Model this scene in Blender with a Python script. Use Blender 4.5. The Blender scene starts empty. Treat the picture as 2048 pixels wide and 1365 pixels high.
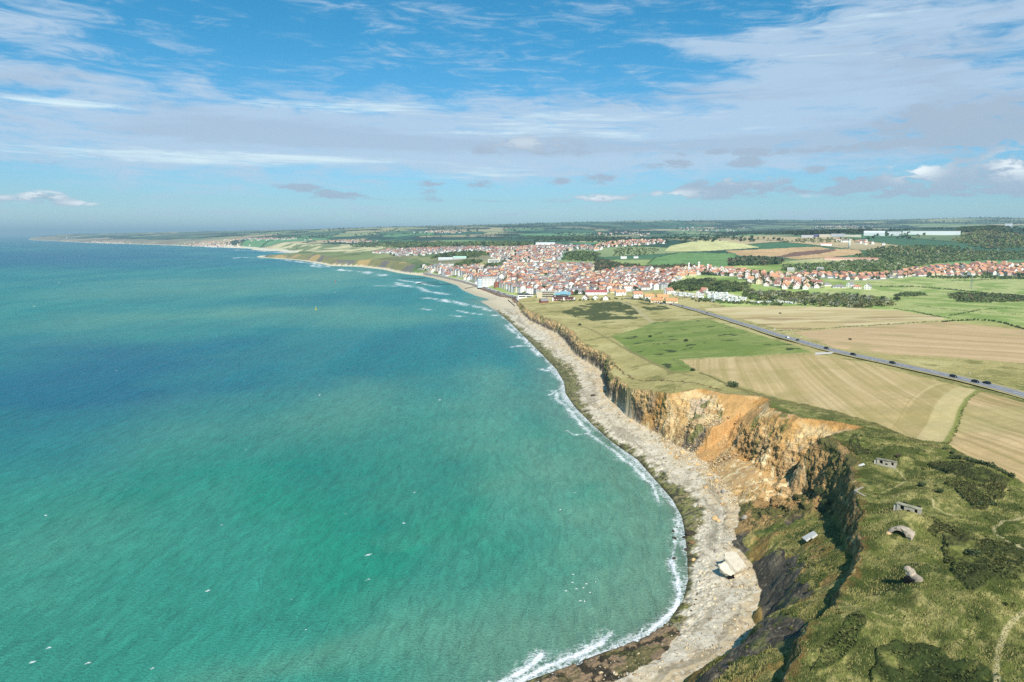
import bpy, bmesh, math, random
import numpy as np
from mathutils import Vector, Matrix

# ------------------------------------------------------------------ camera, world, sun, exposure
CAM_H = 120.0
PITCH = math.atan((682.5 - 467.0) / 1365.0)
scene = bpy.context.scene
COL = scene.collection
cam_data = bpy.data.cameras.new("camera")
cam_data.lens = 24.0
cam_data.sensor_width = 36.0
cam_data.clip_start = 1.0
cam_data.clip_end = 200000.0
cam = bpy.data.objects.new("camera", cam_data)
COL.objects.link(cam)
cam.location = (0, 0, CAM_H)
cam.rotation_euler = (math.pi / 2 - PITCH, 0, 0)
scene.camera = cam

SUN_EL = math.radians(45.0)
SUN_DIR = Vector((0.10, -0.995, 0)).normalized() * math.cos(SUN_EL) + Vector((0, 0, math.sin(SUN_EL)))
sun_data = bpy.data.lights.new("sun", 'SUN')
sun_data.energy = 4.8
sun_data.angle = math.radians(0.5)
sun_data.color = (1.0, 0.94, 0.84)
sun = bpy.data.objects.new("sun", sun_data)
COL.objects.link(sun)
sun.rotation_euler = (-SUN_DIR).to_track_quat('-Z', 'Y').to_euler()
scene.view_settings.view_transform = 'Standard'
scene.view_settings.look = 'None'
scene.view_settings.gamma = 1.0
scene.view_settings.use_curve_mapping = False
scene.view_settings.exposure = 0.22
scene.cycles.use_denoising = False
scene.cycles.max_bounces = 6
scene.cycles.diffuse_bounces = 2
scene.cycles.glossy_bounces = 2
scene.cycles.transmission_bounces = 2
scene.cycles.volume_bounces = 0
scene.cycles.caustics_reflective = False
scene.cycles.caustics_refractive = False


class NT:
    """small helper to write node trees"""
    def __init__(self, tree):
        self.t = tree
        tree.nodes.clear()

    def n(self, typ, **kw):
        nd = self.t.nodes.new(typ)
        ins = kw.pop('ins', {})
        for k, v in kw.items():
            setattr(nd, k, v)
        for k, v in ins.items():
            self.put(nd.inputs[k], v)
        return nd

    def put(self, sock, v):
        if isinstance(v, bpy.types.NodeSocket):
            self.t.links.new(v, sock)
        else:
            if isinstance(v, (tuple, list)) and len(v) == 3 and sock.type == 'RGBA':
                v = (*v, 1.0)
            sock.default_value = v

    def m(self, op, a, b=0.0, c=0.0, clamp=False):
        nd = self.t.nodes.new('ShaderNodeMath')
        nd.operation = op
        nd.use_clamp = clamp
        self.put(nd.inputs[0], a)
        self.put(nd.inputs[1], b)
        self.put(nd.inputs[2], c)
        return nd.outputs[0]

    def ss(self, v, a, b, lo=0.0, hi=1.0):
        nd = self.t.nodes.new('ShaderNodeMapRange')
        nd.interpolation_type = 'SMOOTHSTEP'
        for k, x in zip(('Value', 'From Min', 'From Max', 'To Min', 'To Max'), (v, a, b, lo, hi)):
            self.put(nd.inputs[k], x)
        return nd.outputs[0]

    def mix(self, f, a, b, mode='MIX'):
        nd = self.t.nodes.new('ShaderNodeMix')
        nd.data_type = 'RGBA'
        nd.blend_type = mode
        nd.clamp_factor = True
        self.put(nd.inputs[0], f)
        self.put(nd.inputs[6], a)
        self.put(nd.inputs[7], b)
        return nd.outputs[2]

    def noise(self, vec, scale, detail=3.0, rough=0.55, dist=0.0, dim='3D'):
        nd = self.t.nodes.new('ShaderNodeTexNoise')
        nd.noise_dimensions = dim
        if vec is not None:
            self.put(nd.inputs['Vector'], vec)
        self.put(nd.inputs['Scale'], scale)
        self.put(nd.inputs['Detail'], detail)
        self.put(nd.inputs['Roughness'], rough)
        self.put(nd.inputs['Distortion'], dist)
        return nd.outputs[0]

    def xyz(self, x, y, z=0.0):
        nd = self.t.nodes.new('ShaderNodeCombineXYZ')
        self.put(nd.inputs[0], x)
        self.put(nd.inputs[1], y)
        self.put(nd.inputs[2], z)
        return nd.outputs[0]

    def vmul(self, v, s):
        nd = self.t.nodes.new('ShaderNodeVectorMath')
        nd.operation = 'MULTIPLY'
        self.put(nd.inputs[0], v)
        self.put(nd.inputs[1], s)
        return nd.outputs[0]
# ------------------------------------------------------------------ sky
world = bpy.data.worlds.new("World")
scene.world = world
world.use_nodes = True
def build_sky():
    g = NT(world.node_tree)
    tc = g.n('ShaderNodeTexCoord')
    d = g.n('ShaderNodeSeparateXYZ', ins={0: tc.outputs['Generated']})
    dx, dy, dz = d.outputs
    sky = g.n('ShaderNodeTexSky')
    sky.sky_type = 'NISHITA'
    sky.sun_disc = False
    sky.sun_elevation = SUN_EL
    sky.sun_rotation = math.atan2(SUN_DIR.x, SUN_DIR.y)
    sky.altitude = 100.0
    sky.air_density = 1.0
    sky.dust_density = 0.6
    sky.ozone_density = 1.5
    hor = g.m('SQRT', g.m('ADD', g.m('MULTIPLY', dx, dx), g.m('MULTIPLY', dy, dy)))
    el = g.m('DIVIDE', dz, g.m('MAXIMUM', hor, 1e-4))          # tangent of the elevation
    az = g.m('ARCTAN2', dx, dy)                                # bearing, 0 = along +Y
    skyc = g.mix(1.0, sky.outputs[0], g.mix(g.ss(el, 0.0, 0.30), g.mix(g.ss(el, -.01, 0.05), SKY_RIM, SKY_LOW), SKY_HIGH), 'MULTIPLY')
    def bump(a0, e0, wa, we, amp=1.0, tilt=0.0):
        ua = g.m('SUBTRACT', az, a0)
        ue = g.m('SUBTRACT', g.m('SUBTRACT', el, e0), g.m('MULTIPLY', ua, tilt))
        qa = g.m('DIVIDE', ua, wa)
        qe = g.m('DIVIDE', ue, we)
        r = g.m('ADD', g.m('MULTIPLY', qa, qa), g.m('MULTIPLY', qe, qe))
        return g.m('MULTIPLY', g.m('EXPONENT', g.m('MULTIPLY', r, -1.0)), amp)
    def total(lst):
        s = lst[0]
        for x in lst[1:]:
            s = g.m('ADD', s, x)
        return s
    def wisps(sa, se, seed, det=7.0, rough=.58, dist=.5, tilt=0.0):
        e = g.m('ADD', el, g.m('MULTIPLY', az, tilt)) if tilt else el
        return g.m('SUBTRACT', g.noise(g.xyz(g.m('MULTIPLY', az, sa), g.m('MULTIPLY', e, se), seed), 1.0, det, rough, dist), .5)
    # --- broad thin veils: where they lie (bearing, tangent of elevation)
    veil = total([bump(*b) for b in VEILS])
    nn = total([g.m('MULTIPLY', wisps(4.0, 17.0, .0), 1.5), g.m('MULTIPLY', wisps(13.0, 60.0, 3.0, 8.0, .66, .8, .04), 2.3), g.m('MULTIPLY', wisps(8.0, 170.0, 5.0, 5.0, .6, .6), .7)])
    a_veil = g.ss(g.m('ADD', veil, nn), 0.08, 1.06, 0.0, 0.82)
    # --- grey undersides in the veils
    grey = total([bump(*b) for b in GREYS])
    a_grey = g.ss(g.m('ADD', grey, total([g.m('MULTIPLY', wisps(6.0, 46.0, 7.0), 1.3), g.m('MULTIPLY', wisps(16.0, 110.0, 8.0), .9)])), 0.12, 0.70)
    c_veil = g.mix(g.m('MULTIPLY', a_grey, .85), CLOUD_WHITE, CLOUD_GREY)
    # --- bright silky streaks
    bright = total([bump(*b) for b in STREAKS])
    a_str = g.ss(g.m('ADD', bright, total([g.m('MULTIPLY', wisps(7.0, 120.0, 11.0, 6.0, .62, .8, .02), 1.7), g.m('MULTIPLY', wisps(26.0, 260.0, 12.0, 4.0), .8)])), 0.22, 1.05, 0.0, 0.9)
    c = g.mix(a_veil, skyc, c_veil)
    c = g.mix(a_str, c, CLOUD_BRIGHT)
    # --- heavier grey clouds and small cumulus low above the land
    cum = total([bump(*b) for b in CUMULUS])
    n_c = total([g.m('MULTIPLY', wisps(26.0, 74.0, 2.0, 6.0, .58, .2), 2.3), g.m('MULTIPLY', wisps(60.0, 190.0, 4.0, 4.0, .6, .2), .5)])
    a_cum = g.ss(g.m('ADD', cum, g.m('MULTIPLY', n_c, g.ss(cum, .02, .40))), 0.16, 0.52, 0.0, 0.95)
    cw = total([bump(*b) for b in CUMULUS_LIT])
    litc = g.m('MULTIPLY', cw, g.ss(n_c, -.25, .15), clamp=True)
    c_cum = g.mix(litc, CUM_SHADE, CUM_LIT)
    c = g.mix(a_cum, c, c_cum)
    bg = g.n('ShaderNodeBackground', ins={'Color': c, 'Strength': 0.1})
    g.n('ShaderNodeOutputWorld', ins={'Surface': bg.outputs[0]})
def _sky(u, v, w, h, *rest):
    """photo centre and half sizes -> bearing, tangent of elevation, widths"""
    k = math.cos(math.atan((u - 1024) / 1365))
    e = lambda q: math.tan(PITCH * -1 + math.atan((682.5 - q) / 1365)) * k
    return (math.atan((u - 1024) / 1365), e(v), w / 1365 * k * k, max(abs(e(v - h) - e(v)), .002), *rest)
VEILS = [_sky(*q) for q in [(110, 50, 190, 80, .75), (90, 150, 190, 26, .8), (480, 250, 420, 60, .78), (200, 235, 300, 40, .35), (1000, 255, 420, 70, .75), (1450, 245, 330, 70, .7), (1800, 60, 360, 110, 1.0), (1900, 190, 260, 60, .8), (1620, 150, 260, 50, .42), (1480, 90, 130, 22, .45), (1040, 120, 220, 30, .25), (1200, 20, 240, 30, .3), (1350, 85, 210, 12, .55, -.18), (900, 330, 700, 40, .38), (300, 330, 420, 50, .45), (700, 290, 500, 40, .35), (1250, 335, 420, 30, .4), (1600, 300, 300, 40, .35), (520, 60, 120, 30, .3), (880, 40, 160, 40, .35), (1000, 430, 1400, 16, .30)]]
GREYS = [_sky(*q) for q in [(560, 262, 300, 26, .8), (330, 205, 120, 16, .4), (1150, 295, 380, 14, .9), (1800, 270, 220, 40, 1.0), (1930, 235, 130, 40, .9), (80, 150, 180, 30, .5), (1850, 120, 260, 120, .45), (1300, 195, 260, 22, .4), (700, 280, 400, 14, .5), (1600, 290, 250, 16, .6)]]
STREAKS = [_sky(*q) for q in [(150, 206, 150, 9, .8), (740, 215, 240, 18, .55), (330, 312, 330, 16, .75), (1050, 262, 200, 16, .5), (1180, 235, 260, 14, .4), (980, 345, 110, 20, .55), (640, 320, 200, 14, .5), (1300, 270, 200, 14, .4), (1660, 40, 260, 20, .3), (1560, 110, 200, 9, .4, -.1)]]
CUMULUS = [_sky(*q) for q in [(1910, 245, 180, 50, .85), (1560, 300, 330, 10, .45), (1050, 292, 130, 24, .5), (1810, 355, 160, 26, .50), (2010, 345, 90, 36, .7), (1650, 378, 160, 14, .40), (1900, 385, 200, 12, .36), (1470, 368, 90, 18, .6), (1370, 385, 90, 12, .5), (1190, 395, 70, 9, .45), (868, 375, 30, 16, .6), (960, 372, 30, 12, .5), (1195, 358, 40, 14, .55), (1105, 362, 36, 9, .5), (1330, 330, 60, 9, .5), (1480, 322, 40, 13, .6), (600, 375, 50, 9, .5), (680, 390, 55, 9, .55), (110, 395, 50, 14, .65), (20, 398, 50, 8, .5), (180, 408, 40, 6, .5), (110, 325, 40, 9, .5), (1000, 402, 500, 8, .18), (1610, 340, 26, 8, .5)]]
CUMULUS_LIT = [_sky(*q) for q in [(1810, 338, 50, 22, 1.0), (2020, 328, 70, 26, 1.0), (105, 390, 45, 12, 1.0), (185, 407, 40, 6, .9), (1340, 388, 50, 8, .7), (1480, 360, 50, 8, .5), (1190, 396, 60, 7, .8), (1600, 395, 30, 5, .8), (20, 396, 50, 6, .6), (1050, 285, 60, 14, .35)]]
SKY_RIM = (0.74, 1.04, 1.40)
SKY_LOW = (0.54, 0.81, 1.06)
SKY_HIGH = (0.19, 0.82, 1.03)
CLOUD_WHITE = (4.6, 5.8, 7.2)
CLOUD_GREY = (4.1, 4.9, 6.1)
CLOUD_BRIGHT = (6.4, 8.0, 8.6)
CUM_SHADE = (3.5, 4.5, 5.7)
CUM_LIT = (8.8, 9.4, 9.6)
build_sky()
# ------------------------------------------------------------------ where things stand: surveying the photograph
F = 1365.0
CP, SP = math.cos(PITCH), math.sin(PITCH)
def ray(u, v):
    """world direction of a point of the 2048 x 1365 photograph"""
    u = np.asarray(u, float); v = np.asarray(v, float)
    x = (u - 1024.0) / F
    k = (682.5 - v) / F
    return np.stack([x, CP + k * SP, -SP + k * CP], -1)
def at_h(u, v, z):
    d = ray(u, v)
    t = (np.asarray(z, float) - CAM_H) / d[..., 2]
    return d[..., :2] * t[..., None]
def at_d(u, v, Y):
    d = ray(u, v)
    t = np.asarray(Y, float) / d[..., 1]
    p = d * t[..., None]
    p[..., 2] += CAM_H
    return p

# waterline (z = 0), near to far: world points, then photo points
W_world = [(-50, 0), (-50, 60), (-40, 110), (-20, 145)]
W_px = [(1045, 1365), (1130, 1335), (1215, 1303), (1290, 1275), (1335, 1245), (1366, 1200), (1376, 1160), (1374, 1110), (1370, 1070), (1364, 1035),
        (1345, 1000), (1310, 960), (1275, 920), (1225, 885), (1185, 850), (1150, 815), (1131, 787), (1128, 765), (1112, 738), (1085, 710), (1055, 680),
        (1022, 647), (993, 622), (968, 607), (962, 603), (978, 601), (977, 598), (952, 592), (925, 580), (914, 571), (889, 563), (866, 556.5), (846, 552.5), (815, 549), (795, 546),
        (769, 540), (720, 534), (690, 533), (656, 532), (646, 529), (605, 522), (561, 518), (530, 516.5), (512, 514.5), (520, 512), (560, 510.5), (593, 508), (585, 505.5), (549, 502.5), (500, 498), (410, 494),
        (342, 491), (273, 489), (171, 486), (120, 483), (68, 481), (54, 479.5)]
# foot of the cliffs (top of the beach) with its height
B_world = [(0, 0, 6), (6, 60, 6), (16, 95, 6), (28, 128, 6)]
B_px = [(1360, 1365, 6), (1420, 1330, 6), (1470, 1290, 6), (1500, 1245, 6), (1518, 1210, 6), (1515, 1180, 6), (1502, 1145, 6), (1490, 1112, 6), (1462, 1080, 6),
        (1466, 1050, 6), (1478, 1020, 6), (1470, 1000, 6), (1442, 965, 6), (1420, 932, 6), (1382, 907, 6), (1350, 888, 6), (1312, 868, 5.5), (1276, 845, 5),
        (1246, 822, 5), (1218, 797, 5), (1208, 768, 5), (1203, 746, 5), (1181, 728, 5), (1152, 712, 5), (1138, 692, 5), (1118, 670, 5), (1086, 655, 5), (1058, 640, 5), (1045, 628, 5), (1034, 612, 4.5), (1030, 599, 4), (1003, 592, 4), (964, 577.5, 4), (923, 565, 4), (882, 555, 4), (845, 547.5, 4)]
# upper edge of the cliffs with height; bench height fraction and bench extent, kind (0 grass bench, 1 rock wall, 2 landslip)
T_world = [(24, 0, 34, .82, .91, 0), (30, 60, 34, .82, .91, 0), (41, 95, 34, .82, .91, 0)]
T_px = [(1578, 1357, 34, .82, .92, 0), (1588, 1328, 34, .82, .92, 0), (1602, 1295, 34.5, .82, .92, 0), (1628, 1247, 35, .82, .92, 0), (1645, 1204, 35, .82, .92, 0), (1662, 1191, 35, .82, .92, 0),
        (1698, 1149, 35.5, .82, .92, 0), (1706, 1114, 36, .82, .92, 0), (1724, 1092, 36, .82, .92, 0), (1705, 1057, 36.5, .77, .9, 0), (1716, 1031, 37, .70, .88, 0),
        (1711, 1010, 37, .62, .86, 0), (1713, 975, 37, .52, .84, 0), (1710, 943, 37.5, .46, .8, 0.3), (1697, 911, 38, .4, .74, 1), (1688, 892, 38, .36, .7, 1), (1655, 875, 37.5, .33, .66, 1),
        (1695, 865, 38, .35, .66, 2), (1730, 856, 38.5, .30, .62, 2), (1695, 849, 38, .28, .6, 2), (1648, 841, 37, .26, .52, 2), (1598, 836, 36, .24, .46, 2), (1566, 826, 35, .22, .42, 2), (1537, 814, 34, .2, .4, 2),
        (1534, 797, 34, .2, .4, 2.6), (1516, 792, 33.5, .22, .4, 3), (1480, 789, 33, .22, .4, 3), (1443, 786, 32, .25, .4, 3), (1405, 777, 32, .3, .4, 3), (1335, 787, 29, .4, .35, 2.6), (1290, 779, 25.5, .55, .3, 1),
        (1262, 777, 23, .7, .25, 1), (1240, 762, 21.8, .8, .3, 1), (1218, 740, 20.5, .8, .3, 1), (1226, 726, 22, .7, .4, 1), (1212, 709, 19.8, .7, .4, 1), (1181, 695, 17.5, .7, .4, 1), (1160, 684, 18, .7, .4, 1),
        (1150, 666, 17.5, .7, .4, 1), (1127, 651, 16.5, .6, .5, 1), (1093, 636, 14.5, .6, .5, 1), (1058, 622, 12, .6, .5, 1), (1046, 610, 9, .5, .5, 0), (1038, 602, 8, .2, .9, 1), (1033, 594, 7.5, .2, .9, 1), (1005, 588, 7.5, .2, .9, 1), (966, 574, 7.5, .2, .9, 1), (925, 562, 7.5, .2, .9, 1), (884, 552.5, 7.5, .2, .9, 1), (847, 545.5, 7.5, .2, .9, 1)]
def line2(world, px):
    pts = [p[:2] for p in world]
    a = np.array([p[:2] for p in px], float)
    z = np.array([p[2] if len(p) > 2 else 0.0 for p in px])
    return np.vstack([np.array(pts, float), at_h(a[:, 0], a[:, 1], z)])
WL = line2(W_world, W_px)
BL = line2(B_world, B_px)
TL = line2(T_world, T_px)
BZ = np.array([p[2] for p in B_world] + [p[2] for p in B_px], float)
TP = np.array([p[2:] for p in T_world] + [p[2:] for p in T_px], float)      # z, bench height, bench extent, kind

# ------------------------------------------------------------------ numpy helpers
_TAB = np.random.RandomState(7).rand(512 * 512).astype(np.float32)
def _hash(ix, iy, seed):
    sd = int(seed) if np.ndim(seed) == 0 else seed
    return _TAB[(((iy + sd * 57) & 511) << 9) | ((ix + sd * 131 + (iy >> 9) * 37) & 511)]
def vnoise(x, y, seed=0):
    x = np.asarray(x); y = np.asarray(y)
    ix = np.floor(x); iy = np.floor(y)
    fx = (x - ix).astype(np.float32); fy = (y - iy).astype(np.float32)
    fx *= fx * (3 - 2 * fx); fy *= fy * (3 - 2 * fy)
    ix = ix.astype(np.int32); iy = iy.astype(np.int32)
    r0 = ((iy + seed * 57) & 511) << 9; r1 = ((iy + 1 + seed * 57) & 511) << 9
    c0 = (ix + seed * 131) & 511; c1 = (ix + 1 + seed * 131) & 511
    a = _TAB[r0 | c0]; b = _TAB[r0 | c1]; c = _TAB[r1 | c0]; d = _TAB[r1 | c1]
    a += (b - a) * fx; c += (d - c) * fx
    return a + (c - a) * fy
def fbm(x, y, scale, oct=4, seed=0, gain=0.5):
    """0..1 noise whose largest features are about `scale` metres"""
    s = 0.0; amp = 1.0; tot = 0.0
    for o in range(oct):
        k = 2.0 ** o / scale
        c, sn = math.cos(0.6 * o + .3), math.sin(0.6 * o + .3)
        s = s + amp * vnoise((x * c - y * sn) * k + 17.3 * o, (x * sn + y * c) * k - 9.1 * o, seed + o)
        tot += amp; amp *= gain
    return s / tot
def sstep(a, b, x):
    t = np.clip((x - a) / (b - a), 0, 1)
    return t * t * (3 - 2 * t)
def inside(poly, x, y):
    poly = np.asarray(poly, float)
    r = np.zeros(x.shape, bool)
    x0, y0 = poly[:, 0].min(), poly[:, 1].min(); x1, y1 = poly[:, 0].max(), poly[:, 1].max()
    m = (x >= x0) & (x <= x1) & (y >= y0) & (y <= y1)
    if not m.any():
        return r
    X = x[m]; Y = y[m]; k = np.zeros(X.shape, bool)
    n = len(poly)
    for i in range(n):
        ax, ay = poly[i]; bx, by = poly[(i + 1) % n]
        if ay == by:
            continue
        c = (ay > Y) != (by > Y)
        k ^= c & (X < (bx - ax) * (Y - ay) / (by - ay) + ax)
    r[m] = k
    return r
def near_line(L, x, y):
    """distance to a polyline, and the running index of the nearest place on it"""
    best = np.full(x.shape, 1e18); idx = np.zeros(x.shape)
    for i in range(len(L) - 1):
        ax, ay = L[i]; dx, dy = L[i + 1] - L[i]
        q = max(dx * dx + dy * dy, 1e-9)
        t = np.clip(((x - ax) * dx + (y - ay) * dy) / q, 0, 1)
        r = (x - ax - t * dx) ** 2 + (y - ay - t * dy) ** 2
        m = r < best
        best = np.where(m, r, best); idx = np.where(m, i + t, idx)
    return np.sqrt(best), idx
def lerp_at(vals, idx):
    i = np.clip(idx.astype(int), 0, len(vals) - 2)
    f = idx - i
    return vals[i] * (1 - f) + vals[i + 1] * f

W_poly = np.vstack([WL, [(-9700, 15500), (-9000, 30000), (60000, 30000), (60000, 0)]])
B_poly = np.vstack([BL, [(60000, 2200), (60000, 0)]])
T_poly = np.vstack([TL, [(60000, 2200), (60000, 0)]])

# ------------------------------------------------------------------ lie of the land: surveyed heights
C_z = [(1850, 1000, 38.5), (1900, 1200, 38.5), (2010, 1300, 39), (1800, 1330, 36.5), (2040, 1100, 40), (2000, 900, 40), (1900, 800, 40), (2045, 790, 41), (1760, 740, 38.5), (1700, 770, 37.5), (1800, 860, 38.5),
       (1500, 720, 33), (1360, 720, 28), (1330, 760, 28), (1300, 690, 24), (1220, 670, 19), (1300, 640, 18), (1600, 690, 37), (1500, 657, 29), (1440, 635, 23), (1370, 613, 16), (1250, 606, 12.5), (1150, 612, 11.5), (1180, 640, 15), (1100, 606, 10),
       (1500, 622, 20), (1600, 618, 20), (1700, 622, 21), (1650, 660, 32), (1800, 690, 36), (1880, 640, 32), (2040, 655, 30), (2040, 700, 38), (1900, 600, 21), (2040, 605, 23), (1760, 600, 20)]
C_d = [  # photo x, y, distance along the view: town, valley and the hills behind
    (1050, 585, 1240), (1120, 590, 1200), (1000, 560, 1480), (1080, 560, 1520), (1180, 565, 1430), (1260, 575, 1280), (1320, 560, 1420), (1200, 548, 1650), (1290, 545, 1600), (920, 548, 1760), (880, 535, 1980), (1000, 535, 1830), (1100, 535, 1850), (1180, 535, 1850),
    (830, 530, 2150), (900, 520, 2250), (1000, 515, 2250), (1100, 512, 2250), (900, 505, 2550), (1000, 500, 2600), (1100, 495, 2650), (850, 507, 2500), (770, 507, 2700),
    (1150, 500, 2500), (1218, 528, 1950), (1225, 500, 2400), (1280, 520, 2000), (1300, 500, 2300), (1330, 485, 2600), (1250, 490, 2600), (1180, 487, 2900), (1330, 535, 1780), (1260, 535, 1800), (1240, 515, 2100),
    (1450, 592, 1080), (1400, 572, 1260), (1450, 556, 1440), (1400, 540, 1650), (1500, 560, 1370), (1560, 572, 1250), (1560, 552, 1480), (1480, 530, 1800), (1380, 532, 1790), (1400, 512, 2080), (1420, 495, 2350), (1440, 480, 2600), (1500, 505, 2180), (1560, 500, 2230), (1600, 480, 2550),
    (1620, 545, 1560), (1640, 520, 1920), (1700, 560, 1360), (1700, 540, 1600), (1750, 515, 2000), (1700, 500, 2200), (1720, 485, 2430), (1680, 474, 2600), (1760, 471, 2650), (1850, 469.5, 2700), (1900, 468.5, 2700),
    (1850, 545, 1580), (1950, 535, 1680), (2040, 532, 1700), (1850, 520, 1950), (1950, 510, 2100), (2040, 515, 2000), (1850, 495, 2300), (1950, 490, 2300), (2040, 495, 2150), (1950, 575, 1260), (2040, 570, 1270), (1850, 570, 1300),
    (1980, 468, 2600), (2040, 475, 2600), (1980, 456, 2900), (1920, 462, 2900),
    (800, 517, 2450), (740, 516, 2650), (680, 514, 2800), (600, 511, 3000), (780, 505, 2900), (700, 505, 3200), (640, 505, 3700), (580, 505, 3900), (560, 496, 4600), (640, 494, 4500), (720, 495, 4200), (700, 485, 5000), (800, 490, 3900), (850, 485, 4200),
    (500, 490, 5300), (500, 478, 6300), (620, 474, 6500), (400, 486, 6400), (400, 476, 8000), (300, 484, 7700), (300, 474, 9500), (200, 480, 9800), (130, 477, 12000), (80, 476, 13000),
    (900, 475, 5000), (1000, 484, 3800), (1000, 475, 5000), (1100, 482, 3500), (1150, 475, 4800), (800, 472, 6000),
    (400, 468.5, 11000), (300, 468.8, 12000), (200, 470.5, 12800), (500, 466.2, 9500), (600, 463, 8500), (700, 458.5, 8200), (800, 455.5, 8200), (900, 455, 8200), (1000, 452, 8800), (1100, 447.5, 9200), (1200, 445.5, 9500), (1300, 442.5, 10000), (1400, 442.5, 10000), (1500, 440.5, 10500), (1600, 440.5, 10500), (1700, 443, 10000), (1800, 440, 10000), (1900, 437.5, 10000), (1980, 435.5, 10000), (2040, 437, 10000),
    (1200, 465, 6000), (1350, 468, 5200), (1450, 470, 5000), (1300, 455, 8000), (1500, 458, 7500), (1600, 462, 6500), (1700, 460, 6500), (1850, 455, 6500), (2000, 452, 6500), (1100, 462, 6500), (1000, 464, 6200)]
cz = np.array(C_z, float)
cz_xy = at_h(cz[:, 0], cz[:, 1], cz[:, 2])
cd = np.array(C_d, float)
cdp = at_d(cd[:, 0], cd[:, 1], cd[:, 2])
extra = np.array([(60, 0, 36), (150, 0, 38), (400, 0, 42), (150, 90, 38), (320, 200, 42), (700, 500, 44), (1100, 900, 30), (1400, 1500, 30), (2200, 2400, 90), (2300, 2000, 60), (9000, 9000, 290), (-9200, 14500, 95)], float)
RX = np.concatenate([cz_xy[:, 0], cdp[:, 0], extra[:, 0], TL[:, 0]])
RY = np.concatenate([cz_xy[:, 1], cdp[:, 1], extra[:, 1], TL[:, 1]])
RZ = np.concatenate([cz[:, 2], cdp[:, 2], extra[:, 2], TP[:, 0]])
def _q(x, y):
    yy = np.sqrt(y * y + 60.0 ** 2)
    return np.stack([x / (yy + 25.0) * 1.6, np.log(yy + 25.0)], -1)
_qc = _q(RX, RY)
_A = np.sqrt(((_qc[:, None] - _qc[None]) ** 2).sum(-1) + 0.012 ** 2)
_A = np.block([[_A + 1e-4 * np.eye(len(RX)), np.ones((len(RX), 1))], [np.ones((1, len(RX))), np.zeros((1, 1))]])
_w = np.linalg.solve(_A, np.append(RZ, 0.0))
def upland(x, y):
    sh = x.shape
    x = x.ravel(); y = y.ravel()
    q = _q(x, y).astype(np.float32); out = np.empty(len(x), np.float32)
    qc = _qc.astype(np.float32); w = _w[:-1].astype(np.float32)
    for i in range(0, len(x), 60000):
        s = q[i:i + 60000]
        r = np.sqrt((s[:, :1] - qc[None, :, 0]) ** 2 + (s[:, 1:] - qc[None, :, 1]) ** 2 + np.float32(0.012 ** 2))
        out[i:i + 60000] = r @ w + _w[-1]
    return out.reshape(sh).astype(float)
# knolls and hollows round the old gun emplacements: photo x, y, radius, height
KNOLLS = [(1782, 912, 6, 1.9), (1830, 1003, 6, 1.9), (1815, 1050, 5, 1.2), (1700, 1240, 7, 1.4), (1900, 1240, 9, 2.2), (1990, 1180, 8, 1.8), (1770, 1290, 8, 1.6), (1840, 1240, 7, -1.4), (1930, 1290, 8, -1.2), (1855, 1160, 9, 3.6), (1800, 1185, 7, 2.2), (1740, 1225, 8, 1.6), (1850, 1105, 6, 2.4), (1815, 1040, 8, 2.6), (1840, 1005, 8, 1.8), (1790, 918, 9, 2.5), (1870, 900, 10, 1.5), (1900, 965, 11, 1.8), (1965, 960, 9, 2.2),
          (1950, 1230, 14, 2.4), (2040, 1180, 10, 1.5), (1760, 1155, 7, -2.4), (1845, 955, 8, -1.6), (1920, 1130, 10, -2.4), (1860, 1330, 11, -1.8), (1765, 1090, 6, -1.2), (2010, 1070, 8, -1.5), (1720, 880, 8, 1.6), (1690, 1290, 9, 1.2), (1980, 1330, 8, 1.0)]
KN = np.array(KNOLLS, float)
KNXY = at_h(KN[:, 0], KN[:, 1], 38.0)

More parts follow.
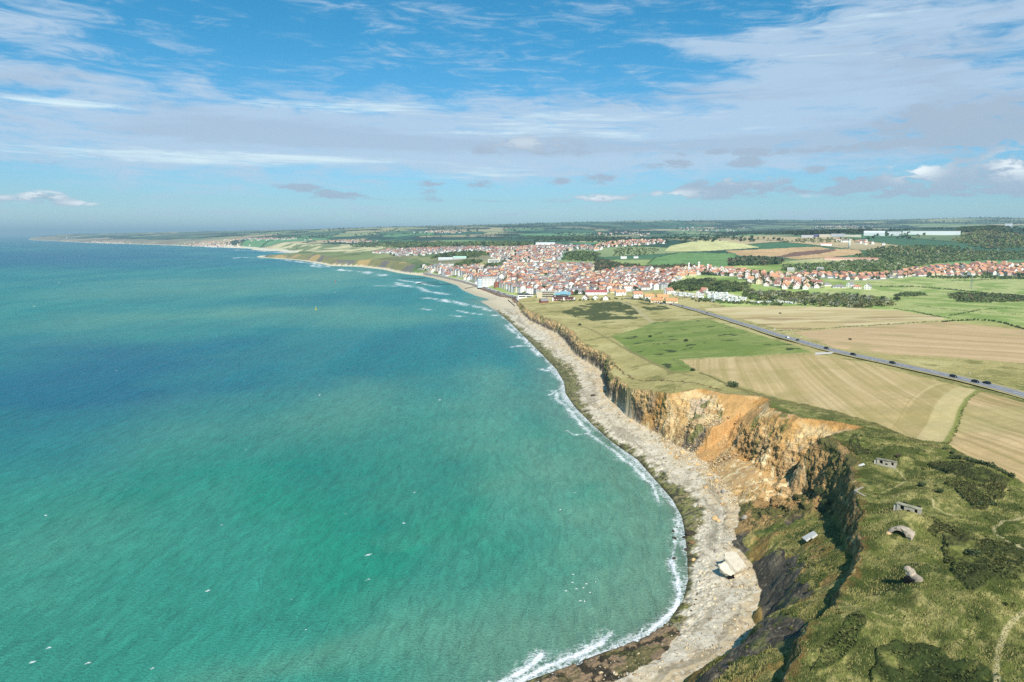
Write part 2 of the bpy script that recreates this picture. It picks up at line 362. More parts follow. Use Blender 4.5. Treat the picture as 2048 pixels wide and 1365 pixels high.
def survey(x, y, fine=False):
    """height of the ground and what it belongs to; x, y are flat arrays"""
    n = len(x)
    xs, ys = x, y
    near = (y < 2050) & (x < 420 + 0 * y) & (y < 1400)
    if fine:
        wx = (fbm(x, y, 7.0, 3, 11) - .5) * 4.6 + (fbm(x, y, 24.0, 2, 15) - .5) * 5.0
        wy = (fbm(x, y, 7.0, 3, 23) - .5) * 4.6 + (fbm(x, y, 24.0, 2, 27) - .5) * 5.0
        k = 1 - sstep(250, 900, y) * .5
        xs = x + wx * k; ys = y + wy * k
    inW = inside(W_poly, x, y)
    P = upland(x, y)
    z = P.copy()
    out = dict(inW=inW, up=P)
    dW, iW = near_line(WL, x, y)
    out['dW'] = np.where(inW, dW, -dW)
    # shores far from the camera: beach, then a bank
    bw = np.where(y > 2900, 28.0, 16.0) + np.where((x < -1000) & (y > 3500), 70.0, 0.0) * (1 - sstep(5200, 6500, y))
    slope = np.where(y < 3600, 0.75, 0.30)
    ramp = 3.0 * np.clip(dW / bw, 0, 1) + np.maximum(dW - bw, 0) * slope
    z = np.minimum(P, ramp)
    t = np.full(n, 2.0); kind = np.zeros(n); dT = np.full(n, 1e6); tb = np.zeros(n)
    m = (y < 2000) & (x < 260) & (x > -420)
    if m.any():
        X, Y = xs[m], ys[m]
        dt, it = near_line(TL, X, Y); db, ib = near_line(BL, X, Y)
        inT = inside(T_poly, X, Y); inB = inside(B_poly, X, Y)
        zt = lerp_at(TP[:, 0], it); hb = lerp_at(TP[:, 1], it); be = lerp_at(TP[:, 2], it); kd = lerp_at(TP[:, 3], it)
        zb = lerp_at(BZ, ib)
        dw = dW[m]; iw = inW[m]
        # beach
        tbm = dw / np.maximum(dw + db, 1e-3)
        zbeach = zb * tbm ** 0.85
        # cliff band
        tt = db / np.maximum(db + dt, 1e-3)
        s = np.clip((tt - be) / np.maximum(1 - be, 1e-3), 0, 1)
        u_ = np.clip(tt / np.maximum(be, 1e-3), 0, 1)
        bench = hb * (np.interp(u_, [0, .42, .60, 1], [0, .56, .74, 1]) * np.clip(1 - kd, 0, 1) + u_ ** .85 * np.clip(kd, 0, 1))
        wall = np.interp(s, [0, .12, .55, .8, 1.0], [0, .22, .72, .95, 1.0])
        slip = np.interp(s, [0, .10, .35, .78, .86, 1.0], [0, .20, .36, .74, .92, 1.0])
        g = np.where(kd > 1, wall + (slip - wall) * np.clip(kd - 1, 0, 1), wall)
        p2 = np.interp(tt, [0, .44, .50, .64, .92, 1.0], [0, .20, .24, .60, .93, 1.0])
        p3 = np.interp(tt, [0, .05, .26, .90, 1.0], [0, .06, .46, .93, 1.0])
        k3 = np.clip(kd - 2, 0, 1); k2 = np.clip(kd - 1, 0, 1) - k3
        pr = bench + (1 - hb) * wall
        pr = pr * (1 - k2 - k3) + p2 * k2 + p3 * k3
        zc = zb + (zt - zb) * pr
        zin = zt + (P[m] - zt) * sstep(0, 28, dt)
        zz = np.where(inT, zin, np.where(inB, zc, zbeach))
        blend = 1 - sstep(1850, 1990, y[m])
        zz = zz * blend + np.minimum(z[m], zz + 40) * (1 - blend)
        zz = np.where(iw, zz, z[m])
        z[m] = zz
        t[m] = np.where(~iw, -1.0, np.where(inT, 2.0, np.where(inB, tt, -0.5)))
        kind[m] = kd; dT[m] = np.where(inT, dt, -dt); tb[m] = tbm
        out['s'] = np.zeros(n); out['s'][m] = s
        out['benchend'] = np.zeros(n); out['benchend'][m] = be
    z = np.where(inW, z, -0.06 * dW - 0.05)
    for (kx, ky), r, h in zip(KNXY, KN[:, 2], KN[:, 3]):
        d2 = (x - kx) ** 2 + (y - ky) ** 2
        z = z + np.where(t > 1.5, h * np.exp(-d2 / (r * r)), 0)
    out.update(z=z, t=t, kind=kind, dT=dT, tb=tb)
    return out
def ground(pts, far=False):
    """where lines of sight through photo points meet the ground: N x 3"""
    p = np.asarray(pts, float)
    d = ray(p[:, 0], p[:, 1])
    Y = np.concatenate([np.linspace(90, 700, 240), np.geomspace(703, 14000, 560)])
    k = Y[None] / d[:, 1:2]
    X = d[:, :1] * k
    Z = CAM_H + d[:, 2:3] * k
    H = survey(X.ravel(), np.broadcast_to(Y, X.shape).ravel())['z'].reshape(X.shape)
    H = np.maximum(H, 0)
    g = Z - H
    hit = g <= 0
    i = np.where(hit.any(1), hit.argmax(1), len(Y) - 1)
    i = np.maximum(i, 1)
    r = np.arange(len(p))
    g0, g1 = g[r, i - 1], g[r, i]
    f = np.clip(g0 / np.where(np.abs(g0 - g1) < 1e-9, 1, g0 - g1), 0, 1)
    yy = Y[i - 1] + (Y[i] - Y[i - 1]) * f
    k = yy / d[:, 1]
    return np.stack([d[:, 0] * k, yy, CAM_H + d[:, 2] * k], -1)
def height(x, y):
    x = np.atleast_1d(np.asarray(x, float)); y = np.atleast_1d(np.asarray(y, float))
    return survey(x, y)['z']
# ------------------------------------------------------------------ colours and materials of the ground
def lin(*c):
    c = np.array(c, float) / 255.0
    return np.where(c <= 0.04045, c / 12.92, ((c + 0.055) / 1.055) ** 2.4)
def mixc(col, c, w):
    w = np.clip(w, 0, 1)[:, None]
    return col * (1 - w) + np.asarray(c)[None] * w if np.ndim(c) == 1 else col * (1 - w) + c * w

def surface_material(name, rough=0.95, bump=0.3, scale=1.2, var=0.22, spec=0.15, cells=0.0, cellscale=1.0, strata=0.0):
    m = bpy.data.materials.new(name); m.use_nodes = True
    g = NT(m.node_tree)
    at = g.n('ShaderNodeAttribute', attribute_name='col')
    geo = g.n('ShaderNodeNewGeometry')
    pos = geo.outputs['Position']
    n1 = g.noise(pos, scale, 4.0, 0.65)
    n2 = g.noise(pos, scale * 0.13, 3.0, 0.6)
    f = g.m('ADD', g.m('MULTIPLY', g.m('SUBTRACT', n1, 0.5), 2.4 * var), g.m('MULTIPLY', g.m('SUBTRACT', n2, 0.5), 1.2 * var))
    f = g.m('ADD', f, 1.0)
    h = n1
    if cells:
        vo = g.n('ShaderNodeTexVoronoi', ins={'Vector': pos, 'Scale': cellscale})
        vr = g.n('ShaderNodeSeparateXYZ', ins={0: vo.outputs['Color']})
        f = g.m('ADD', f, g.m('MULTIPLY', g.m('SUBTRACT', vr.outputs[0], 0.5), cells))
        h = g.m('ADD', n1, g.m('MULTIPLY', vo.outputs['Distance'], -0.9))
    if strata:
        st = g.noise(g.vmul(pos, (.10, .10, 1.3)), 1.0, 4.0, .6, .5)
        cr = g.noise(pos, .55, 5.0, .7, .4)
        rk = g.n('ShaderNodeAttribute', attribute_name='rk').outputs['Fac']
        fs = g.m('MULTIPLY', f, g.m('ADD', 1.0 - strata * .8, g.m('ADD', g.m('MULTIPLY', g.ss(st, .35, .62), strata), g.m('MULTIPLY', g.ss(cr, .30, .52), strata * .6))))
        f = g.m('ADD', g.m('MULTIPLY', fs, rk), g.m('MULTIPLY', f, g.m('SUBTRACT', 1.0, rk)))
        h = g.m('ADD', h, g.m('MULTIPLY', g.m('MULTIPLY', g.ss(st, .35, .62), .8), rk))
    c = g.n('ShaderNodeVectorMath', operation='SCALE', ins={0: at.outputs['Color'], 'Scale': f})
    b = g.n('ShaderNodeBump', ins={'Strength': bump, 'Distance': 0.6, 'Height': h})
    p = g.n('ShaderNodeBsdfPrincipled', ins={'Base Color': c.outputs[0], 'Roughness': rough, 'Normal': b.outputs[0]})
    p.inputs['Specular IOR Level'].default_value = spec
    g.n('ShaderNodeOutputMaterial', ins={'Surface': p.outputs[0]})
    return m

def mesh_object(name, V, Fq, mat, cols=None, attrs=None, smooth=True):
    """one mesh from numpy arrays (quads or triangles)"""
    me = bpy.data.meshes.new(name)
    nv, nf, k = len(V), len(Fq), Fq.shape[1]
    me.vertices.add(nv); me.loops.add(nf * k); me.polygons.add(nf)
    me.vertices.foreach_set('co', np.ascontiguousarray(V, np.float32).ravel())
    me.loops.foreach_set('vertex_index', np.ascontiguousarray(Fq, np.int32).ravel())
    me.polygons.foreach_set('loop_start', np.arange(0, nf * k, k, dtype=np.int32))
    if smooth:
        me.polygons.foreach_set('use_smooth', np.ones(nf, bool))
    if cols is not None:
        a = me.color_attributes.new('col', 'FLOAT_COLOR', 'POINT')
        a.data.foreach_set('color', np.ascontiguousarray(np.hstack([np.clip(cols, 0, 1), np.ones((nv, 1))]), np.float32).ravel())
    for nm, arr in (attrs or {}).items():
        a = me.attributes.new(nm, 'FLOAT', 'POINT')
        a.data.foreach_set('value', np.ascontiguousarray(arr, np.float32))
    me.update(calc_edges=True)
    me.materials.append(mat)
    o = bpy.data.objects.new(name, me)
    COL.objects.link(o)
    return o

# regions traced on the ground (photo points met with the terrain)
REG = {
    'stubble': [(1362, 722), (1480, 716), (1640, 710), (1715, 724), (1800, 744), (1900, 768), (1956, 782), (1936, 797), (1922, 822), (1913, 853), (1892, 884), (1843, 878), (1748, 843), (1653, 817), (1558, 796), (1470, 768), (1400, 744)],
    'furrow': [(1962, 784), (2060, 808), (2200, 850), (2300, 1100), (2040, 960), (1980, 930), (1905, 893), (1898, 888), (1917, 853), (1927, 822), (1940, 797)],
    'pasture': [(1305, 645), (1415, 638), (1500, 664), (1625, 706), (1480, 713), (1358, 719), (1395, 742), (1346, 745), (1303, 722), (1264, 706), (1249, 693), (1222, 672), (1276, 658)],
    'brownfield': [(1585, 665), (1700, 655), (1887, 643), (2060, 661), (2200, 690), (2060, 729), (1875, 713), (1764, 708), (1669, 696)],
    'roughfield': [(1405, 618), (1480, 613), (1560, 612), (1700, 615), (1800, 621), (1890, 636), (1885, 641), (1700, 653), (1575, 662), (1490, 640)],
    'scrub1': [(1127, 624), (1150, 613), (1171, 609), (1220, 603), (1255, 604), (1268, 613), (1283, 627), (1288, 638), (1220, 641), (1190, 644), (1160, 636)],
    'scrub2': [(1272, 603), (1310, 609), (1340, 618), (1318, 621), (1295, 621)],
    'bramble1': [(1878, 1072), (1945, 1080), (2100, 1108), (2100, 1165), (1941, 1180), (1896, 1154), (1872, 1113)],
    'bramble2': [(1789, 1330), (1821, 1298), (1875, 1293), (1982, 1328), (2000, 1400), (1760, 1400)],
    'hollow': [(1705, 1142), (1768, 1138), (1813, 1165), (1795, 1190), (1714, 1194), (1696, 1167)],  # grass in the mound's shadow, painted dark
    'bramble3': [(1908, 963), (1996, 961), (1996, 996), (1952, 1018), (1919, 1016), (1901, 991)],
    'bramble4': [(1853, 1051), (1886, 1040), (1930, 1062), (1952, 1106), (1892, 1115), (1875, 1084)],
    'bramble5': [(1701, 868), (1736, 879), (1758, 901), (1726, 912), (1712, 890)],
    'bramble6': [(1862, 928), (1915, 924), (2000, 955), (2026, 964), (1974, 962), (1900, 945), (1864, 941)],
    'bramble7': [(1690, 1240), (1735, 1235), (1730, 1290), (1640, 1330), (1610, 1330), (1650, 1280)],
    'shale1': [(1498, 1128), (1520, 1114), (1603, 1100), (1607, 1158), (1600, 1197), (1545, 1218), (1518, 1206), (1513, 1169), (1493, 1145)],
    'shale2': [(1458, 1092), (1478, 1062), (1487, 1057), (1502, 1083), (1509, 1103), (1491, 1114)],
    'shale3': [(1390, 1370), (1430, 1337), (1470, 1300), (1505, 1262), (1590, 1238), (1640, 1226), (1622, 1262), (1540, 1292), (1475, 1322), (1425, 1370)],
    'shale4': [(1572, 1000), (1620, 985), (1600, 1030), (1585, 1045), (1572, 1030)],
    'greenbench': [(1480, 1030), (1530, 1005), (1600, 960), (1640, 940), (1690, 1000), (1700, 1060), (1600, 1060), (1510, 1075)],
    'chute': [(1437, 790), (1500, 798), (1530, 815), (1500, 850), (1455, 890), (1420, 928), (1378, 906), (1440, 845), (1450, 815)],
    'debris': [(1415, 938), (1500, 905), (1545, 905), (1595, 945), (1612, 960), (1575, 985), (1470, 1015), (1450, 985)],
    'platform': [(1000, 1400), (1130, 1335), (1215, 1303), (1290, 1272), (1340, 1248), (1352, 1275), (1330, 1310), (1235, 1372), (1200, 1400)],
    'estuary': [(945, 612), (1000, 640), (1046, 622), (1030, 600), (965, 574), (840, 546), (780, 545), (900, 570), (975, 602)],
    'dunes': [(500, 500), (560, 487), (640, 487), (760, 492), (860, 497), (760, 505), (640, 506), (560, 506)],
    'ridgetan': [(1400, 481), (1460, 483), (1520, 495), (1485, 498), (1400, 503), (1330, 503), (1340, 492)],
    'ridgegreen': [(1290, 531), (1307, 517), (1360, 506), (1472, 507), (1458, 533), (1400, 535)],
    'ploughed': [(1552, 514), (1588, 505), (1667, 498), (1673, 501), (1640, 508), (1571, 515)],
    'fallow': [(1450, 502), (1600, 495), (1640, 494), (1656, 498), (1716, 500), (1728, 508), (1656, 515), (1596, 519), (1560, 514), (1480, 512)],
    'meadow': [(1690, 597), (1760, 590), (1840, 585), (1900, 590), (2100, 595), (2100, 670), (2048, 655), (1960, 640), (1890, 633), (1800, 618)],
    'meadow2': [(1630, 583), (1700, 577), (1700, 562), (1840, 556), (2100, 545), (2100, 600), (1840, 590), (1700, 597)],
    'bus': [(1200, 530), (1260, 517), (1285, 525), (1290, 532), (1240, 534)],
}
TRAILS = {
    'cliffpath': ([(1156, 651), (1183, 660), (1232, 687), (1268, 707), (1305, 726), (1342, 743), (1385, 752)], 1.6),
    'margin': ([(1400, 746), (1447, 766), (1558, 801), (1653, 820), (1748, 846), (1843, 881), (1875, 893), (1905, 902), (1960, 925)], 1.2),
    'margin2': ([(1447, 769), (1558, 805), (1653, 824), (1748, 850), (1843, 886), (1875, 898)], 0.5),
    'diag': ([(1234, 599), (1269, 613), (1286, 630), (1305, 645)], 3.5),
    'trail1': ([(2060, 1215), (2030, 1235), (2012, 1258), (1997, 1298), (1992, 1330), (1993, 1400)], 0.55),
    'trail2': ([(2060, 1112), (2018, 1085), (1992, 1070), (1986, 1057), (2006, 1043), (2045, 1036)], 0.5),
    'trail3': ([(1790, 975), (1815, 960), (1800, 940), (1780, 930)], 0.35),
    'trail4': ([(1860, 992), (1868, 1000), (1868, 1012), (1890, 1022), (1920, 1027)], 0.35),
}
_keys = list(REG); _all = [p for k in _keys for p in REG[k]]
_tk = list(TRAILS); _tall = [p for k in _tk for p in TRAILS[k][0]]
_g = ground(_all + _tall)[:, :2]
RW = {}; _i = 0
for k in _keys:
    RW[k] = _g[_i:_i + len(REG[k])]; _i += len(REG[k])
TW = {}
for k in _tk:
    TW[k] = _g[_i:_i + len(TRAILS[k][0])]; _i += len(TRAILS[k][0])

def soft(name, x, y, w=1.0, rough=3.0, seed=5):
    """membership of a region with a ragged edge"""
    P = RW[name]
    out = np.zeros(x.shape)
    m = (x > P[:, 0].min() - rough * 2) & (x < P[:, 0].max() + rough * 2) & (y > P[:, 1].min() - rough * 2) & (y < P[:, 1].max() + rough * 2)
    if m.any():
        X = x[m]; Y = y[m]
        jx = (fbm(X, Y, rough * 2.5, 3, seed) - .5) * rough * 2
        jy = (fbm(X, Y, rough * 2.5, 3, seed + 50) - .5) * rough * 2
        out[m] = inside(P, X + jx, Y + jy).astype(float) * w
    return out

def ground_colours(x, y, S, zn):
    """albedo of every vertex (with painted shade in the hollow and haze in the far fields) and the class of ground it is"""
    n = len(x)
    f1 = fbm(x, y, 1.6, 3, 301); f3 = fbm(x, y, 4.0, 4, 303); f8 = fbm(x, y, 9.0, 4, 305); f30 = fbm(x, y, 34.0, 4, 307); f150 = fbm(x, y, 160.0, 4, 309)
    strk = fbm(x * 0.35 + y * 0.9, x * 2.2 - y * 0.2, 5.0, 4, 311)
    cls = np.zeros(n, int)      # 0 grassland 1 beach 2 cliff 3 stubble 4 furrow 5 pasture 6 brown 7 rough 8 hills
    # --- coarse grassland on the cliff top
    col = np.tile(lin(140, 136, 78), (n, 1))
    col = mixc(col, lin(100, 106, 52), sstep(.42, .62, f8))
    col = mixc(col, lin(176, 162, 106), sstep(.50, .66, strk) * .65)
    col = mixc(col, lin(92, 98, 48), sstep(.56, .68, f3) * .7)
    nearw = 1 - sstep(270, 360, y)
    col = mixc(col, lin(92, 100, 47), nearw * .66)
    col = mixc(col, lin(162, 152, 96), nearw * sstep(.49, .64, f1 * .5 + f3 * .3 + strk * .2) * .85)
    col = mixc(col, lin(62, 72, 32), nearw * sstep(.47, .60, fbm(x, y, 6, 4, 77)) * .9)
    far = sstep(330, 420, y)
    col = mixc(col, lin(178, 164, 108), far * .8)
    col = mixc(col, lin(190, 178, 122), far * sstep(.44, .62, fbm(x, y, 40, 4, 81)) * .75)
    col = mixc(col, lin(112, 112, 58), far * sstep(.60, .68, fbm(x, y, 14, 4, 83)) * .6)
    # --- farther land: valley, woods' floor and patchwork
    v = sstep(620, 760, y) * (x > 300) + sstep(1150, 1280, y)
    v = np.clip(v, 0, 1)
    mead = mixc(np.tile(lin(150, 170, 92), (n, 1)), lin(186, 192, 120), sstep(.4, .7, f30))
    mead = mixc(mead, lin(120, 142, 70), sstep(.52, .72, f150))
    col = mixc(col, 0, 0) if False else col * (1 - v[:, None]) + mead * v[:, None]
    # patchwork of fields on the hills, greens tinted bluish to paint distant haze
    hills = sstep(1850, 2150, y + x * .15)
    sc = np.where(y < 5000, 210.0, 380.0)
    def cells(sx, ang, seed):
        c, s_ = math.cos(ang), math.sin(ang)
        wx = x + (fbm(x, y, 700, 2, seed) - .5) * 340; wy = y + (fbm(x, y, 900, 2, seed + 3) - .5) * 420
        a = (wx * c + wy * s_) / sx; b = (-wx * s_ + wy * c) / (sx * 1.7)
        ib = np.floor(b); a = a + (_hash(ib.astype(np.int64), ib.astype(np.int64) * 0 + 5, seed) * .9)
        ia = np.floor(a)
        e = np.minimum(np.minimum(a - ia, 1 - (a - ia)) * sx, np.minimum(b - ib, 1 - (b - ib)) * sx * 1.7)
        return _hash(ia.astype(np.int64), ib.astype(np.int64), seed + 9), e
    r1, e1 = cells(230.0, .35, 401); r2, e2 = cells(420.0, .1, 431)
    pick = y > 4300
    r = np.where(pick, r2, r1); e = np.where(pick, e2, e1)
    pal = np.array([lin(104, 146, 98), lin(172, 166, 122), lin(84, 124, 86), lin(192, 176, 140), lin(122, 152, 102), lin(66, 100, 76), lin(184, 166, 128), lin(76, 112, 80), lin(142, 154, 106), lin(56, 84, 66)])
    pc = pal[np.clip((r * 10).astype(int), 0, 9)]
    greener = sstep(.45, .6, fbm(x, y, 1500, 3, 441))
    pc = mixc(pc, lin(66, 96, 76), greener * .75)
    pc = mixc(pc, lin(178, 164, 122), (1 - greener) * .35 * sstep(6000, 8500, y))
    pc = mixc(pc, lin(46, 64, 40), (e < np.where(pick, 16, 7)) * .8)
    woods = sstep(.57, .61, fbm(x, y, 420, 4, 451)) * sstep(2500, 3000, y)
    pc = mixc(pc, lin(42, 62, 48), woods * .95)
    col = col * (1 - hills[:, None]) + pc * hills[:, None]
    # moor and dunes toward the headland
    head = (x < -150) & (y > 2050) & (y < 4600)
    dn = sstep(2050, 2200, y) * (1 - sstep(4300, 4800, y)) * sstep(60, -500, x + (y - 2200) * .35)
    dc = mixc(np.tile(lin(132, 142, 88), (n, 1)), lin(92, 104, 62), sstep(.45, .62, f150))
    col = col * (1 - dn[:, None]) + dc * dn[:, None]
    ds = soft('dunes', x, y, 1, 60)
    dcol = mixc(np.tile(lin(206, 196, 150), (n, 1)), lin(122, 132, 88), sstep(.46, .58, fbm(x, y, 120, 4, 460)))
    col = col * (1 - ds[:, None]) + dcol * ds[:, None]
    for k, c, rg in (('meadow', lin(162, 168, 104), 6), ('meadow2', lin(166, 170, 110), 6), ('ridgetan', lin(196, 192, 136), 4), ('fallow', lin(192, 160, 116), 4), ('ridgegreen', lin(108, 140, 84), 4), ('ploughed', lin(120, 92, 76), 4)):
        w = soft(k, x, y, 1, rg)
        cc = mixc(np.tile(c, (n, 1)), c * 1.18, sstep(.45, .65, strk))
        cc = mixc(cc, lin(122, 146, 70) if k.startswith('mead') else c * .86, sstep(.50, .66, f30) * .8)
        col = col * (1 - w[:, None]) + cc * w[:, None]
    # town ground: pale streets and gardens
    town = np.zeros(n)
    for zp in ZONE_W:
        town = np.maximum(town, inside(zp, x + (f8 - .5) * 20, y + (f30 - .5) * 40))
    tg = mixc(np.tile(lin(170, 166, 158), (n, 1)), lin(82, 94, 58), sstep(.40, .52, fbm(x, y, 26, 3, 470)))
    col = col * (1 - (town * .9)[:, None]) + tg * (town * .9)[:, None]
    cls[y > 1060] = 8
    # --- fields
    def direction(a, b):
        p = ground([a, b])[:, :2]; d = p[1] - p[0]; d /= np.linalg.norm(d)
        return d
    ok = S['t'] > 1.5
    def put(name, w, c):
        m = w[:, None]
        return col * (1 - m) + c * m
    d = direction((1450, 722), (1890, 838))
    q = x * d[1] - y * d[0] + (x * d[0] + y * d[1] - 330) ** 2 * .00035
    al = x * d[0] + y * d[1]
    st = .5 * vnoise(q / 1.4, al / 90, 501) + .3 * vnoise(q / 4.0, al / 140, 502) + .2 * vnoise(q / .9, al / 40, 503)
    cst = mixc(np.tile(lin(188, 164, 116), (n, 1)), lin(204, 180, 136), sstep(.5, .72, st) * .7)
    cst = mixc(cst, lin(162, 146, 94), sstep(.48, .3, st) * .55)
    cst = mixc(cst, lin(156, 144, 86), sstep(.5, .64, f30) * .4)
    w = soft('stubble', x, y, 1, .8) * ok
    # headland turn of the mower at the far right of the field
    tr = np.array(ground([(1956, 782), (1936, 797), (1921, 822), (1912, 853), (1890, 884)]))[:, :2]
    dtn, _ = near_line(tr, x, y)
    bnd = vnoise(dtn / 2.3, al / 200, 510)
    cst = mixc(cst, lin(200, 184, 132), (dtn < 22) * sstep(.5, .6, bnd) * .55)
    cst = mixc(cst, lin(158, 142, 90), (dtn < 22) * sstep(.5, .4, bnd) * .5)
    cst = mixc(cst, lin(124, 134, 64), sstep(2.0, .4, dtn) * .8)
    col = put('stubble', w, cst); cls[w > .5] = 3
    d2 = direction((1960, 812), (2040, 838))
    q2 = x * d2[1] - y * d2[0]; al2 = x * d2[0] + y * d2[1]
    st2 = .6 * vnoise(q2 / 1.8, al2 / 120, 521) + .4 * vnoise(q2 / 5.0, al2 / 150, 522)
    cf = mixc(np.tile(lin(184, 158, 112), (n, 1)), lin(198, 172, 128), sstep(.5, .75, st2))
    cf = mixc(cf, lin(156, 138, 90), sstep(.45, .25, st2) * .8)
    cf = mixc(cf, lin(160, 152, 98), sstep(.52, .64, f30) * .5)
    w = soft('furrow', x, y, 1, .8) * ok
    col = put('furrow', w, cf); cls[w > .5] = 4
    w = soft('pasture', x, y, 1, 1.5) * ok
    cp = mixc(np.tile(lin(118, 134, 66), (n, 1)), lin(134, 144, 78), sstep(.45, .62, fbm(x * .6, y * 1.5, 30, 4, 530)))
    cp = mixc(cp, lin(166, 162, 100), sstep(.60, .70, fbm(x * .5, y * 1.6, 45, 4, 531)) * .5)
    cp = mixc(cp, lin(106, 122, 58), sstep(.52, .68, f8) * .5)
    cp = mixc(cp, lin(70, 80, 46), sstep(.735, .76, fbm(x, y, 12, 3, 532)))
    col = put('pasture', w, cp); cls[w > .5] = 5
    d3 = direction((1700, 670), (2040, 690))
    q3 = x * d3[1] - y * d3[0]; al3 = x * d3[0] + y * d3[1]
    st3 = .6 * vnoise(q3 / 4.5, al3 / 160, 541) + .4 * vnoise(q3 / 11, al3 / 200, 542)
    cb = mixc(np.tile(lin(192, 164, 122), (n, 1)), lin(202, 174, 132), sstep(.5, .75, st3))
    cb = mixc(cb, lin(172, 148, 102), sstep(.45, .2, st3) * .8)
    cb = mixc(cb, lin(158, 146, 96), sstep(.55, .66, f30) * .5)
    w = soft('brownfield', x, y, 1, 1.5) * ok
    col = put('brownfield', w, cb); cls[w > .5] = 6
    w = soft('roughfield', x, y, 1, 2.0) * ok
    cr = mixc(np.tile(lin(192, 172, 122), (n, 1)), lin(206, 188, 142), sstep(.45, .6, fbm(x * .7, y * 1.8, 40, 4, 551)))
    cr = mixc(cr, lin(150, 124, 88), sstep(.50, .62, fbm(x * .7, y * 2, 30, 4, 552)) * sstep(840, 740, y) * .75)
    col = put('roughfield', w, cr); cls[w > .5] = 7
    # --- scrub, and the mound's shadow painted dark in the hollow
    for k, c, rg in (('scrub1', lin(74, 84, 44), 16), ('scrub2', lin(74, 84, 44), 10), ('bramble1', lin(60, 66, 34), 6.5), ('bramble2', lin(54, 66, 32), 6.5), ('hollow', lin(70, 82, 38), 6.5), ('bramble3', lin(74, 72, 42), 6.5),
                     ('bramble4', lin(72, 74, 40), 6.5), ('bramble5', lin(66, 72, 42), 6.5), ('bramble6', lin(62, 66, 38), 6.5), ('bramble7', lin(70, 80, 38), 6.5)):
        w = soft(k, x, y, 1, rg, 61) * ok
        if k.startswith('scrub'):
            w = w * sstep(.40, .50, fbm(x, y * .5, 20, 5, 560, .62))
        else:
            w = w * sstep(.26, .46, f3)
        cc = mixc(np.tile(c, (n, 1)), c * .62, sstep(.45, .65, f1))
        col = col * (1 - w[:, None] * .93) + cc * w[:, None] * .93
    # worn trails
    for k in _tk:
        dd, _ = near_line(TW[k], x + (f3 - .5) * 1.6, y + (f3 - .5) * 1.6)
        ww = TRAILS[k][1]
        c = lin(178, 166, 122) if k.startswith('trail') or k == 'diag' else (lin(116, 106, 66) if k == 'margin' else lin(140, 132, 84))
        if k == 'margin2':
            c = lin(104, 98, 58)
        col = mixc(col, c, sstep(ww * 1.3, ww * .5, dd) * ok * .9)
    # --- beach
    bm = (S['t'] == -0.5) | (S['dW'] < 0)
    tb = S['tb']; wpx = x + (f8 - .5) * 6
    cbch = mixc(np.tile(lin(198, 186, 162), (n, 1)), lin(212, 201, 178), sstep(.45, .62, f3))
    cbch = mixc(cbch, lin(206, 178, 132), sstep(.55, .95, tb + (f8 - .5) * .9) * .65)
    cbch = mixc(cbch, lin(138, 124, 102), sstep(.58, .70, f1) * .6)
    cbch = mixc(cbch, lin(228, 218, 196), sstep(.60, .72, fbm(x, y, 1.1, 2, 570)) * .6)
    strand = vnoise(tb * 9 + (f8 - .5) * 3, x * .02 + y * .03, 577)
    cbch = mixc(cbch, lin(136, 126, 104), sstep(.60, .78, strand) * .55 * (tb < .8))
    weedband = np.interp(y, [0, 150, 186, 215, 250, 275, 300, 330, 400, 440, 520, 600, 700, 800, 900, 1000, 1100, 1200], [.4, .4, .16, .10, .12, .34, .36, .14, .10, .16, .38, .44, .28, .18, .16, .18, .08, .0])
    wd = sstep(.09, -.06, tb - weedband + (f3 - .5) * .42 + (f8 - .5) * .22)
    wcol = mixc(np.tile(lin(108, 110, 46), (n, 1)), lin(54, 58, 32), sstep(.45, .6, f1))
    wcol = mixc(wcol, lin(128, 118, 78), sstep(.54, .66, fbm(x, y, 2.2, 3, 575)))
    cbch = mixc(cbch, 0 * cbch + wcol, wd * .92) if False else cbch * (1 - wd[:, None] * .9) + wcol * wd[:, None] * .9
    pl = soft('platform', x, y, 1, 3)
    pcol = mixc(np.tile(lin(140, 118, 92), (n, 1)), lin(62, 56, 44), sstep(.48, .58, fbm(x, y, 3.4, 4, 580)))
    pcol = mixc(pcol, lin(88, 90, 50), sstep(.52, .64, f8) * .7)
    cbch = cbch * (1 - pl[:, None]) + pcol * pl[:, None]
    wet = sstep(1.6, -.4, S['dW'] + (f3 - .5) * 3)
    cbch = cbch * (1 - wet[:, None] * .62)
    sandy = sstep(1020, 1120, y)
    cbch = cbch * (1 - sandy[:, None]) + (np.tile(lin(206, 192, 162), (n, 1)) * (1 - .16 * sstep(26, 4, S['dW'])[:, None])) * sandy[:, None]
    col = np.where(bm[:, None], cbch, col); cls[bm] = 1
    shore_far = (y > 1980) & (S['dW'] < np.where(y > 2900, 30, 18)) & (S['dW'] > -60)
    col = np.where(shore_far[:, None], lin(214, 202, 172)[None], col); cls[shore_far] = 1
    fb = (x < -1000) & (y > 3500) & (y < 6200) & (S['dW'] < 100) & (S['dW'] > -60)
    col = np.where(fb[:, None], lin(224, 214, 186)[None], col); cls[fb] = 1
    # bare bank on the far headland
    bank = (y > 2030) & (y < 3500) & (x < -300) & (S['dW'] > 16) & (S['dW'] < 62)
    bk = mixc(np.tile(lin(132, 128, 84), (n, 1)), lin(112, 108, 100), sstep(.48, .56, fbm(x, y, 60, 3, 590)))
    bk = mixc(bk, lin(176, 150, 98), sstep(.56, .64, fbm(x, y, 90, 3, 591)))
    col = np.where(bank[:, None], bk, col)
    bank2 = (y > 6500) & (S['dW'] > 20) & (S['dW'] < 420)
    col = np.where(bank2[:, None], mixc(col, lin(176, 156, 132), np.full(n, .55)), col)
    # --- cliffs
    cm = (S['t'] >= 0) & (S['t'] <= 1)
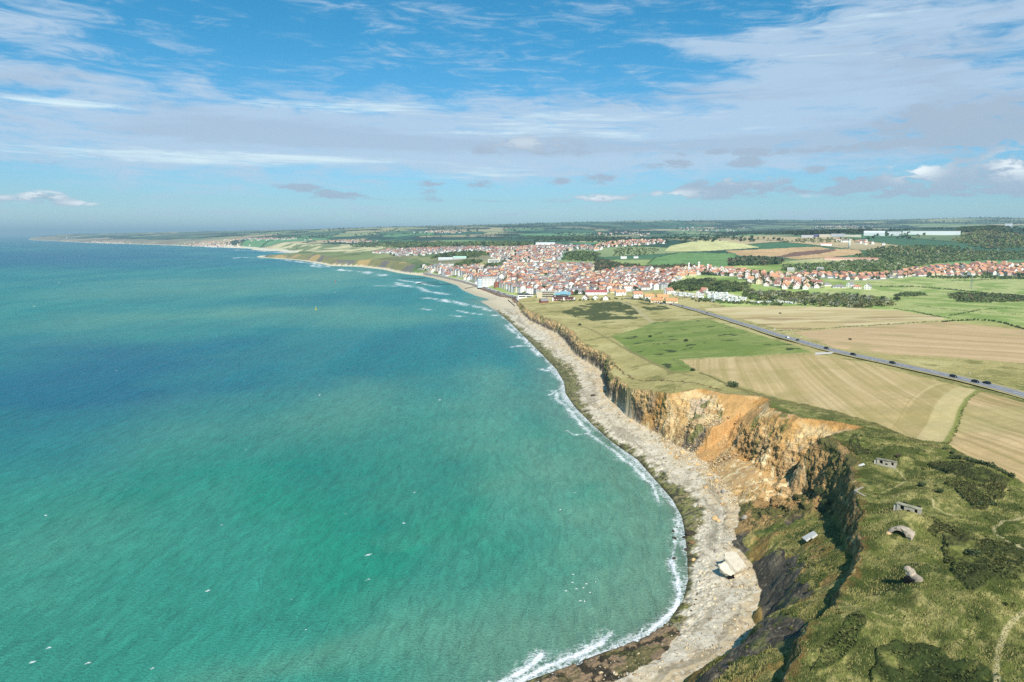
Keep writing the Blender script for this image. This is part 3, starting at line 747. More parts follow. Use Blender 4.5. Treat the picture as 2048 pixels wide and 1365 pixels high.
    t = S['t']; s = S.get('s', np.zeros(n)); kd = S['kind']; be = S.get('benchend', np.zeros(n))
    cx, cy = x + zn * .85, y - zn * .65
    F1, F3, F8 = f1, f3, f8
    f1 = fbm(cx, cy, 1.6, 3, 301); f3 = fbm(cx, cy, 4.0, 4, 303); f8 = fbm(cx, cy, 9.0, 4, 305)
    rock = mixc(np.tile(lin(190, 158, 108), (n, 1)), lin(214, 188, 138), sstep(.45, .62, f8))
    f3 = fbm(x * .5, y * .5 + zn * .2, 4.0, 4, 303)
    strata = vnoise(zn * 1.7 + f8 * 2.4, x * .03 + y * .02, 600)
    rock = mixc(rock, lin(140, 112, 78), sstep(.56, .72, strata) * .4)
    rock = mixc(rock, lin(84, 90, 44), sstep(.54, .64, f8) * sstep(400, 440, y) * .85)
    rock = mixc(rock, lin(86, 80, 74), sstep(.42, .22, t + (f8 - .5) * .3) * sstep(325, 360, y) * .85)
    rock = mixc(rock, lin(136, 106, 64), sstep(292, 276, y) * .6)
    rock = mixc(rock, lin(74, 80, 40), sstep(292, 276, y) * sstep(.46, .56, f8) * .85)
    ora = mixc(np.tile(lin(204, 164, 104), (n, 1)), lin(214, 188, 142), sstep(.42, .6, f8))
    ora = mixc(ora, lin(198, 150, 84), sstep(.5, .64, fbm(x, y, 13, 3, 610)) * .8)
    ora = mixc(ora, lin(150, 112, 64), sstep(.58, .68, f1) * .7)
    ora = mixc(ora, lin(190, 178, 158), sstep(.58, .66, fbm(x, y, 11, 4, 611)) * .65)
    ora = mixc(ora, lin(196, 142, 76), sstep(.82, .96, t) * .5)
    w3_ = np.clip(kd - 2, 0, 1)
    wallz = (1 - w3_) * sstep(.42, .50, t) * sstep(.74, .62, t) + w3_ * sstep(.42, .26, t + (f8 - .5) * .15)
    run = fbm((x * .35 + y * .2) * 3.0, (x * .94 - y * .3) * .35, 6.0, 4, 618)      # wash lines down the loose slope
    ora = mixc(ora, lin(222, 196, 148), (1 - wallz) * sstep(.50, .66, run) * .6)
    ora = mixc(ora, lin(176, 128, 72), (1 - wallz) * sstep(.48, .34, run) * .5)
    ora = mixc(ora, lin(150, 122, 84), wallz * .55)
    ora = mixc(ora, lin(92, 86, 76), w3_ * sstep(.16, .06, t + (f8 - .5) * .16) * .9)
    ora = mixc(ora, lin(186, 148, 98), (1 - w3_) * sstep(.46, .3, t) * .7)
    ora = mixc(ora, lin(226, 204, 154), sstep(.60, .7, fbm(x, y, 1.5, 2, 612)) * sstep(.4, .15, t) * .8)
    ora = mixc(ora, lin(104, 108, 56), sstep(.66, .72, fbm(x, y, 6, 4, 613)) * .8)
    ora = mixc(ora, lin(88, 80, 72), sstep(.62, .70, fbm(x, y, 15, 4, 614)) * sstep(.35, .15, t) * .9)
    f3 = fbm(cx, cy, 4.0, 4, 303)
    kk = np.clip(kd - 1, 0, 1)
    kk = sstep(.15, .6, kk + (f8 - .5) * .4)
    chu = soft('chute', x, y, 1, 1.5)
    ora = mixc(ora, lin(198, 152, 94), chu * .85)
    deb = soft('debris', x, y, 1, 3)
    dcl = mixc(np.tile(lin(196, 158, 104), (n, 1)), lin(228, 208, 164), sstep(.56, .66, fbm(x, y, 1.8, 3, 615)))
    dcl = mixc(dcl, lin(160, 132, 96), sstep(.5, .62, f8) * .6)
    ora = ora * (1 - deb[:, None] * .85) + dcl * deb[:, None] * .85
    kk = np.maximum(kk, deb)
    bare = rock * (1 - kk[:, None]) + ora * kk[:, None]
    veg = mixc(np.tile(lin(108, 108, 54), (n, 1)), lin(150, 140, 84), sstep(.48, .62, f3))
    veg = mixc(veg, lin(62, 78, 34), sstep(.48, .60, f8) * .9)
    veg = mixc(veg, lin(176, 152, 96), sstep(.60, .70, fbm(x, y, 1.3, 2, 620)) * .7)
    veg = mixc(veg, lin(150, 114, 66), sstep(.58, .66, fbm(x, y, 8, 3, 621)) * .6)
    gb = soft('greenbench', x, y, 1, 3)
    veg = mixc(veg, lin(78, 92, 40), gb * .6)
    sh = np.zeros(n)
    for k in ('shale1', 'shale2', 'shale3', 'shale4'):
        sh = np.maximum(sh, soft(k, x, y, 1, 5.0, 71))
    shc = mixc(np.tile(lin(98, 90, 76), (n, 1)), lin(74, 68, 58), sstep(.45, .6, f3))
    shc = mixc(shc, lin(150, 142, 118), sstep(.70, .78, fbm(cx, cy, .9, 2, 630)) * .6)
    shc = mixc(shc, lin(104, 108, 58), sstep(.60, .68, f8) * .6)
    veg = veg * (1 - sh[:, None]) + shc * sh[:, None]
    # face of the upper cliff above the overgrown bench
    face = sstep(.04, .16, s) * sstep(1.0, .92, s)
    fcol = mixc(np.tile(lin(118, 92, 60), (n, 1)), lin(190, 160, 112), sstep(.52, .64, f1))
    fcol = mixc(fcol, lin(60, 68, 34), sstep(.45, .6, f3) * .7)
    veg = veg * (1 - face[:, None] * .8) + fcol * (face[:, None] * .8)
    k1 = np.maximum(sstep(.25, .75, kd + (f8 - .5) * .5), deb)
    cc = veg * (1 - k1[:, None]) + bare * k1[:, None]
    col = np.where(cm[:, None], cc, col); cls[cm] = 2
    f1, f3, f8 = F1, F3, F8
    # torn turf lip
    lip = ok & (np.abs(S['dT']) < 1.6 + 2 * f3) & (y < 1000)
    col = np.where((lip & (f1 > .40))[:, None], mixc(col, lin(118, 84, 52), sstep(2.4, .3, S['dT']) * .6), col)
    # cracks in the slumping turf behind the scar
    dc_, _ = near_line(CRACK, x + (f3 - .5) * 5, y + (f3 - .5) * 5)
    col = mixc(col, lin(96, 70, 46), sstep(.9, .3, dc_) * ok)
    return np.clip(col, 0.004, 0.9), cls
ROAD = ground([(2300, 860), (2180, 829), (2048, 790), (1970, 768), (1880, 748), (1785, 727), (1716, 712), (1640, 696), (1560, 672), (1500, 652), (1450, 637), (1400, 622), (1360, 611), (1325, 604), (1290, 599), (1250, 596)])[:, :2]
CRACK = ground([(1228, 728), (1240, 742), (1268, 760), (1300, 763), (1330, 761), (1370, 764), (1402, 770), (1440, 781)])[:, :2]

from concurrent.futures import ThreadPoolExecutor
def in_threads(fn, *arrs):
    k = max(1, len(arrs[0]) // 70000)
    jobs = list(zip(*[np.array_split(a, k) for a in arrs]))
    with ThreadPoolExecutor(4) as ex:
        return list(ex.map(lambda j: fn(*j), jobs))
def shape_ground(xs, ys):
    S = survey(xs, ys, fine=True)
    z = S['z']
    t = S['t']
    nearn = np.clip(1.3 - ys / 700, 0, 1)
    # tussocks, hummocks and scrub
    on = (t > 1.5)
    z = z + on * (fbm(xs, ys, 22, 4, 701) - .5) * np.where(ys < 330, 2.2, .8) * (ys < 1000)
    turf = (fbm(xs, ys, 1.8, 3, 702) - .5) * .7 + (fbm(xs, ys, .6, 2, 703) - .5) * .28
    plain = np.zeros(len(xs))
    for k in ('stubble', 'furrow', 'pasture', 'brownfield', 'roughfield'):
        plain = np.maximum(plain, inside(RW[k], xs, ys))
    z = z + on * turf * (1 - plain * .85) * nearn
    for k, h in (('bramble1', 1.5), ('bramble2', 1.5), ('bramble3', 1.1), ('bramble4', 1.1), ('bramble5', 1.3), ('bramble6', 1.6), ('bramble7', .8)):
        w = soft(k, xs, ys, 1, 6.5, 61) * on
        z = z + w * h * (.0 + 1.0 * fbm(xs, ys, 2.6, 3, 710))
    # rock: ledges, gullies and fallen blocks
    rd, _ = near_line(ROAD, xs, ys)
    z = z + (S['up'] - .45 - z) * sstep(15, 8.5, rd) * on * (ys < 1500)
    c = (t >= 0) & (t <= 1)
    ledge = np.abs(vnoise(xs / 2.2, ys / 2.2, 721) - .5) * 2
    rough = (fbm(xs, ys, 5.0, 5, 720, .6) - .5) * 5.0 + (ledge - .5) * 1.1 + (vnoise(xs / .9, ys / .9, 723) - .5) * .9
    rough0 = 0
    amp = np.sin(np.clip(t, 0, 1) * math.pi) ** .6
    rockk = np.clip(S['kind'], 0, 1)
    slip = np.clip(S['kind'] - 1, 0, 1)
    w3_ = np.clip(S['kind'] - 2, 0, 1)
    wallz = (1 - w3_) * sstep(.42, .50, t) * sstep(.74, .62, t) + w3_ * sstep(.40, .26, t)
    loose = slip * (1 - wallz)
    gully = (fbm(xs * 1.4, ys * 1.4, 16.0, 3, 725) - .5) * 7.0 * rockk
    z = z + c * amp * (rough * (.42 + .30 * rockk) * (1 - .80 * loose) + gully * (1 - .45 * loose))
    chu = np.maximum(soft('chute', xs, ys, 1, 1.5), soft('debris', xs, ys, 1, 3) * .6)
    rough = rough * (1 - .8 * chu)
    # step-like ledges
    step = np.round(z / 3.1) * 3.1
    z = z + c * amp * rockk * (step - z) * .55 * (1 - loose) * sstep(.3, .55, vnoise(xs / 9, ys / 9, 727))
    # beach: pebble banks and slabs
    b = (t == -0.5)
    z = z + b * ((fbm(xs, ys, 1.5, 3, 730) - .5) * .24 + (fbm(xs, ys, 6, 3, 731) - .5) * .36) * np.clip(S['dW'] / 4, .15, 1) * (ys < 1000)
    pl = soft('platform', xs, ys, 1, 3)
    z = z + pl * (sstep(.46, .56, fbm(xs, ys, 3.4, 4, 580)) * -.55 + .2) * (S['dW'] > 0)
    wd = b & (ys < 1000) & (S['tb'] < .4)
    z = z + wd * (vnoise(xs / .8, ys / .8, 733) - .35) * .7 * np.clip(S['dW'] / 2, 0, 1)
    z = z + (ys > 1900) * (t < -.6) * 0 
    z = z + sstep(2600, 3600, ys) * (S['dW'] > 150) * (fbm(xs, ys, 420, 3, 740) - .5) * 14
    dune = soft('dunes', xs, ys, 1, 60)
    z = z + dune * (fbm(xs, ys, 130, 4, 741) - .4) * 16
    cols, cls = ground_colours(xs, ys, S, z)
    wgt = np.where(c, np.sin(np.clip(t, 0, 1) * math.pi) ** .5, 0.0)
    s_ = S.get('s', np.zeros(len(xs)))
    wgt = wgt * np.maximum(rockk * (1 - .88 * loose), np.sin(np.clip(s_, 0, 1) * math.pi) * .8) * (1 - .85 * chu)
    return z, cols, cls, wgt
def weather_cliff(o, w):
    """rock faces broken into ledges and blocks by real displacement"""
    lv = np.round(np.clip(w, 0, 1) * 12).astype(int)
    # the rim of the sheet stays put so that it meets its neighbours
    me = o.data
    le = np.empty(len(me.loops), np.int32); me.loops.foreach_get('edge_index', le)
    cnt = np.bincount(le, minlength=len(me.edges))
    ev = np.empty(len(me.edges) * 2, np.int32); me.edges.foreach_get('vertices', ev)
    rim = np.unique(ev.reshape(-1, 2)[cnt == 1]); lv[rim] = 0
    wa = me.attributes.new('wgt', 'FLOAT', 'POINT'); wa.data.foreach_set('value', (lv / 12.0).astype(np.float32))
    bm = bmesh.new(); bm.from_mesh(me)
    tall = [e for e in bm.edges if abs(e.verts[0].co.z - e.verts[1].co.z) > max(1.0, .6 * e.calc_length())]
    bmesh.ops.subdivide_edges(bm, edges=tall, cuts=3, use_grid_fill=True)
    bm.to_mesh(me); bm.free()
    me.polygons.foreach_set('use_smooth', np.ones(len(me.polygons), bool))
    arr = np.empty(len(me.vertices), np.float32); me.attributes['wgt'].data.foreach_get('value', arr)
    lv = np.round(np.clip(arr, 0, 1) * 12).astype(int)
    vg = o.vertex_groups.new(name='rock')
    for k in range(1, 13):
        ids = np.where(lv == k)[0]
        if len(ids): vg.add(ids.tolist(), k / 12.0, 'REPLACE')
    sd = o.modifiers.new('fine', 'SUBSURF'); sd.subdivision_type = 'SIMPLE'; sd.levels = 1; sd.render_levels = 1
    for nm, typ, size, st in (('blocks', 'VORONOI', 3.2, 2.4), ('crags', 'CLOUDS', 1.7, 2.2), ('chips', 'CLOUDS', .6, .9)):
        t = bpy.data.textures.new(nm, typ); t.noise_scale = size
        if typ == 'CLOUDS': t.noise_depth = 4
        m = o.modifiers.new(nm, 'DISPLACE'); m.texture = t; m.texture_coords = 'GLOBAL'; m.vertex_group = 'rock'; m.strength = st; m.mid_level = .5
ZONE_W = []
def build_ground():
    ZONE_W.extend(wp(z[1]) for z in ZONES)
    A = np.concatenate([np.arange(-0.88, 0.97, 0.00115), np.arange(0.97, 1.5, 0.004)])
    Y = [58.0]
    while Y[-1] < 15500:
        y = Y[-1]
        Y.append(y + max(0.27, min(6.0e-6 * y * y, .0052 * y)))
    Y = np.array(Y)
    GX = A[None] * Y[:, None]; GY = np.broadcast_to(Y[:, None], GX.shape)
    x = GX.ravel(); y = GY.ravel()
    # keep what is land, with a skirt running down under the water
    cand = ~((y < 900) & (x < -75)) 
    keep = np.zeros(len(x), bool)
    keep[cand] = inside(W_poly, x[cand] + np.where(y[cand] < 1000, 25, 40 + y[cand] * .01), y[cand])
    keep |= inside(W_poly, x, y)
    skirt = (y < 260) & (x > -80) & (x < 70) & ~keep
    if skirt.any():
        dd, _ = near_line(WL, x[skirt], y[skirt])
        kk = np.zeros(len(x), bool); kk[np.where(skirt)[0][dd < 25]] = True
        keep |= kk
    ids = np.full(len(x), -1, np.int64); ids[keep] = np.arange(keep.sum())
    xs, ys = x[keep], y[keep]
    parts = in_threads(shape_ground, xs, ys)
    amp = np.concatenate([p[3] for p in parts])
    z = np.concatenate([p[0] for p in parts]); cols = np.concatenate([p[1] for p in parts]); cls = np.concatenate([p[2] for p in parts])
    V = np.stack([xs, ys, z], -1)
    nr, nc = GX.shape
    idg = ids.reshape(nr, nc)
    q = np.stack([idg[:-1, :-1], idg[:-1, 1:], idg[1:, 1:], idg[1:, :-1]], -1).reshape(-1, 4)
    q = q[(q >= 0).all(1)]
    fc = np.sort(cls[q], 1)[:, 2]
    mats = {'grass': surface_material('turf', .95, .55, 1.6, .42), 'stone': surface_material('shingle', .85, .2, 3.2, .16, .2, .22, 3.6), 'rock': surface_material('rock_face', .92, .8, 1.5, .30, .2, strata=.36),
            'crop': surface_material('field_soil', .95, .25, 1.1, .15), 'hill': surface_material('far_land', .95, .1, .05, .22)}
    names = {0: ('grassland', 'grass'), 1: ('beach', 'stone'), 2: ('cliff', 'rock'), 3: ('stubble_field', 'crop'), 4: ('furrowed_field', 'crop'), 5: ('pasture', 'crop'), 6: ('brown_field', 'crop'), 7: ('fallow_field', 'crop'), 8: ('hills', 'hill')}
    for k, (nm, mt) in names.items():
        f = q[fc == k]
        if not len(f):
            continue
        u, inv = np.unique(f, return_inverse=True)
        o = mesh_object(nm, V[u], inv.reshape(-1, 4), mats[mt], cols[u], {'rk': np.clip(amp[u] * 1.5, 0, 1)} if k == 2 else None)
        o['kind'] = 'structure'
        if k == 2: weather_cliff(o, amp[u])
    return V
# ------------------------------------------------------------------ sea
def water_material():
    m = bpy.data.materials.new('sea_water'); m.use_nodes = True
    g = NT(m.node_tree)
    at = g.n('ShaderNodeAttribute', attribute_name='col')
    fo = g.n('ShaderNodeAttribute', attribute_name='foam')
    geo = g.n('ShaderNodeNewGeometry')
    pos = geo.outputs['Position']
    # wind waves running towards the shore: long crests, several sizes
    mp = g.n('ShaderNodeMapping', ins={'Vector': pos})
    mp.inputs['Rotation'].default_value = (0, 0, math.radians(-32))
    mp.inputs['Scale'].default_value = (1.0, 0.24, 1.0)
    w1 = g.noise(mp.outputs[0], .22, 4.0, .62, .4)
    w2 = g.noise(mp.outputs[0], .035, 3.0, .55, .6)
    w3 = g.noise(pos, 1.1, 3.0, .6)
    h = g.m('ADD', g.m('ADD', g.m('MULTIPLY', w1, 1.0), g.m('MULTIPLY', w2, 1.6)), g.m('MULTIPLY', w3, .22))
    b = g.n('ShaderNodeBump', ins={'Strength': 1.0, 'Distance': 2.4, 'Height': h})
    n1 = g.noise(pos, .55, 5.0, .68, .5); n2 = g.noise(pos, 2.2, 4.0, .7)
    nn = g.m('ADD', g.m('MULTIPLY', n1, .6), g.m('MULTIPLY', n2, .4))
    th = g.m('SUBTRACT', 1.0, fo.outputs['Fac'])
    foam = g.ss(g.m('SUBTRACT', g.m('ADD', g.m('MULTIPLY', g.m('SUBTRACT', nn, .5), 2.2), .5), th), -.22, .40)
    foam = g.m('MULTIPLY', foam, g.ss(fo.outputs['Fac'], .02, .12))
    vo = g.n('ShaderNodeTexVoronoi', feature='DISTANCE_TO_EDGE', ins={'Vector': g.n('ShaderNodeVectorMath', operation='ADD', ins={0: pos, 1: g.vmul(g.n('ShaderNodeTexNoise', ins={'Vector': pos, 'Scale': .35, 'Detail': 4.0}).outputs['Color'], (5.0, 5.0, 0.0))}).outputs[0], 'Scale': .5})
    lace = g.m('MULTIPLY', g.ss(vo.outputs['Distance'], .16, .02), g.ss(g.m('ADD', fo.outputs['Fac'], g.m('MULTIPLY', g.m('SUBTRACT', n1, .5), .8)), .12, .50))
    foam = g.m('MAXIMUM', foam, g.m('MULTIPLY', lace, .75))
    # light and dark water within the swell
    w4 = g.noise(mp.outputs[0], .55, 4.0, .65, .3)
    sw = g.m('ADD', .16, g.m('ADD', g.m('MULTIPLY', w1, .56), g.m('ADD', g.m('MULTIPLY', w2, .28), g.m('MULTIPLY', w4, .64))))
    c0 = g.n('ShaderNodeVectorMath', operation='SCALE', ins={0: at.outputs['Color'], 'Scale': sw})
    c = g.mix(foam, c0.outputs[0], (.86, .88, .88))
    r = g.m('ADD', .32, g.m('MULTIPLY', foam, .5))
    p = g.n('ShaderNodeBsdfPrincipled', ins={'Base Color': c, 'Roughness': r, 'Normal': b.outputs[0], 'IOR': 1.33})
    p.inputs['Specular IOR Level'].default_value = .22
    g.n('ShaderNodeOutputMaterial', ins={'Surface': p.outputs[0]})
    return m
BREAKERS = [  # photo points along breaking crests, half width in metres, strength
    ([(960, 1385), (1000, 1368), (1050, 1340), (1083, 1310)], 1.5, 1.1), ([(1040, 1362), (1100, 1330), (1150, 1312), (1195, 1292), (1217, 1270)], 1.7, 1.0), ([(1090, 1335), (1180, 1315), (1250, 1290), (1305, 1262)], 2.4, .62),
    ([(1277, 1280), (1283, 1258)], .7, .8), ([(1300, 1262), (1330, 1236), (1352, 1215), (1359, 1190), (1352, 1150), (1345, 1120)], 1.1, 1.1), ([(1330, 1240), (1352, 1212), (1362, 1185)], 1.2, 1.0),
    ([(1345, 1120), (1350, 1090), (1352, 1060), (1350, 1040)], 1.6, .66), ([(1320, 1000), (1300, 965), (1270, 935), (1235, 905), (1200, 885), (1170, 855)], 2.2, .82),
    ([(1170, 855), (1140, 825), (1112, 800), (1108, 780)], 2.6, .70), ([(1100, 790), (1120, 778)], 1.0, .9), ([(1125, 760), (1105, 745), (1085, 738)], 2.4, .9), ([(1118, 752), (1100, 728)], 3.0, .75),
    ([(1080, 712), (1060, 692), (1036, 692)], 2.6, .85), ([(1060, 690), (1030, 664), (1010, 650)], 3.0, .85), ([(1130, 862), (1150, 870), (1178, 868)], .8, .8), ([(1030, 694), (1010, 696)], 1.5, .7),
    ([(1000, 632), (970, 629), (940, 627), (915, 622)], 5, .8), ([(985, 622), (950, 612), (900, 603)], 6, .72), ([(930, 611), (880, 600), (850, 596)], 8, .82), ([(905, 590), (860, 585), (830, 575)], 9, .72), ([(880, 573), (840, 566), (790, 560)], 9, .9), ([(820, 575), (790, 566)], 10, .9),
    ([(770, 552), (730, 545), (690, 541), (680, 539)], 12, .9), ([(660, 534), (630, 528), (600, 524)], 12, .9), ([(640, 535), (625, 531)], 14, .8), ([(520, 517), (490, 515), (470, 517)], 14, .9), ([(548, 517), (600, 525)], 10, .8), ([(590, 508), (520, 503), (470, 500)], 14, .8),
    ([(460, 497), (410, 495)], 18, .8), ([(340, 493), (325, 492)], 20, .8), ([(870, 620), (850, 618)], 6, .7), ([(800, 573), (750, 572)], 9, .7), ([(900, 632), (925, 634)], 5, .7)]
WHITECAPS = [(736, 1110, 1.4), (735, 1160, .9), (415, 1182, .9), (92, 1031, 1.1), (97, 1296, .8), (66, 1324, .9), (178, 1326, .9), (304, 1337, .8), (583, 1199, .6), (444, 1050, .7), (809, 1046, 1.1), (690, 1028, .7), (565, 626, 3.0), (470, 559, 4), (372, 563, 3),
             (945, 720, 2.2), (1025, 742, 1.6), (520, 660, 2.0), (230, 742, 1.8), (67, 613, 2.5), (117, 566, 3), (190, 570, 3), (165, 530, 6), (185, 529, 6), (337, 550, 4), (270, 585, 2.5), (715, 640, 2), (830, 985, .8), (770, 930, .7), (880, 800, 1.3), (640, 790, 1.0), (490, 900, .8), (250, 980, .8), (610, 1260, .5), (1120, 1020, .6), (1150, 985, .6), (300, 690, 1.8), (810, 690, 1.5), (560, 745, 1.2), (672, 585, 3), (610, 600, 3)]
# big soft patches, blue painting cloud shadow over deeper water, pale for cloudier water: photo x, y, half width, half height (photo px), colour weight (+ blue, - pale)
PATCHES = [(60, 720, 330, 75, 1.25), (420, 730, 420, 50, .45), (760, 690, 220, 40, .5), (800, 760, 260, 45, .25), (120, 800, 300, 60, 1.0), (150, 900, 260, 60, .38), (120, 521, 230, 10, 1.4), (60, 508, 200, 8, 1.3), (200, 480, 400, 6, .8), (420, 530, 260, 8, .55), (640, 600, 210, 14, .55), (420, 603, 160, 10, .3), (300, 655, 260, 16, .15), (900, 655, 110, 14, .4),
           (560, 560, 260, 16, -.65), (300, 585, 240, 14, -.45), (250, 640, 320, 22, -.55), (760, 640, 200, 12, -.5), (640, 620, 160, 10, -.5), (1000, 800, 110, 70, -.5), (1120, 930, 130, 80, -.75), (1240, 1050, 110, 110, -.8), (1150, 1180, 160, 80, -.45), (1000, 1240, 260, 60, -.55), (1260, 1190, 80, 60, -.7), (800, 1300, 250, 40, -.4), (500, 1345, 260, 25, -.35),
           (60, 1140, 140, 130, -.2), (230, 1040, 120, 60, -.15), (720, 800, 260, 50, -.45), (420, 870, 160, 40, -.2), (600, 860, 220, 50, -.15), (850, 950, 200, 80, -.2), (700, 540, 120, 10, -.5)]
def shade_sea(xs, ys, inl):
    d, _ = near_line(WL, xs, ys)
    d = np.where(inl, -d, d)
    n = len(xs)
    # colour of the water body, cloud shadow painted into the blue patches
    f1 = fbm(xs, ys, 60, 4, 801); f2 = fbm(xs, ys, 420, 4, 803)
    lu = 1024 + F * xs / (ys * CP + CAM_H * SP); 
    blue = np.zeros(n); pale = np.zeros(n)
    for (pu, pv, hw, hh, wt) in PATCHES:
        c, e1, e2 = at_h(np.array([pu, pu + hw, pu]), np.array([pv, pv, max(pv - hh, 471)]), 0.0)
        a = np.linalg.norm(e1 - c); b = np.linalg.norm(e2 - c) ; dirv = (c / np.linalg.norm(c))
        c2 = at_h(np.array([pu]), np.array([pv + hh]), 0.0)[0]
        b = .5 * (b + np.linalg.norm(c2 - c))
        jx = (fbm(xs, ys, a * .8, 4, 810) - .5) * a * 1.1; jy = (fbm(xs, ys, a * .8, 4, 815) - .5) * b * 1.3
        rx = xs + jx - c[0]; ry = ys + jy - c[1]
        al = rx * dirv[0] + ry * dirv[1]; ac = rx * dirv[1] - ry * dirv[0]
        w = np.exp(-(ac / a) ** 2 - (al / b) ** 2)
        if wt > 0:
            blue = np.maximum(blue, 0) + wt * w
        else:
            pale = pale - wt * w
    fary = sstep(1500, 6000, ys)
    fs = fbm(xs * 1.6, ys * .55, 150, 4, 807)
    col = np.tile(lin(38, 142, 116), (n, 1))
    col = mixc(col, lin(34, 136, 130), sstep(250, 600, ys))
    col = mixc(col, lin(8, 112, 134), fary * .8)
    col = mixc(col, lin(70, 146, 130), sstep(.47, .62, fs) * .48)
    col = mixc(col, lin(14, 108, 108), sstep(.50, .36, fs) * .26)
    col = mixc(col, lin(16, 98, 126), np.clip(blue * .66 + (f2 - .5) * .5 * (blue > .08), 0, 1) * .85)
    col = mixc(col, lin(104, 156, 132), np.clip(pale * 1.15 + (f1 - .5) * .4 * (pale > .05), 0, 1) * .85)
    col = mixc(col, lin(118, 150, 128), sstep(40, 0, d + (f1 - .5) * 20) * .6 * (ys < 1300))
    col = mixc(col, lin(102, 116, 98), sstep(9, -1, d) * .7 * (ys < 1300))
    # foam: a line along the shore, breakers, and whitecaps
    foam = sstep(6.5, -1.5, d + (fbm(xs, ys, 22, 3, 820) - .55) * 12) * .60 * (d > -8)
    foam = np.where(ys > 1000, foam * .6 * (ys < 2600), foam)
    bl = [p for b in BREAKERS for p in b[0]]
    for pts, hw, st in BREAKERS:
        p = np.array(pts, float); L = at_h(p[:, 0], p[:, 1], 0.0)
        m = (xs > L[:, 0].min() - 60) & (xs < L[:, 0].max() + 60) & (ys > L[:, 1].min() - 80) & (ys < L[:, 1].max() + 80)
        if not m.any():
            continue
        jx = (fbm(xs[m], ys[m], hw * 5, 3, 830) - .5) * hw * 3
        dd, _ = near_line(L, xs[m] + jx, ys[m] + jx)
        foam[m] = np.maximum(foam[m], st * np.where(hw > 4, .95, 1.0) * np.maximum(np.exp(-(dd / (hw * .75)) ** 2), .42 * np.exp(-(dd / (hw * 2.6)) ** 2)) * (.35 + 1.0 * fbm(xs[m], ys[m], hw * 4, 3, 831)))
    for (u, v, r) in WHITECAPS:
        c = at_h(np.array([u]), np.array([v]), 0.0)[0]
        m = (np.abs(xs - c[0]) < 9 * r) & (np.abs(ys - c[1]) < 9 * r)
        al = (xs[m] - c[0]) * .82 + (ys[m] - c[1]) * .57; ac = -(xs[m] - c[0]) * .57 + (ys[m] - c[1]) * .82
        foam[m] = np.maximum(foam[m], 1.0 * np.exp(-(al / (.95 * r)) ** 2 - (ac / (.38 * r)) ** 2))
    return col, foam
def build_sea():
    A = np.arange(-1.15, 1.05, 0.0021)
    Y = [55.0]
    while Y[-1] < 62000:
        y = Y[-1]
        Y.append(y + max(0.45, min(1.3e-5 * y * y, .012 * y)))
    Y = np.array(Y)
    GX = A[None] * Y[:, None]; GY = np.broadcast_to(Y[:, None], GX.shape)
    x = GX.ravel(); y = GY.ravel()
    inl = inside(W_poly, x, y)
    edge = inl & inside(W_poly, x - np.where(y < 1000, 14, 30), y) & inside(W_poly, x, y - 14)
    keep = ~edge
    ids = np.full(len(x), -1, np.int64); ids[keep] = np.arange(keep.sum())
    xs, ys = x[keep], y[keep]
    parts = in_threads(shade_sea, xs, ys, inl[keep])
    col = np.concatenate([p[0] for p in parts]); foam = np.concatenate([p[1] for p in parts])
    n = len(xs)
    zz = np.zeros(n)
    V = np.stack([xs, ys, zz], -1)
    nr, nc = GX.shape
    idg = ids.reshape(nr, nc)
    q = np.stack([idg[:-1, :-1], idg[:-1, 1:], idg[1:, 1:], idg[1:, :-1]], -1).reshape(-1, 4)
    q = q[(q >= 0).all(1)]
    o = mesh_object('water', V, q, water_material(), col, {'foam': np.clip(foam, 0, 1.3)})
    o['kind'] = 'structure'
# ------------------------------------------------------------------ air between here and the hills
def build_haze(zlo, zhi):
    bm = bmesh.new()
    bmesh.ops.create_cube(bm, size=1.0)
    me = bpy.data.meshes.new('haze')
    bm.to_mesh(me); bm.free()
    o = bpy.data.objects.new('haze', me)
    COL.objects.link(o)
    y0, y1 = -1500.0, 64000.0
    o.location = (0, (y0 + y1) / 2, (zlo + zhi) / 2)
    o.scale = (150000, y1 - y0, zhi - zlo)
    m = bpy.data.materials.new('air'); m.use_nodes = True
    g = NT(m.node_tree)
    v = g.n('ShaderNodeVolumePrincipled')
    v.inputs['Color'].default_value = (.62, .88, 1.0, 1)
    v.inputs['Density'].default_value = HAZE_DENSITY
    v.inputs['Anisotropy'].default_value = 0.1
    g.n('ShaderNodeOutputMaterial', ins={'Volume': v.outputs[0]})
    me.materials.append(m)
    o['kind'] = 'stuff'
HAZE_DENSITY = 6.2e-5
# ------------------------------------------------------------------ kit for building things
rnd = random.Random(11)
ORD = ['first', 'second', 'third', 'fourth', 'fifth', 'sixth', 'seventh', 'eighth', 'ninth', 'tenth', 'eleventh', 'twelfth', 'thirteenth', 'fourteenth', 'fifteenth', 'sixteenth', 'seventeenth', 'eighteenth', 'nineteenth', 'twentieth']
def ordinal(k, n):
    """k-th of n counted along the picture from the left"""
    if n == 1: return 'the only one'
    if k == 0: return 'leftmost'
    if k == n - 1: return 'rightmost'
    if k < 20: return ORD[k] + ' from left'
    if n - 1 - k < 20: return ORD[n - 1 - k] + ' from right'
    t = ['', '', 'twenty', 'thirty', 'forty', 'fifty', 'sixty', 'seventy', 'eighty', 'ninety'][(k + 1) // 10]
    r = (k + 1) % 10
    return (t + ('-' + ORD[r - 1] if r else '') if r else t[:-1] + 'ieth') + ' from left'
_mats = {}
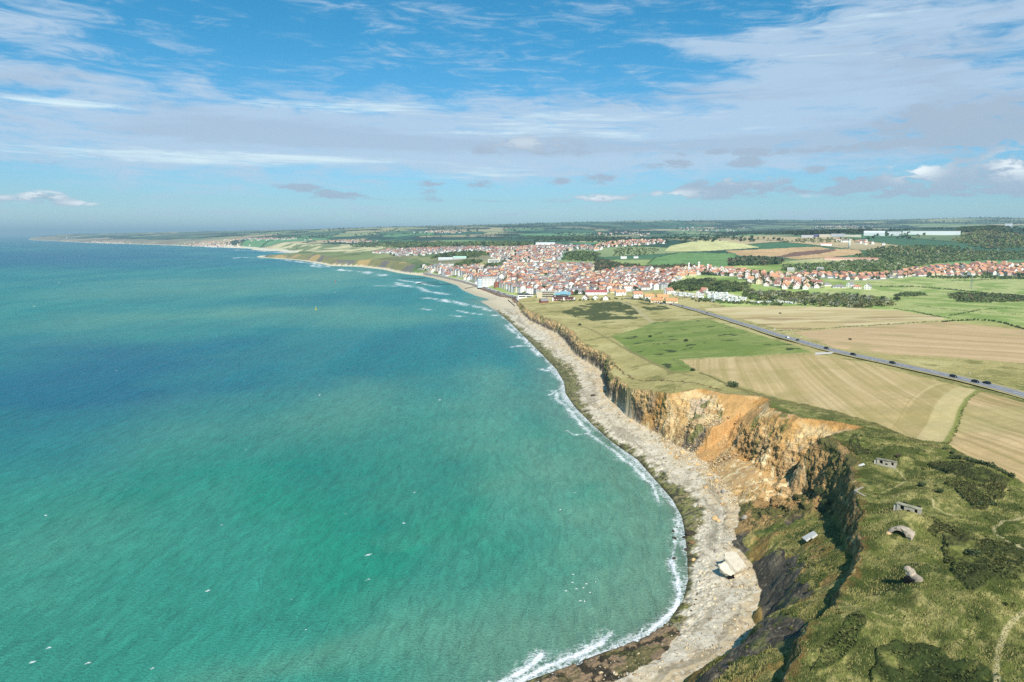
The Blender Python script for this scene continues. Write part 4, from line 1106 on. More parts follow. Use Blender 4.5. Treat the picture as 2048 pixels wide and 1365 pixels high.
def paint(name, rgb, rough=.8, var=.12, scale=.6, spec=.3, metal=0.0, bump=0.0):
    if name in _mats: return _mats[name]
    m = bpy.data.materials.new(name); m.use_nodes = True
    g = NT(m.node_tree)
    tc = g.n('ShaderNodeTexCoord')
    oi = g.n('ShaderNodeObjectInfo')
    n1 = g.noise(tc.outputs['Object'], scale, 4.0, .65)
    f = g.m('ADD', 1.0 - var * .6, g.m('ADD', g.m('MULTIPLY', g.m('SUBTRACT', n1, .5), var * 2.6), g.m('MULTIPLY', oi.outputs['Random'], var * 1.2)))
    c = lin(*rgb)
    sc = g.n('ShaderNodeVectorMath', operation='SCALE', ins={0: tuple(c), 'Scale': f})
    p = g.n('ShaderNodeBsdfPrincipled', ins={'Base Color': sc.outputs[0], 'Roughness': rough, 'Metallic': metal})
    p.inputs['Specular IOR Level'].default_value = spec
    if bump:
        b = g.n('ShaderNodeBump', ins={'Strength': bump, 'Distance': .15, 'Height': n1})
        g.put(p.inputs['Normal'], b.outputs[0])
    g.n('ShaderNodeOutputMaterial', ins={'Surface': p.outputs[0]})
    _mats[name] = m
    return m
class MB:
    """collects faces, then links them as one mesh object"""
    def __init__(self):
        self.v = []; self.f = []; self.mi = []
    def face(self, pts, mi=0):
        i = len(self.v); self.v += [tuple(p) for p in pts]
        self.f.append(tuple(range(i, i + len(pts)))); self.mi.append(mi)
    def poly(self, verts, faces, mi=0):
        i = len(self.v); self.v += [tuple(p) for p in verts]
        for f in faces:
            self.f.append(tuple(i + k for k in f)); self.mi.append(mi)
    def box(self, x0, x1, y0, y1, z0, z1, mi=0, rz=0.0, taper=0.0):
        t = taper
        vs = [(x0, y0, z0), (x1, y0, z0), (x1, y1, z0), (x0, y1, z0), (x0 + t, y0 + t, z1), (x1 - t, y0 + t, z1), (x1 - t, y1 - t, z1), (x0 + t, y1 - t, z1)]
        if rz:
            c, s = math.cos(rz), math.sin(rz); cx, cy = (x0 + x1) / 2, (y0 + y1) / 2
            vs = [(cx + (a - cx) * c - (b - cy) * s, cy + (a - cx) * s + (b - cy) * c, z) for a, b, z in vs]
        self.poly(vs, [(3, 2, 1, 0), (4, 5, 6, 7), (0, 1, 5, 4), (1, 2, 6, 5), (2, 3, 7, 6), (3, 0, 4, 7)], mi)
    def tube(self, pts, rad, n=8, mi=0, cap=True):
        rings = []
        for k, p in enumerate(pts):
            p = Vector(p); a = Vector(pts[max(k - 1, 0)]); b = Vector(pts[min(k + 1, len(pts) - 1)])
            d = (b - a).normalized(); u = d.orthogonal().normalized(); w = d.cross(u)
            r = rad[k] if isinstance(rad, (list, tuple)) else rad
            rings.append([p + (u * math.cos(2 * math.pi * i / n) + w * math.sin(2 * math.pi * i / n)) * r for i in range(n)])
        i0 = len(self.v); self.v += [tuple(q) for r in rings for q in r]
        for k in range(len(rings) - 1):
            for i in range(n):
                j = (i + 1) % n
                self.f.append((i0 + k * n + i, i0 + k * n + j, i0 + (k + 1) * n + j, i0 + (k + 1) * n + i)); self.mi.append(mi)
        if cap:
            self.f.append(tuple(i0 + i for i in reversed(range(n)))); self.mi.append(mi)
            self.f.append(tuple(i0 + (len(rings) - 1) * n + i for i in range(n))); self.mi.append(mi)
    def mesh(self, name, mats):
        me = bpy.data.meshes.new(name)
        me.from_pydata(self.v, [], self.f)
        for m in (mats if isinstance(mats, (list, tuple)) else [mats]):
            me.materials.append(m)
        me.polygons.foreach_set('material_index', self.mi)
        me.update()
        return me
    def build(self, name, mats, parent=None, loc=(0, 0, 0), rz=0.0, smooth=False):
        return put(name, self.mesh(name, mats), parent, loc, rz, smooth)
def put(name, me, parent=None, loc=(0, 0, 0), rz=0.0, smooth=False):
    if smooth:
        me.polygons.foreach_set('use_smooth', [True] * len(me.polygons))
    o = bpy.data.objects.new(name, me)
    COL.objects.link(o)
    o.parent = parent
    o.location = loc
    if rz: o.rotation_euler = (0, 0, rz)
    return o
def tag(o, label, cat, group=None, kind=None):
    o['label'] = label; o['category'] = cat
    if group: o['group'] = group
    if kind: o['kind'] = kind
    return o
def thing(name, loc, rz, label, cat, group=None):
    o = bpy.data.objects.new(name, None)
    o.empty_display_size = .5
    COL.objects.link(o)
    o.location = loc; o.rotation_euler = (0, 0, rz)
    return tag(o, label, cat, group)
def clone(root, loc, rz, scale=None):
    """a copy of a thing, its parts and their sub-parts"""
    r = root.copy(); COL.objects.link(r)
    r.location = loc; r.rotation_euler = (0, 0, rz)
    if scale: r.scale = scale
    for ch in KIDS.get(root.name, ()):
        c = ch.copy(); COL.objects.link(c); c.parent = r
        for g in KIDS.get(ch.name, ()):
            d = g.copy(); COL.objects.link(d); d.parent = c
    return r
KIDS = {}
def kids(*objs):
    for o in objs:
        if o.parent: KIDS.setdefault(o.parent.name, []).append(o)
    return objs[0]
def stuff_mesh(name, V, F, mat, label, cat, cols=None):
    o = mesh_object(name, np.asarray(V), np.asarray(F), mat, cols, smooth=False)
    return tag(o, label, cat, kind='stuff')
def attr_material(name, rough=.8, var=.2, scale=.5, translucent=0.0):
    m = bpy.data.materials.new(name); m.use_nodes = True
    g = NT(m.node_tree)
    at = g.n('ShaderNodeAttribute', attribute_name='col'); geo = g.n('ShaderNodeNewGeometry')
    n1 = g.noise(geo.outputs['Position'], scale, 3.0, .6)
    f = g.m('ADD', 1.0 - var, g.m('MULTIPLY', n1, var * 2))
    c = g.n('ShaderNodeVectorMath', operation='SCALE', ins={0: at.outputs['Color'], 'Scale': f})
    p = g.n('ShaderNodeBsdfPrincipled', ins={'Base Color': c.outputs[0], 'Roughness': rough})
    p.inputs['Specular IOR Level'].default_value = .15
    g.n('ShaderNodeOutputMaterial', ins={'Surface': p.outputs[0]})
    return m
def gpt(*pts):
    """ground points under photo points"""
    return ground(list(pts))
def rand_quads(C, size, rs, flat=0.0):
    """randomly turned leaf-clump quads at centres C (N x 3), half-size `size` (N)"""
    n = len(C)
    a = rs.normal(size=(n, 3)); a[:, 2] *= 1 - flat * .6; a /= np.linalg.norm(a, axis=1, keepdims=True)
    b = rs.normal(size=(n, 3)); b -= (a * b).sum(1, keepdims=True) * a; b /= np.linalg.norm(b, axis=1, keepdims=True)
    s = np.asarray(size)[:, None]
    e = rs.uniform(.6, 1.2, (n, 1))
    V = np.stack([C - a * s - b * s * e * .55, C + a * s * .9 - b * s * e, C + a * s + b * s * e * .7, C - a * s * .7 + b * s * e], 1).reshape(-1, 3)
    F = np.arange(4 * n).reshape(-1, 4)
    return V, F
def crown_points(n, rs, lobes=7, squash=.8):
    """points in a lumpy crown of unit radius sitting on z = 0..~1.7"""
    cs = []
    for k in range(lobes):
        a = rs.uniform(0, 2 * math.pi); r = rs.uniform(.15, .62) if k else 0
        cs.append((math.cos(a) * r, math.sin(a) * r, rs.uniform(.45, 1.05) if k else .8, rs.uniform(.34, .56) if k else .68))
    cs = np.array(cs)
    w = cs[:, 3] ** 2; k = rs.choice(lobes, n, p=w / w.sum())
    d = rs.normal(size=(n, 3)); d /= np.linalg.norm(d, axis=1, keepdims=True)
    rr = rs.uniform(.62, 1.04, (n, 1))
    P = cs[k, :3] + d * rr * cs[k, 3:4]
    P[:, 2] *= squash
    P[:, 2] = np.maximum(P[:, 2], .02)
    return P
# ------------------------------------------------------------------ trees, hedges and scrub
LEAF = {'dark': (74, 86, 56), 'green': (98, 112, 66), 'olive': (122, 122, 80), 'willow': (144, 146, 120), 'brown': (106, 94, 72)}
# key, photo outline of the ground, spacing (m), height, tints, phrase
WOODS = [
    ('park', [(1338, 582), (1380, 584), (1425, 582), (1442, 586), (1500, 584), (1492, 574), (1445, 571), (1420, 564), (1380, 566), (1345, 573)], 7.5, 11.0, ['dark', 'green', 'green', 'olive'], 'in the park wood'),
    ('thicket', [(1490, 598), (1560, 607), (1640, 613), (1720, 617), (1785, 613), (1785, 604), (1740, 598), (1680, 594), (1600, 590), (1530, 587), (1490, 589)], 8.5, 9.0, ['green', 'olive', 'willow', 'willow', 'dark'], 'in the thicket above the field'),
    ('camp', [(1395, 603), (1440, 607), (1490, 610), (1565, 613), (1560, 608), (1500, 605), (1440, 601), (1380, 598)], 5.5, 4.0, ['dark', 'green', 'dark'], 'in the caravan park hedge'),
    ('heath', [(1100, 605), (1160, 603), (1225, 600), (1265, 598), (1290, 602), (1330, 608), (1345, 607), (1290, 598), (1225, 597), (1160, 600)], 7.0, 3.4, ['dark', 'green'], 'in the heath garden hedges'),
    ('estate', [(1850, 556), (1920, 559), (1950, 557), (1990, 558), (2056, 560), (2056, 556), (1960, 553), (1890, 554)], 8.5, 6.0, ['dark', 'green'], 'before the orange estate'),
    ('mound', [(1788, 594), (1820, 594), (1852, 592), (1845, 587), (1815, 585), (1795, 589)], 4.5, 3.6, ['dark', 'green'], 'on the meadow mound'),
    ('copse', [(1898, 599), (1930, 606), (2000, 606), (2060, 604), (2060, 594), (1990, 590), (1930, 587), (1900, 589)], 6.0, 4.2, ['dark', 'green', 'brown'], 'in the meadow copse'),
    ('darkwood', [(1458, 532), (1500, 532), (1565, 529), (1560, 522), (1500, 519), (1462, 522)], 9.0, 14.0, ['dark', 'dark', 'brown'], ''),
    ('valley', [(1565, 542), (1640, 547), (1700, 547), (1790, 542), (1870, 527), (1960, 522), (2060, 520), (2060, 508), (1960, 502), (1880, 508), (1800, 517), (1740, 521), (1650, 529), (1570, 533)], 11.0, 9.0, ['green', 'green', 'dark', 'olive', 'willow'], ''),
    ('slope', [(1705, 514), (1760, 496), (1840, 491), (1900, 495), (1960, 503), (1965, 512), (1900, 520), (1860, 526), (1800, 524), (1740, 522)], 14.0, 10.0, ['dark', 'green', 'green', 'olive'], ''),
    ('hill', [(1905, 482), (1930, 472), (1960, 464), (2060, 472), (2060, 500), (1990, 500), (1940, 493)], 16.0, 11.0, ['green', 'olive', 'dark', 'brown'], ''),
    ('crest', [(1915, 467), (2000, 464), (2012, 459), (1980, 453), (1940, 457)], 13.0, 13.0, ['dark', 'dark'], ''),
    ('forest', [(1430, 468), (1545, 469), (1600, 472), (1690, 469), (1745, 469), (1735, 462), (1650, 460), (1560, 463), (1480, 466)], 26.0, 16.0, ['dark'], ''),  # stands in for a cloud's shadow lying on the plateau
    ('cutting', [(1185, 549), (1240, 541), (1330, 541), (1400, 536), (1380, 531), (1300, 535), (1245, 531), (1228, 527), (1212, 522), (1196, 520), (1188, 530)], 8.5, 9.0, ['brown', 'dark', 'brown', 'dark'], ''),
    ('terrace', [(1128, 521), (1185, 524), (1200, 508), (1160, 504), (1130, 508)], 11.0, 9.0, ['dark', 'green'], ''),
    ('park2', [(862, 518), (900, 520), (950, 516), (985, 509), (950, 504), (892, 508)], 12.0, 10.0, ['dark', 'green'], ''),
    ('park3', [(903, 537), (950, 534), (962, 523), (930, 524)], 9.0, 10.0, ['dark', 'green'], ''),
    ('park4', [(962, 541), (1010, 537), (1000, 528), (968, 532)], 9.0, 9.0, ['dark', 'green'], ''),
    ('leftwood', [(700, 493), (800, 497), (900, 495), (1000, 493), (1095, 493), (1080, 487), (1000, 485), (900, 487), (800, 485), (720, 487)], 24.0, 12.0, ['green', 'dark', 'green'], ''),
    ('farwood', [(1040, 478), (1180, 481), (1260, 478), (1180, 474), (1060, 474)], 34.0, 13.0, ['dark'], ''),
    ('ridgewood', [(1565, 484), (1640, 488), (1720, 483), (1700, 478), (1600, 479)], 20.0, 8.0, ['green', 'olive'], ''),
    ('railside', [(1228, 512), (1300, 512), (1320, 500), (1260, 495), (1230, 500)], 16.0, 6.0, ['green', 'dark', 'olive'], ''),
]
TOWN_WOODS = ('park', 'cutting', 'terrace', 'park2', 'park3', 'park4', 'thicket')
HEDGES = [  # photo line, height, spacing, label
    ([(1760, 574), (1830, 574), (1900, 580), (1960, 586), (2048, 593), (2120, 598)], 2.6, 3.2, 'long dark hedge running beside the pale track across the meadows'),
    ([(1886, 645), (1950, 641), (1985, 643), (2010, 648), (2048, 659), (2110, 668)], 2.2, 3.0, 'dark hedge at the far corner of the brown field'),
    ([(1560, 663), (1640, 658), (1735, 652), (1885, 643)], 1.0, 3.0, 'low weedy hedge bank between fallow field and brown field'),
    ([(1790, 618), (1830, 624), (1870, 633), (1900, 637)], 1.5, 3.4, 'broken hedge along the right end of the fallow field'),
    ([(1905, 562), (1980, 560), (2060, 556)], 2.2, 4.5, 'hedge line under the orange roofed estate meadow'),
    ([(1296, 528), (1310, 516), (1360, 505), (1440, 504)], 2.0, 6.0, 'dark hedge climbing the green ridge field'),
    ([(1400, 509), (1470, 507)], 2.0, 6.0, 'short hedge above the green ridge field'),
    ([(1450, 500), (1520, 497), (1600, 495), (1700, 492)], 2.0, 7.0, 'hedge line along the top of the brown ridge field'),
    ([(1900, 632), (1960, 620), (2000, 617), (2060, 618)], 1.3, 5.0, 'scattered bushes in a row across the green meadow'),
    ([(1830, 610), (1880, 618), (1950, 625), (2040, 630)], 1.2, 6.0, 'second row of scattered bushes low in the green meadow'),
    ([(1905, 918), (1935, 920), (1975, 934), (2030, 958)], 1.9, 1.3, 'dense dark hedge at the corner of the furrowed field'),
    ([(1462, 597), (1380, 594), (1340, 602)], 1.6, 4.0, 'dark hedge between the road and the caravan park'),
]
BUSHES = [  # photo x, y, radius (m), label
    (1960, 1012, 1.5, 'round dark bush, left of a pair below the bramble bank'), (1985, 1011, 1.4, 'round dark bush, right of a pair below the bramble bank'), (1843, 972, 1.5, 'dark rounded bush in the hollow right of the foot trail'), (1880, 985, 1.2, 'small dark bush on the slope above the middle bunker'),
    (1796, 913, 1.2, 'reddish brown bush just behind upper bunker'), (1465, 775, 4.2, 'low dark bush clump on the turf at the rim of the landslip'), (1385, 742, 2.0, 'small bush at the corner of pasture and stubble field'), (1890, 899, .9, 'small bush on the field margin near the hedge corner'), (1904, 907, 1.0, 'bush at the end of the field margin nearest the hedge corner'),
    (1700, 680, 1.5, 'bush in the brown field verge beside road'), (1300, 675, 2.4, 'dark bush clump in the middle of the green pasture'), (1560, 628, 2.0, 'bush on the road edge of the fallow field'), (1372, 683, 2.6, 'wide low bush patch in the right half of the pasture'), (1160, 651, 2.6, 'dark bush on the cliff path where it starts'), (1240, 613, 2.0, 'bush on the heath below grass track'),
    (1950, 1118, 2.6, 'big dark bush in the bramble slope right of the ruins'), (1640, 985, 2.0, 'dark bush on the overgrown ledge under cliff'), (1650, 1010, 2.4, 'largest dark bush on the overgrown ledge under cliff'), (1610, 1005, 1.7, 'dark bush left on the overgrown ledge under cliff'), (1665, 1030, 1.9, 'lowest dark bush on the overgrown ledge under cliff')]
def crown_mesh(tint, seed, n=260, leaf=.095):
    rs = np.random.RandomState(seed)
    C = crown_points(n, rs, lobes=rs.randint(6, 10))
    V, Fq = rand_quads(C, rs.uniform(leaf * .7, leaf * 1.4, n), rs)
    me = bpy.data.meshes.new('crown')
    me.from_pydata([tuple(v) for v in V], [], [tuple(f) for f in Fq])
    me.materials.append(paint(tint + ' leaves', LEAF[tint], .85, .32, 1.6, .15))
    return me
def trunk_mesh(seed):
    rs = np.random.RandomState(seed)
    m = MB(); m.tube([(0, 0, -.15), (.01, 0, .3), (0, .02, .8)], [.06, .045, .025], 6)
    for k in range(3):
        a = rs.uniform(0, 6.28); m.tube([(0, 0, .3 + .1 * k), (math.cos(a) * .35, math.sin(a) * .35, .75 + .1 * k)], [.03, .01], 4)
    return m.mesh('trunk', paint('bark', (92, 80, 66), .9))
def build_trees():
    rs = np.random.RandomState(3)
    allt = []
    for key, poly, sp, hgt, tints, phrase in WOODS:
        P = wp(poly)
        x0, y0 = P.min(0); x1, y1 = P.max(0)
        nx = int((x1 - x0) / sp) + 2; ny = int((y1 - y0) / sp) + 2
        gx, gy = np.meshgrid(np.arange(nx), np.arange(ny))
        X = x0 + (gx.ravel() + rs.uniform(-.42, .42, gx.size)) * sp; Y = y0 + (gy.ravel() + rs.uniform(-.42, .42, gx.size)) * sp
        k = inside(P, X + rs.normal(0, sp * .4, len(X)), Y + rs.normal(0, sp * .6, len(Y)))
        X, Y = X[k], Y[k]
        for x, y in zip(X, Y):
            t = tints[rs.randint(len(tints))] if rs.rand() < .5 else tints[int(vnoise(np.array([x / 40]), np.array([y / 40]), 9)[0] * 2.4) % len(tints)]
            allt.append([x, y, hgt * rs.uniform(.65, 1.2), t, key, phrase])
    # garden trees scattered in the town
    for key, poly, ds, dr, *_ , phrase in ZONES:
        P = wp(poly); n = {'centre': 260, 'south': 110, 'upper': 110, 'estate': 50, 'station': 40, 'hamlet': 90, 'row': 40}[key]
        for _i in range(n):
            for _j in range(40):
                x = rs.uniform(P[:, 0].min(), P[:, 0].max()); y = rs.uniform(P[:, 1].min(), P[:, 1].max())
                if inside(P, np.array([x]), np.array([y]))[0] and all((x - h['p'][0]) ** 2 + (y - h['p'][1]) ** 2 > 49 for h in HOUSES):
                    allt.append([x, y, rs.uniform(6, 11.5), ['dark', 'green', 'dark'][rs.randint(3)], 'town_' + key, phrase]); break
    XY = np.array([[t[0], t[1]] for t in allt]); Z = height(XY[:, 0], XY[:, 1])
    for t, z in zip(allt, Z): t.append(z)
    print('trees', len(allt))
    named = [i for i, t in enumerate(allt) if t[5] and (not t[4].startswith('town_') or math.hypot(t[0], t[1]) < 1750)]
    named.sort(key=lambda i: math.hypot(allt[i][0], allt[i][1]) / allt[i][2])
    single = named[:300]
    ss_ = set(single)
    groups = {}
    for i in single:
        t = allt[i]; rel = t[2]
        groups.setdefault((t[4], t[3]), []).append(i)
    words_ = {'dark': 'dark green', 'green': 'mid green', 'olive': 'olive green', 'willow': 'grey green', 'brown': 'brownish'}
    protos = {}
    for (key, tint), idx in groups.items():
        idx.sort(key=lambda i: allt[i][0] / allt[i][1])
        for j, i in enumerate(idx):
            x, y, h, t, k_, phrase, z = allt[i]
            big = h > 4.6
            var = (tint, (i * 7) % 4)
            if var not in protos:
                protos[var] = (crown_mesh(tint, 100 + hash_name(tint) + var[1]), trunk_mesh(var[1]))
            o = bpy.data.objects.new('tree' if big else 'shrub', None); COL.objects.link(o)
            o.location = (x, y, z); o.rotation_euler = (0, 0, rs.uniform(0, 6.28))
            cr = put('crown', protos[var][0], o, (0, 0, h * .10))
            cr.scale = (h * .52 * rs.uniform(.85, 1.2), h * .52 * rs.uniform(.85, 1.2), h * .62)
            tr = put('trunk', protos[var][1], o); tr.scale = (h * .6, h * .6, h * .6)
            tag(o, f"{words_[tint]} {'tree' if big else 'shrub'} {phrase}, {ordinal(j, len(idx))} of its tint", 'tree' if big else 'shrub', 'trees and shrubs ' + phrase)
    # the woods beyond, each one mass of leaves
    lm = attr_material('wood_leaves', .85, .35, .35)
    byw = {}
    for i, t in enumerate(allt):
        if i not in ss_: byw.setdefault('town' if t[4].startswith('town_') else t[4], []).append(t)
    WL_ = {'darkwood': 'dark wood behind the southern quarter', 'valley': 'long green wood filling the valley under the ridge', 'slope': 'mixed wood on the slope below the warehouses', 'hill': 'broad wood on the right hillside', 'crest': 'dark wood on the crest of the right hill', 'forest': 'dark blue wood standing in for cloud shadow on the far plateau',
           'cutting': 'brownish wood lining the railway cutting', 'terrace': 'trees on the terrace above the town centre', 'park2': 'park trees between the northern estate and the sports hall', 'park3': 'dark park trees beside the pale green hall', 'park4': 'trees behind the seafront hotel', 'leftwood': 'green woods under the northern hills', 'farwood': 'far wood in the inland valley', 'ridgewood': 'scrubby wood on the ridge below the works', 'railside': 'scrub beside the railway cutting', 'town': 'garden trees dotted between the far houses', 'thicket': 'back part of the thicket along the field', 'park': 'back part of the park wood', 'camp': 'rest of the hedge by the caravans', 'copse': 'back of the long copse', 'estate': 'rest of the trees before the estate', 'heath': 'rest of the garden hedges', 'mound': 'scrub on the meadow mound'}
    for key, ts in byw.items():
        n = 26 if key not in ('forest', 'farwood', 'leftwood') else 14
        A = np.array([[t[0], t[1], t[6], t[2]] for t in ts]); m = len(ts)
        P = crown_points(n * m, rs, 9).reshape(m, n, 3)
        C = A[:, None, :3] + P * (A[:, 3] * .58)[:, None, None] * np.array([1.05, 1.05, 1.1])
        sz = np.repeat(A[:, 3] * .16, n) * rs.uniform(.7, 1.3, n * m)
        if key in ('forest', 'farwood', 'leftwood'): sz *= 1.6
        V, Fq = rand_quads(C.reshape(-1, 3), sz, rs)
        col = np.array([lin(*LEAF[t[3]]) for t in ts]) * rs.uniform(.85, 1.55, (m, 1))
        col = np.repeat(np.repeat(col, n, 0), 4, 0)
        if key == 'forest': col = col * .55  # leaves darkened further to paint the cloud shadow
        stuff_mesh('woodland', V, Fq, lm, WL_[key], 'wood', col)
    # hedgerow trees on the far hills
    n = 9000
    Y = np.exp(rs.uniform(math.log(2500), math.log(10500), n)); X = rs.uniform(-.42, .86, n) * Y
    dens = sstep(.50, .62, fbm(X * 1.0, Y * .45, 260, 4, 961))
    lw = inside(W_poly, X - 150, Y) & (rs.rand(n) < dens) & ~((X < -200) & (Y < 4600))
    X, Y = X[lw], Y[lw]; Z = height(X, Y); m = len(X); n = 8
    hh = rs.uniform(7, 14, m) * np.where(Y > 6000, 1.4, 1)
    P = crown_points(n * m, rs, 9).reshape(m, n, 3)
    C = np.stack([X, Y, Z], -1)[:, None] + P * (hh * .7)[:, None, None]
    V, Fq = rand_quads(C.reshape(-1, 3), np.repeat(hh * .26, n) * rs.uniform(.7, 1.3, n * m), rs)
    stuff_mesh('hedgerow_trees', V, Fq, lm, 'hedgerow trees and copses dotted over the far hills', 'trees', np.repeat(lin(66, 84, 58)[None] * np.repeat(rs.uniform(.6, 1.3, (m, 1)), n, 0), 4, 0))
    # hedges
    for line, h, sp, lab in HEDGES:
        L = wp(line); seg = np.linalg.norm(np.diff(L, axis=0), axis=1); tot = np.concatenate([[0], np.cumsum(seg)])
        n = max(3, int(tot[-1] / sp)); s = np.linspace(0, tot[-1], n) + rs.uniform(-.3, .3, n) * sp
        X = np.interp(s, tot, L[:, 0]) + rs.normal(0, sp * .16, n); Y = np.interp(s, tot, L[:, 1]) + rs.normal(0, sp * .16, n)
        z = height(X, Y); q = 60 if h > 1.8 and sp < 2 else 26
        hh = h * rs.uniform(.5, 1.15, n)
        P = crown_points(q * n, rs, 9).reshape(n, q, 3)
        C = np.stack([X, Y, z], -1)[:, None] + P * np.stack([np.maximum(hh, sp * .75) * .75, np.maximum(hh, sp * .75) * .75, hh * .72], -1)[:, None]
        V, Fq = rand_quads(C.reshape(-1, 3), np.repeat(hh * (.2 if q < 50 else .13), q) * rs.uniform(.7, 1.3, n * q), rs)
        col = np.repeat(lin(*LEAF['dark'])[None] * rs.uniform(.7, 1.3, (n * q, 1)), 4, 0)
        o = mesh_object('hedge', V, Fq, lm, col, smooth=False)
        tag(o, lab, 'hedge')
    # single bushes near the camera
    g = ground([(b[0], b[1]) for b in BUSHES])
    for (u, v, r, lab), p in zip(BUSHES, g):
        n = 420
        P = crown_points(n, rs, 8, .62) * r
        V, Fq = rand_quads(P, np.full(n, .10 + r * .035) * rs.uniform(.7, 1.3, n), rs)
        tint = 'brown' if 'brown' in lab else 'dark'
        me = bpy.data.meshes.new('bush'); me.from_pydata([tuple(a) for a in V], [], [tuple(f) for f in Fq])
        me.materials.append(paint(tint + ' leaves', LEAF[tint], .85, .32, 1.6, .15))
        o = put('bush', me, None, (p[0], p[1], p[2] - .1))
        tag(o, lab, 'bush')
def hash_name(s): return sum(ord(c) for c in s) % 50
SCRUB = [('bramble1', 'dark bramble thicket right of the ruined casemates'), ('bramble2', 'dark bramble patch at the lower right corner'), ('bramble3', 'brown bramble bank on the far side of the hollow'), ('bramble4', 'bramble clump behind the grassy ridge'), ('bramble5', 'shaggy scrub beside the concrete wall at the cliff edge'), ('bramble6', 'scrub under the hedge at field corner'), ('bramble7', 'dark scrubby turf along the near cliff edge')]
def build_scrub():
    rs = np.random.RandomState(8)
    lm = attr_material('scrub_leaves', .85, .4, .8)
    for key, lab in SCRUB:
        P = RW[key]; x0, y0 = P.min(0); x1, y1 = P.max(0)
        area = (x1 - x0) * (y1 - y0)
        n = int(min(area * 22, 42000))
        X = rs.uniform(x0 - 5, x1 + 5, n); Y = rs.uniform(y0 - 5, y1 + 5, n)
        w = soft(key, X, Y, 1, 6.5, 61)
        k = (w > .5) & (rs.rand(n) < .35 + .9 * vnoise(X / 3.1, Y / 3.1, 91))
        X, Y = X[k], Y[k]
        S = survey(X, Y, fine=True)
        z = S['z'] + (fbm(X, Y, 22, 4, 701) - .5) * 2.2 + rs.uniform(.2, 1.25, len(X)) * (.35 + .9 * fbm(X, Y, 2.6, 3, 710))
        V, Fq = rand_quads(np.stack([X, Y, z], -1), rs.uniform(.12, .30, len(X)), rs)
        t = fbm(X, Y, 7, 3, 95)
        col = lin(62, 70, 36)[None] * (1 - t[:, None]) * 1.5 + lin(96, 96, 54)[None] * t[:, None]
        col = col * rs.uniform(.6, 1.3, (len(X), 1))
        stuff_mesh('bramble_scrub', V, Fq, lm, lab, 'scrub', np.repeat(col, 4, 0))
    # low shrubs dotted through the coarse grass
    n = 900
    Y = rs.uniform(105, 285, n); X = rs.uniform(.3, .88, n) * Y
    S = survey(X, Y, fine=True)
    ok = ((S['t'] > 1.5) | ((S['t'] > .3) & (S['t'] < .85) & (S['kind'] < .2))) & (fbm(X, Y, 26, 3, 93) > .50)
    for k in ('stubble', 'furrow', 'hollow'): ok &= ~inside(RW[k], X, Y)
    X, Y, z = X[ok], Y[ok], S['z'][ok] + np.where(S['t'][ok] > 1.5, (fbm(X[ok], Y[ok], 22, 4, 701) - .5) * 2.2, 0)
    m = len(X); q = 46; r = rs.uniform(.35, 1.0, m)
    P = crown_points(q * m, rs, 9).reshape(m, q, 3)
    C = np.stack([X, Y, z - .1], -1)[:, None] + P * np.stack([r, r, r * .55], -1)[:, None]
    V, Fq = rand_quads(C.reshape(-1, 3), np.repeat(r * .17, q) * rs.uniform(.7, 1.3, m * q), rs)
    col = np.repeat((lin(66, 76, 38)[None] * (1 - (w := rs.rand(m, 1) ** 2)) + lin(110, 104, 60)[None] * w) * rs.uniform(.7, 1.2, (m, 1)), q * 4, 0)
    stuff_mesh('low_scrub', V, Fq, lm, 'low dark scrub dotted through the coarse cliff top grass', 'scrub', col)
    # long grass on the near cliff top and the overgrown ledge
    n = 190000
    Y = rs.uniform(95, 300, n); X = rs.uniform(.28, .90, n) * Y
    S = survey(X, Y, fine=True)
    dn = fbm(X, Y, 6, 3, 97)
    plain = np.zeros(n, bool)
    for k in ('stubble', 'furrow'): plain |= inside(RW[k], X, Y)
    veg = ((S['t'] > 1.5) & ~plain) | ((S['t'] > .25) & (S['t'] < .9) & (S['kind'] < .2))
    bare = np.zeros(n)
    for q in ('shale1', 'shale2', 'shale3', 'shale4'): bare = np.maximum(bare, soft(q, X, Y, 1, 5.0, 71))
    for q in ('bramble1', 'bramble2'): bare = np.maximum(bare, soft(q, X, Y, 1, 6.5, 61))
    k = veg & (rs.rand(n) < dn * 1.5) & (bare < .5)
    X, Y = X[k], Y[k]; z = S['z'][k] + np.where(S['t'][k] > 1.5, (fbm(X, Y, 22, 4, 701) - .5) * 2.2 + (fbm(X, Y, 1.8, 3, 702) - .5) * .6, 0)
    m = len(X)
    a = rs.uniform(0, 6.28, m); hh = rs.uniform(.16, .46, m) * (.5 + fbm(X, Y, 9, 3, 98)); w = rs.uniform(.05, .13, m)
    lean = rs.normal(0, .25, (m, 2)) * hh[:, None] + np.array([.25, .1]) * hh[:, None]
    dx, dy = np.cos(a) * w, np.sin(a) * w
    V = np.stack([np.stack([X - dx, Y - dy, z - .1], -1), np.stack([X + dx, Y + dy, z - .1], -1), np.stack([X + dx * .4 + lean[:, 0], Y + dy * .4 + lean[:, 1], z + hh], -1), np.stack([X - dx * .4 + lean[:, 0], Y - dy * .4 + lean[:, 1], z + hh * .9], -1)], 1).reshape(-1, 3)
    t = sstep(.35, .65, fbm(X, Y, 5, 3, 99))[:, None]
    col = (lin(88, 98, 46)[None] * (1 - t) + lin(154, 146, 90)[None] * t) * rs.uniform(.75, 1.2, (m, 1))
    stuff_mesh('long_grass', V, np.arange(4 * m).reshape(-1, 4), lm, 'coarse windblown grass on the cliff top and overgrown ledge', 'grass', np.repeat(col, 4, 0))
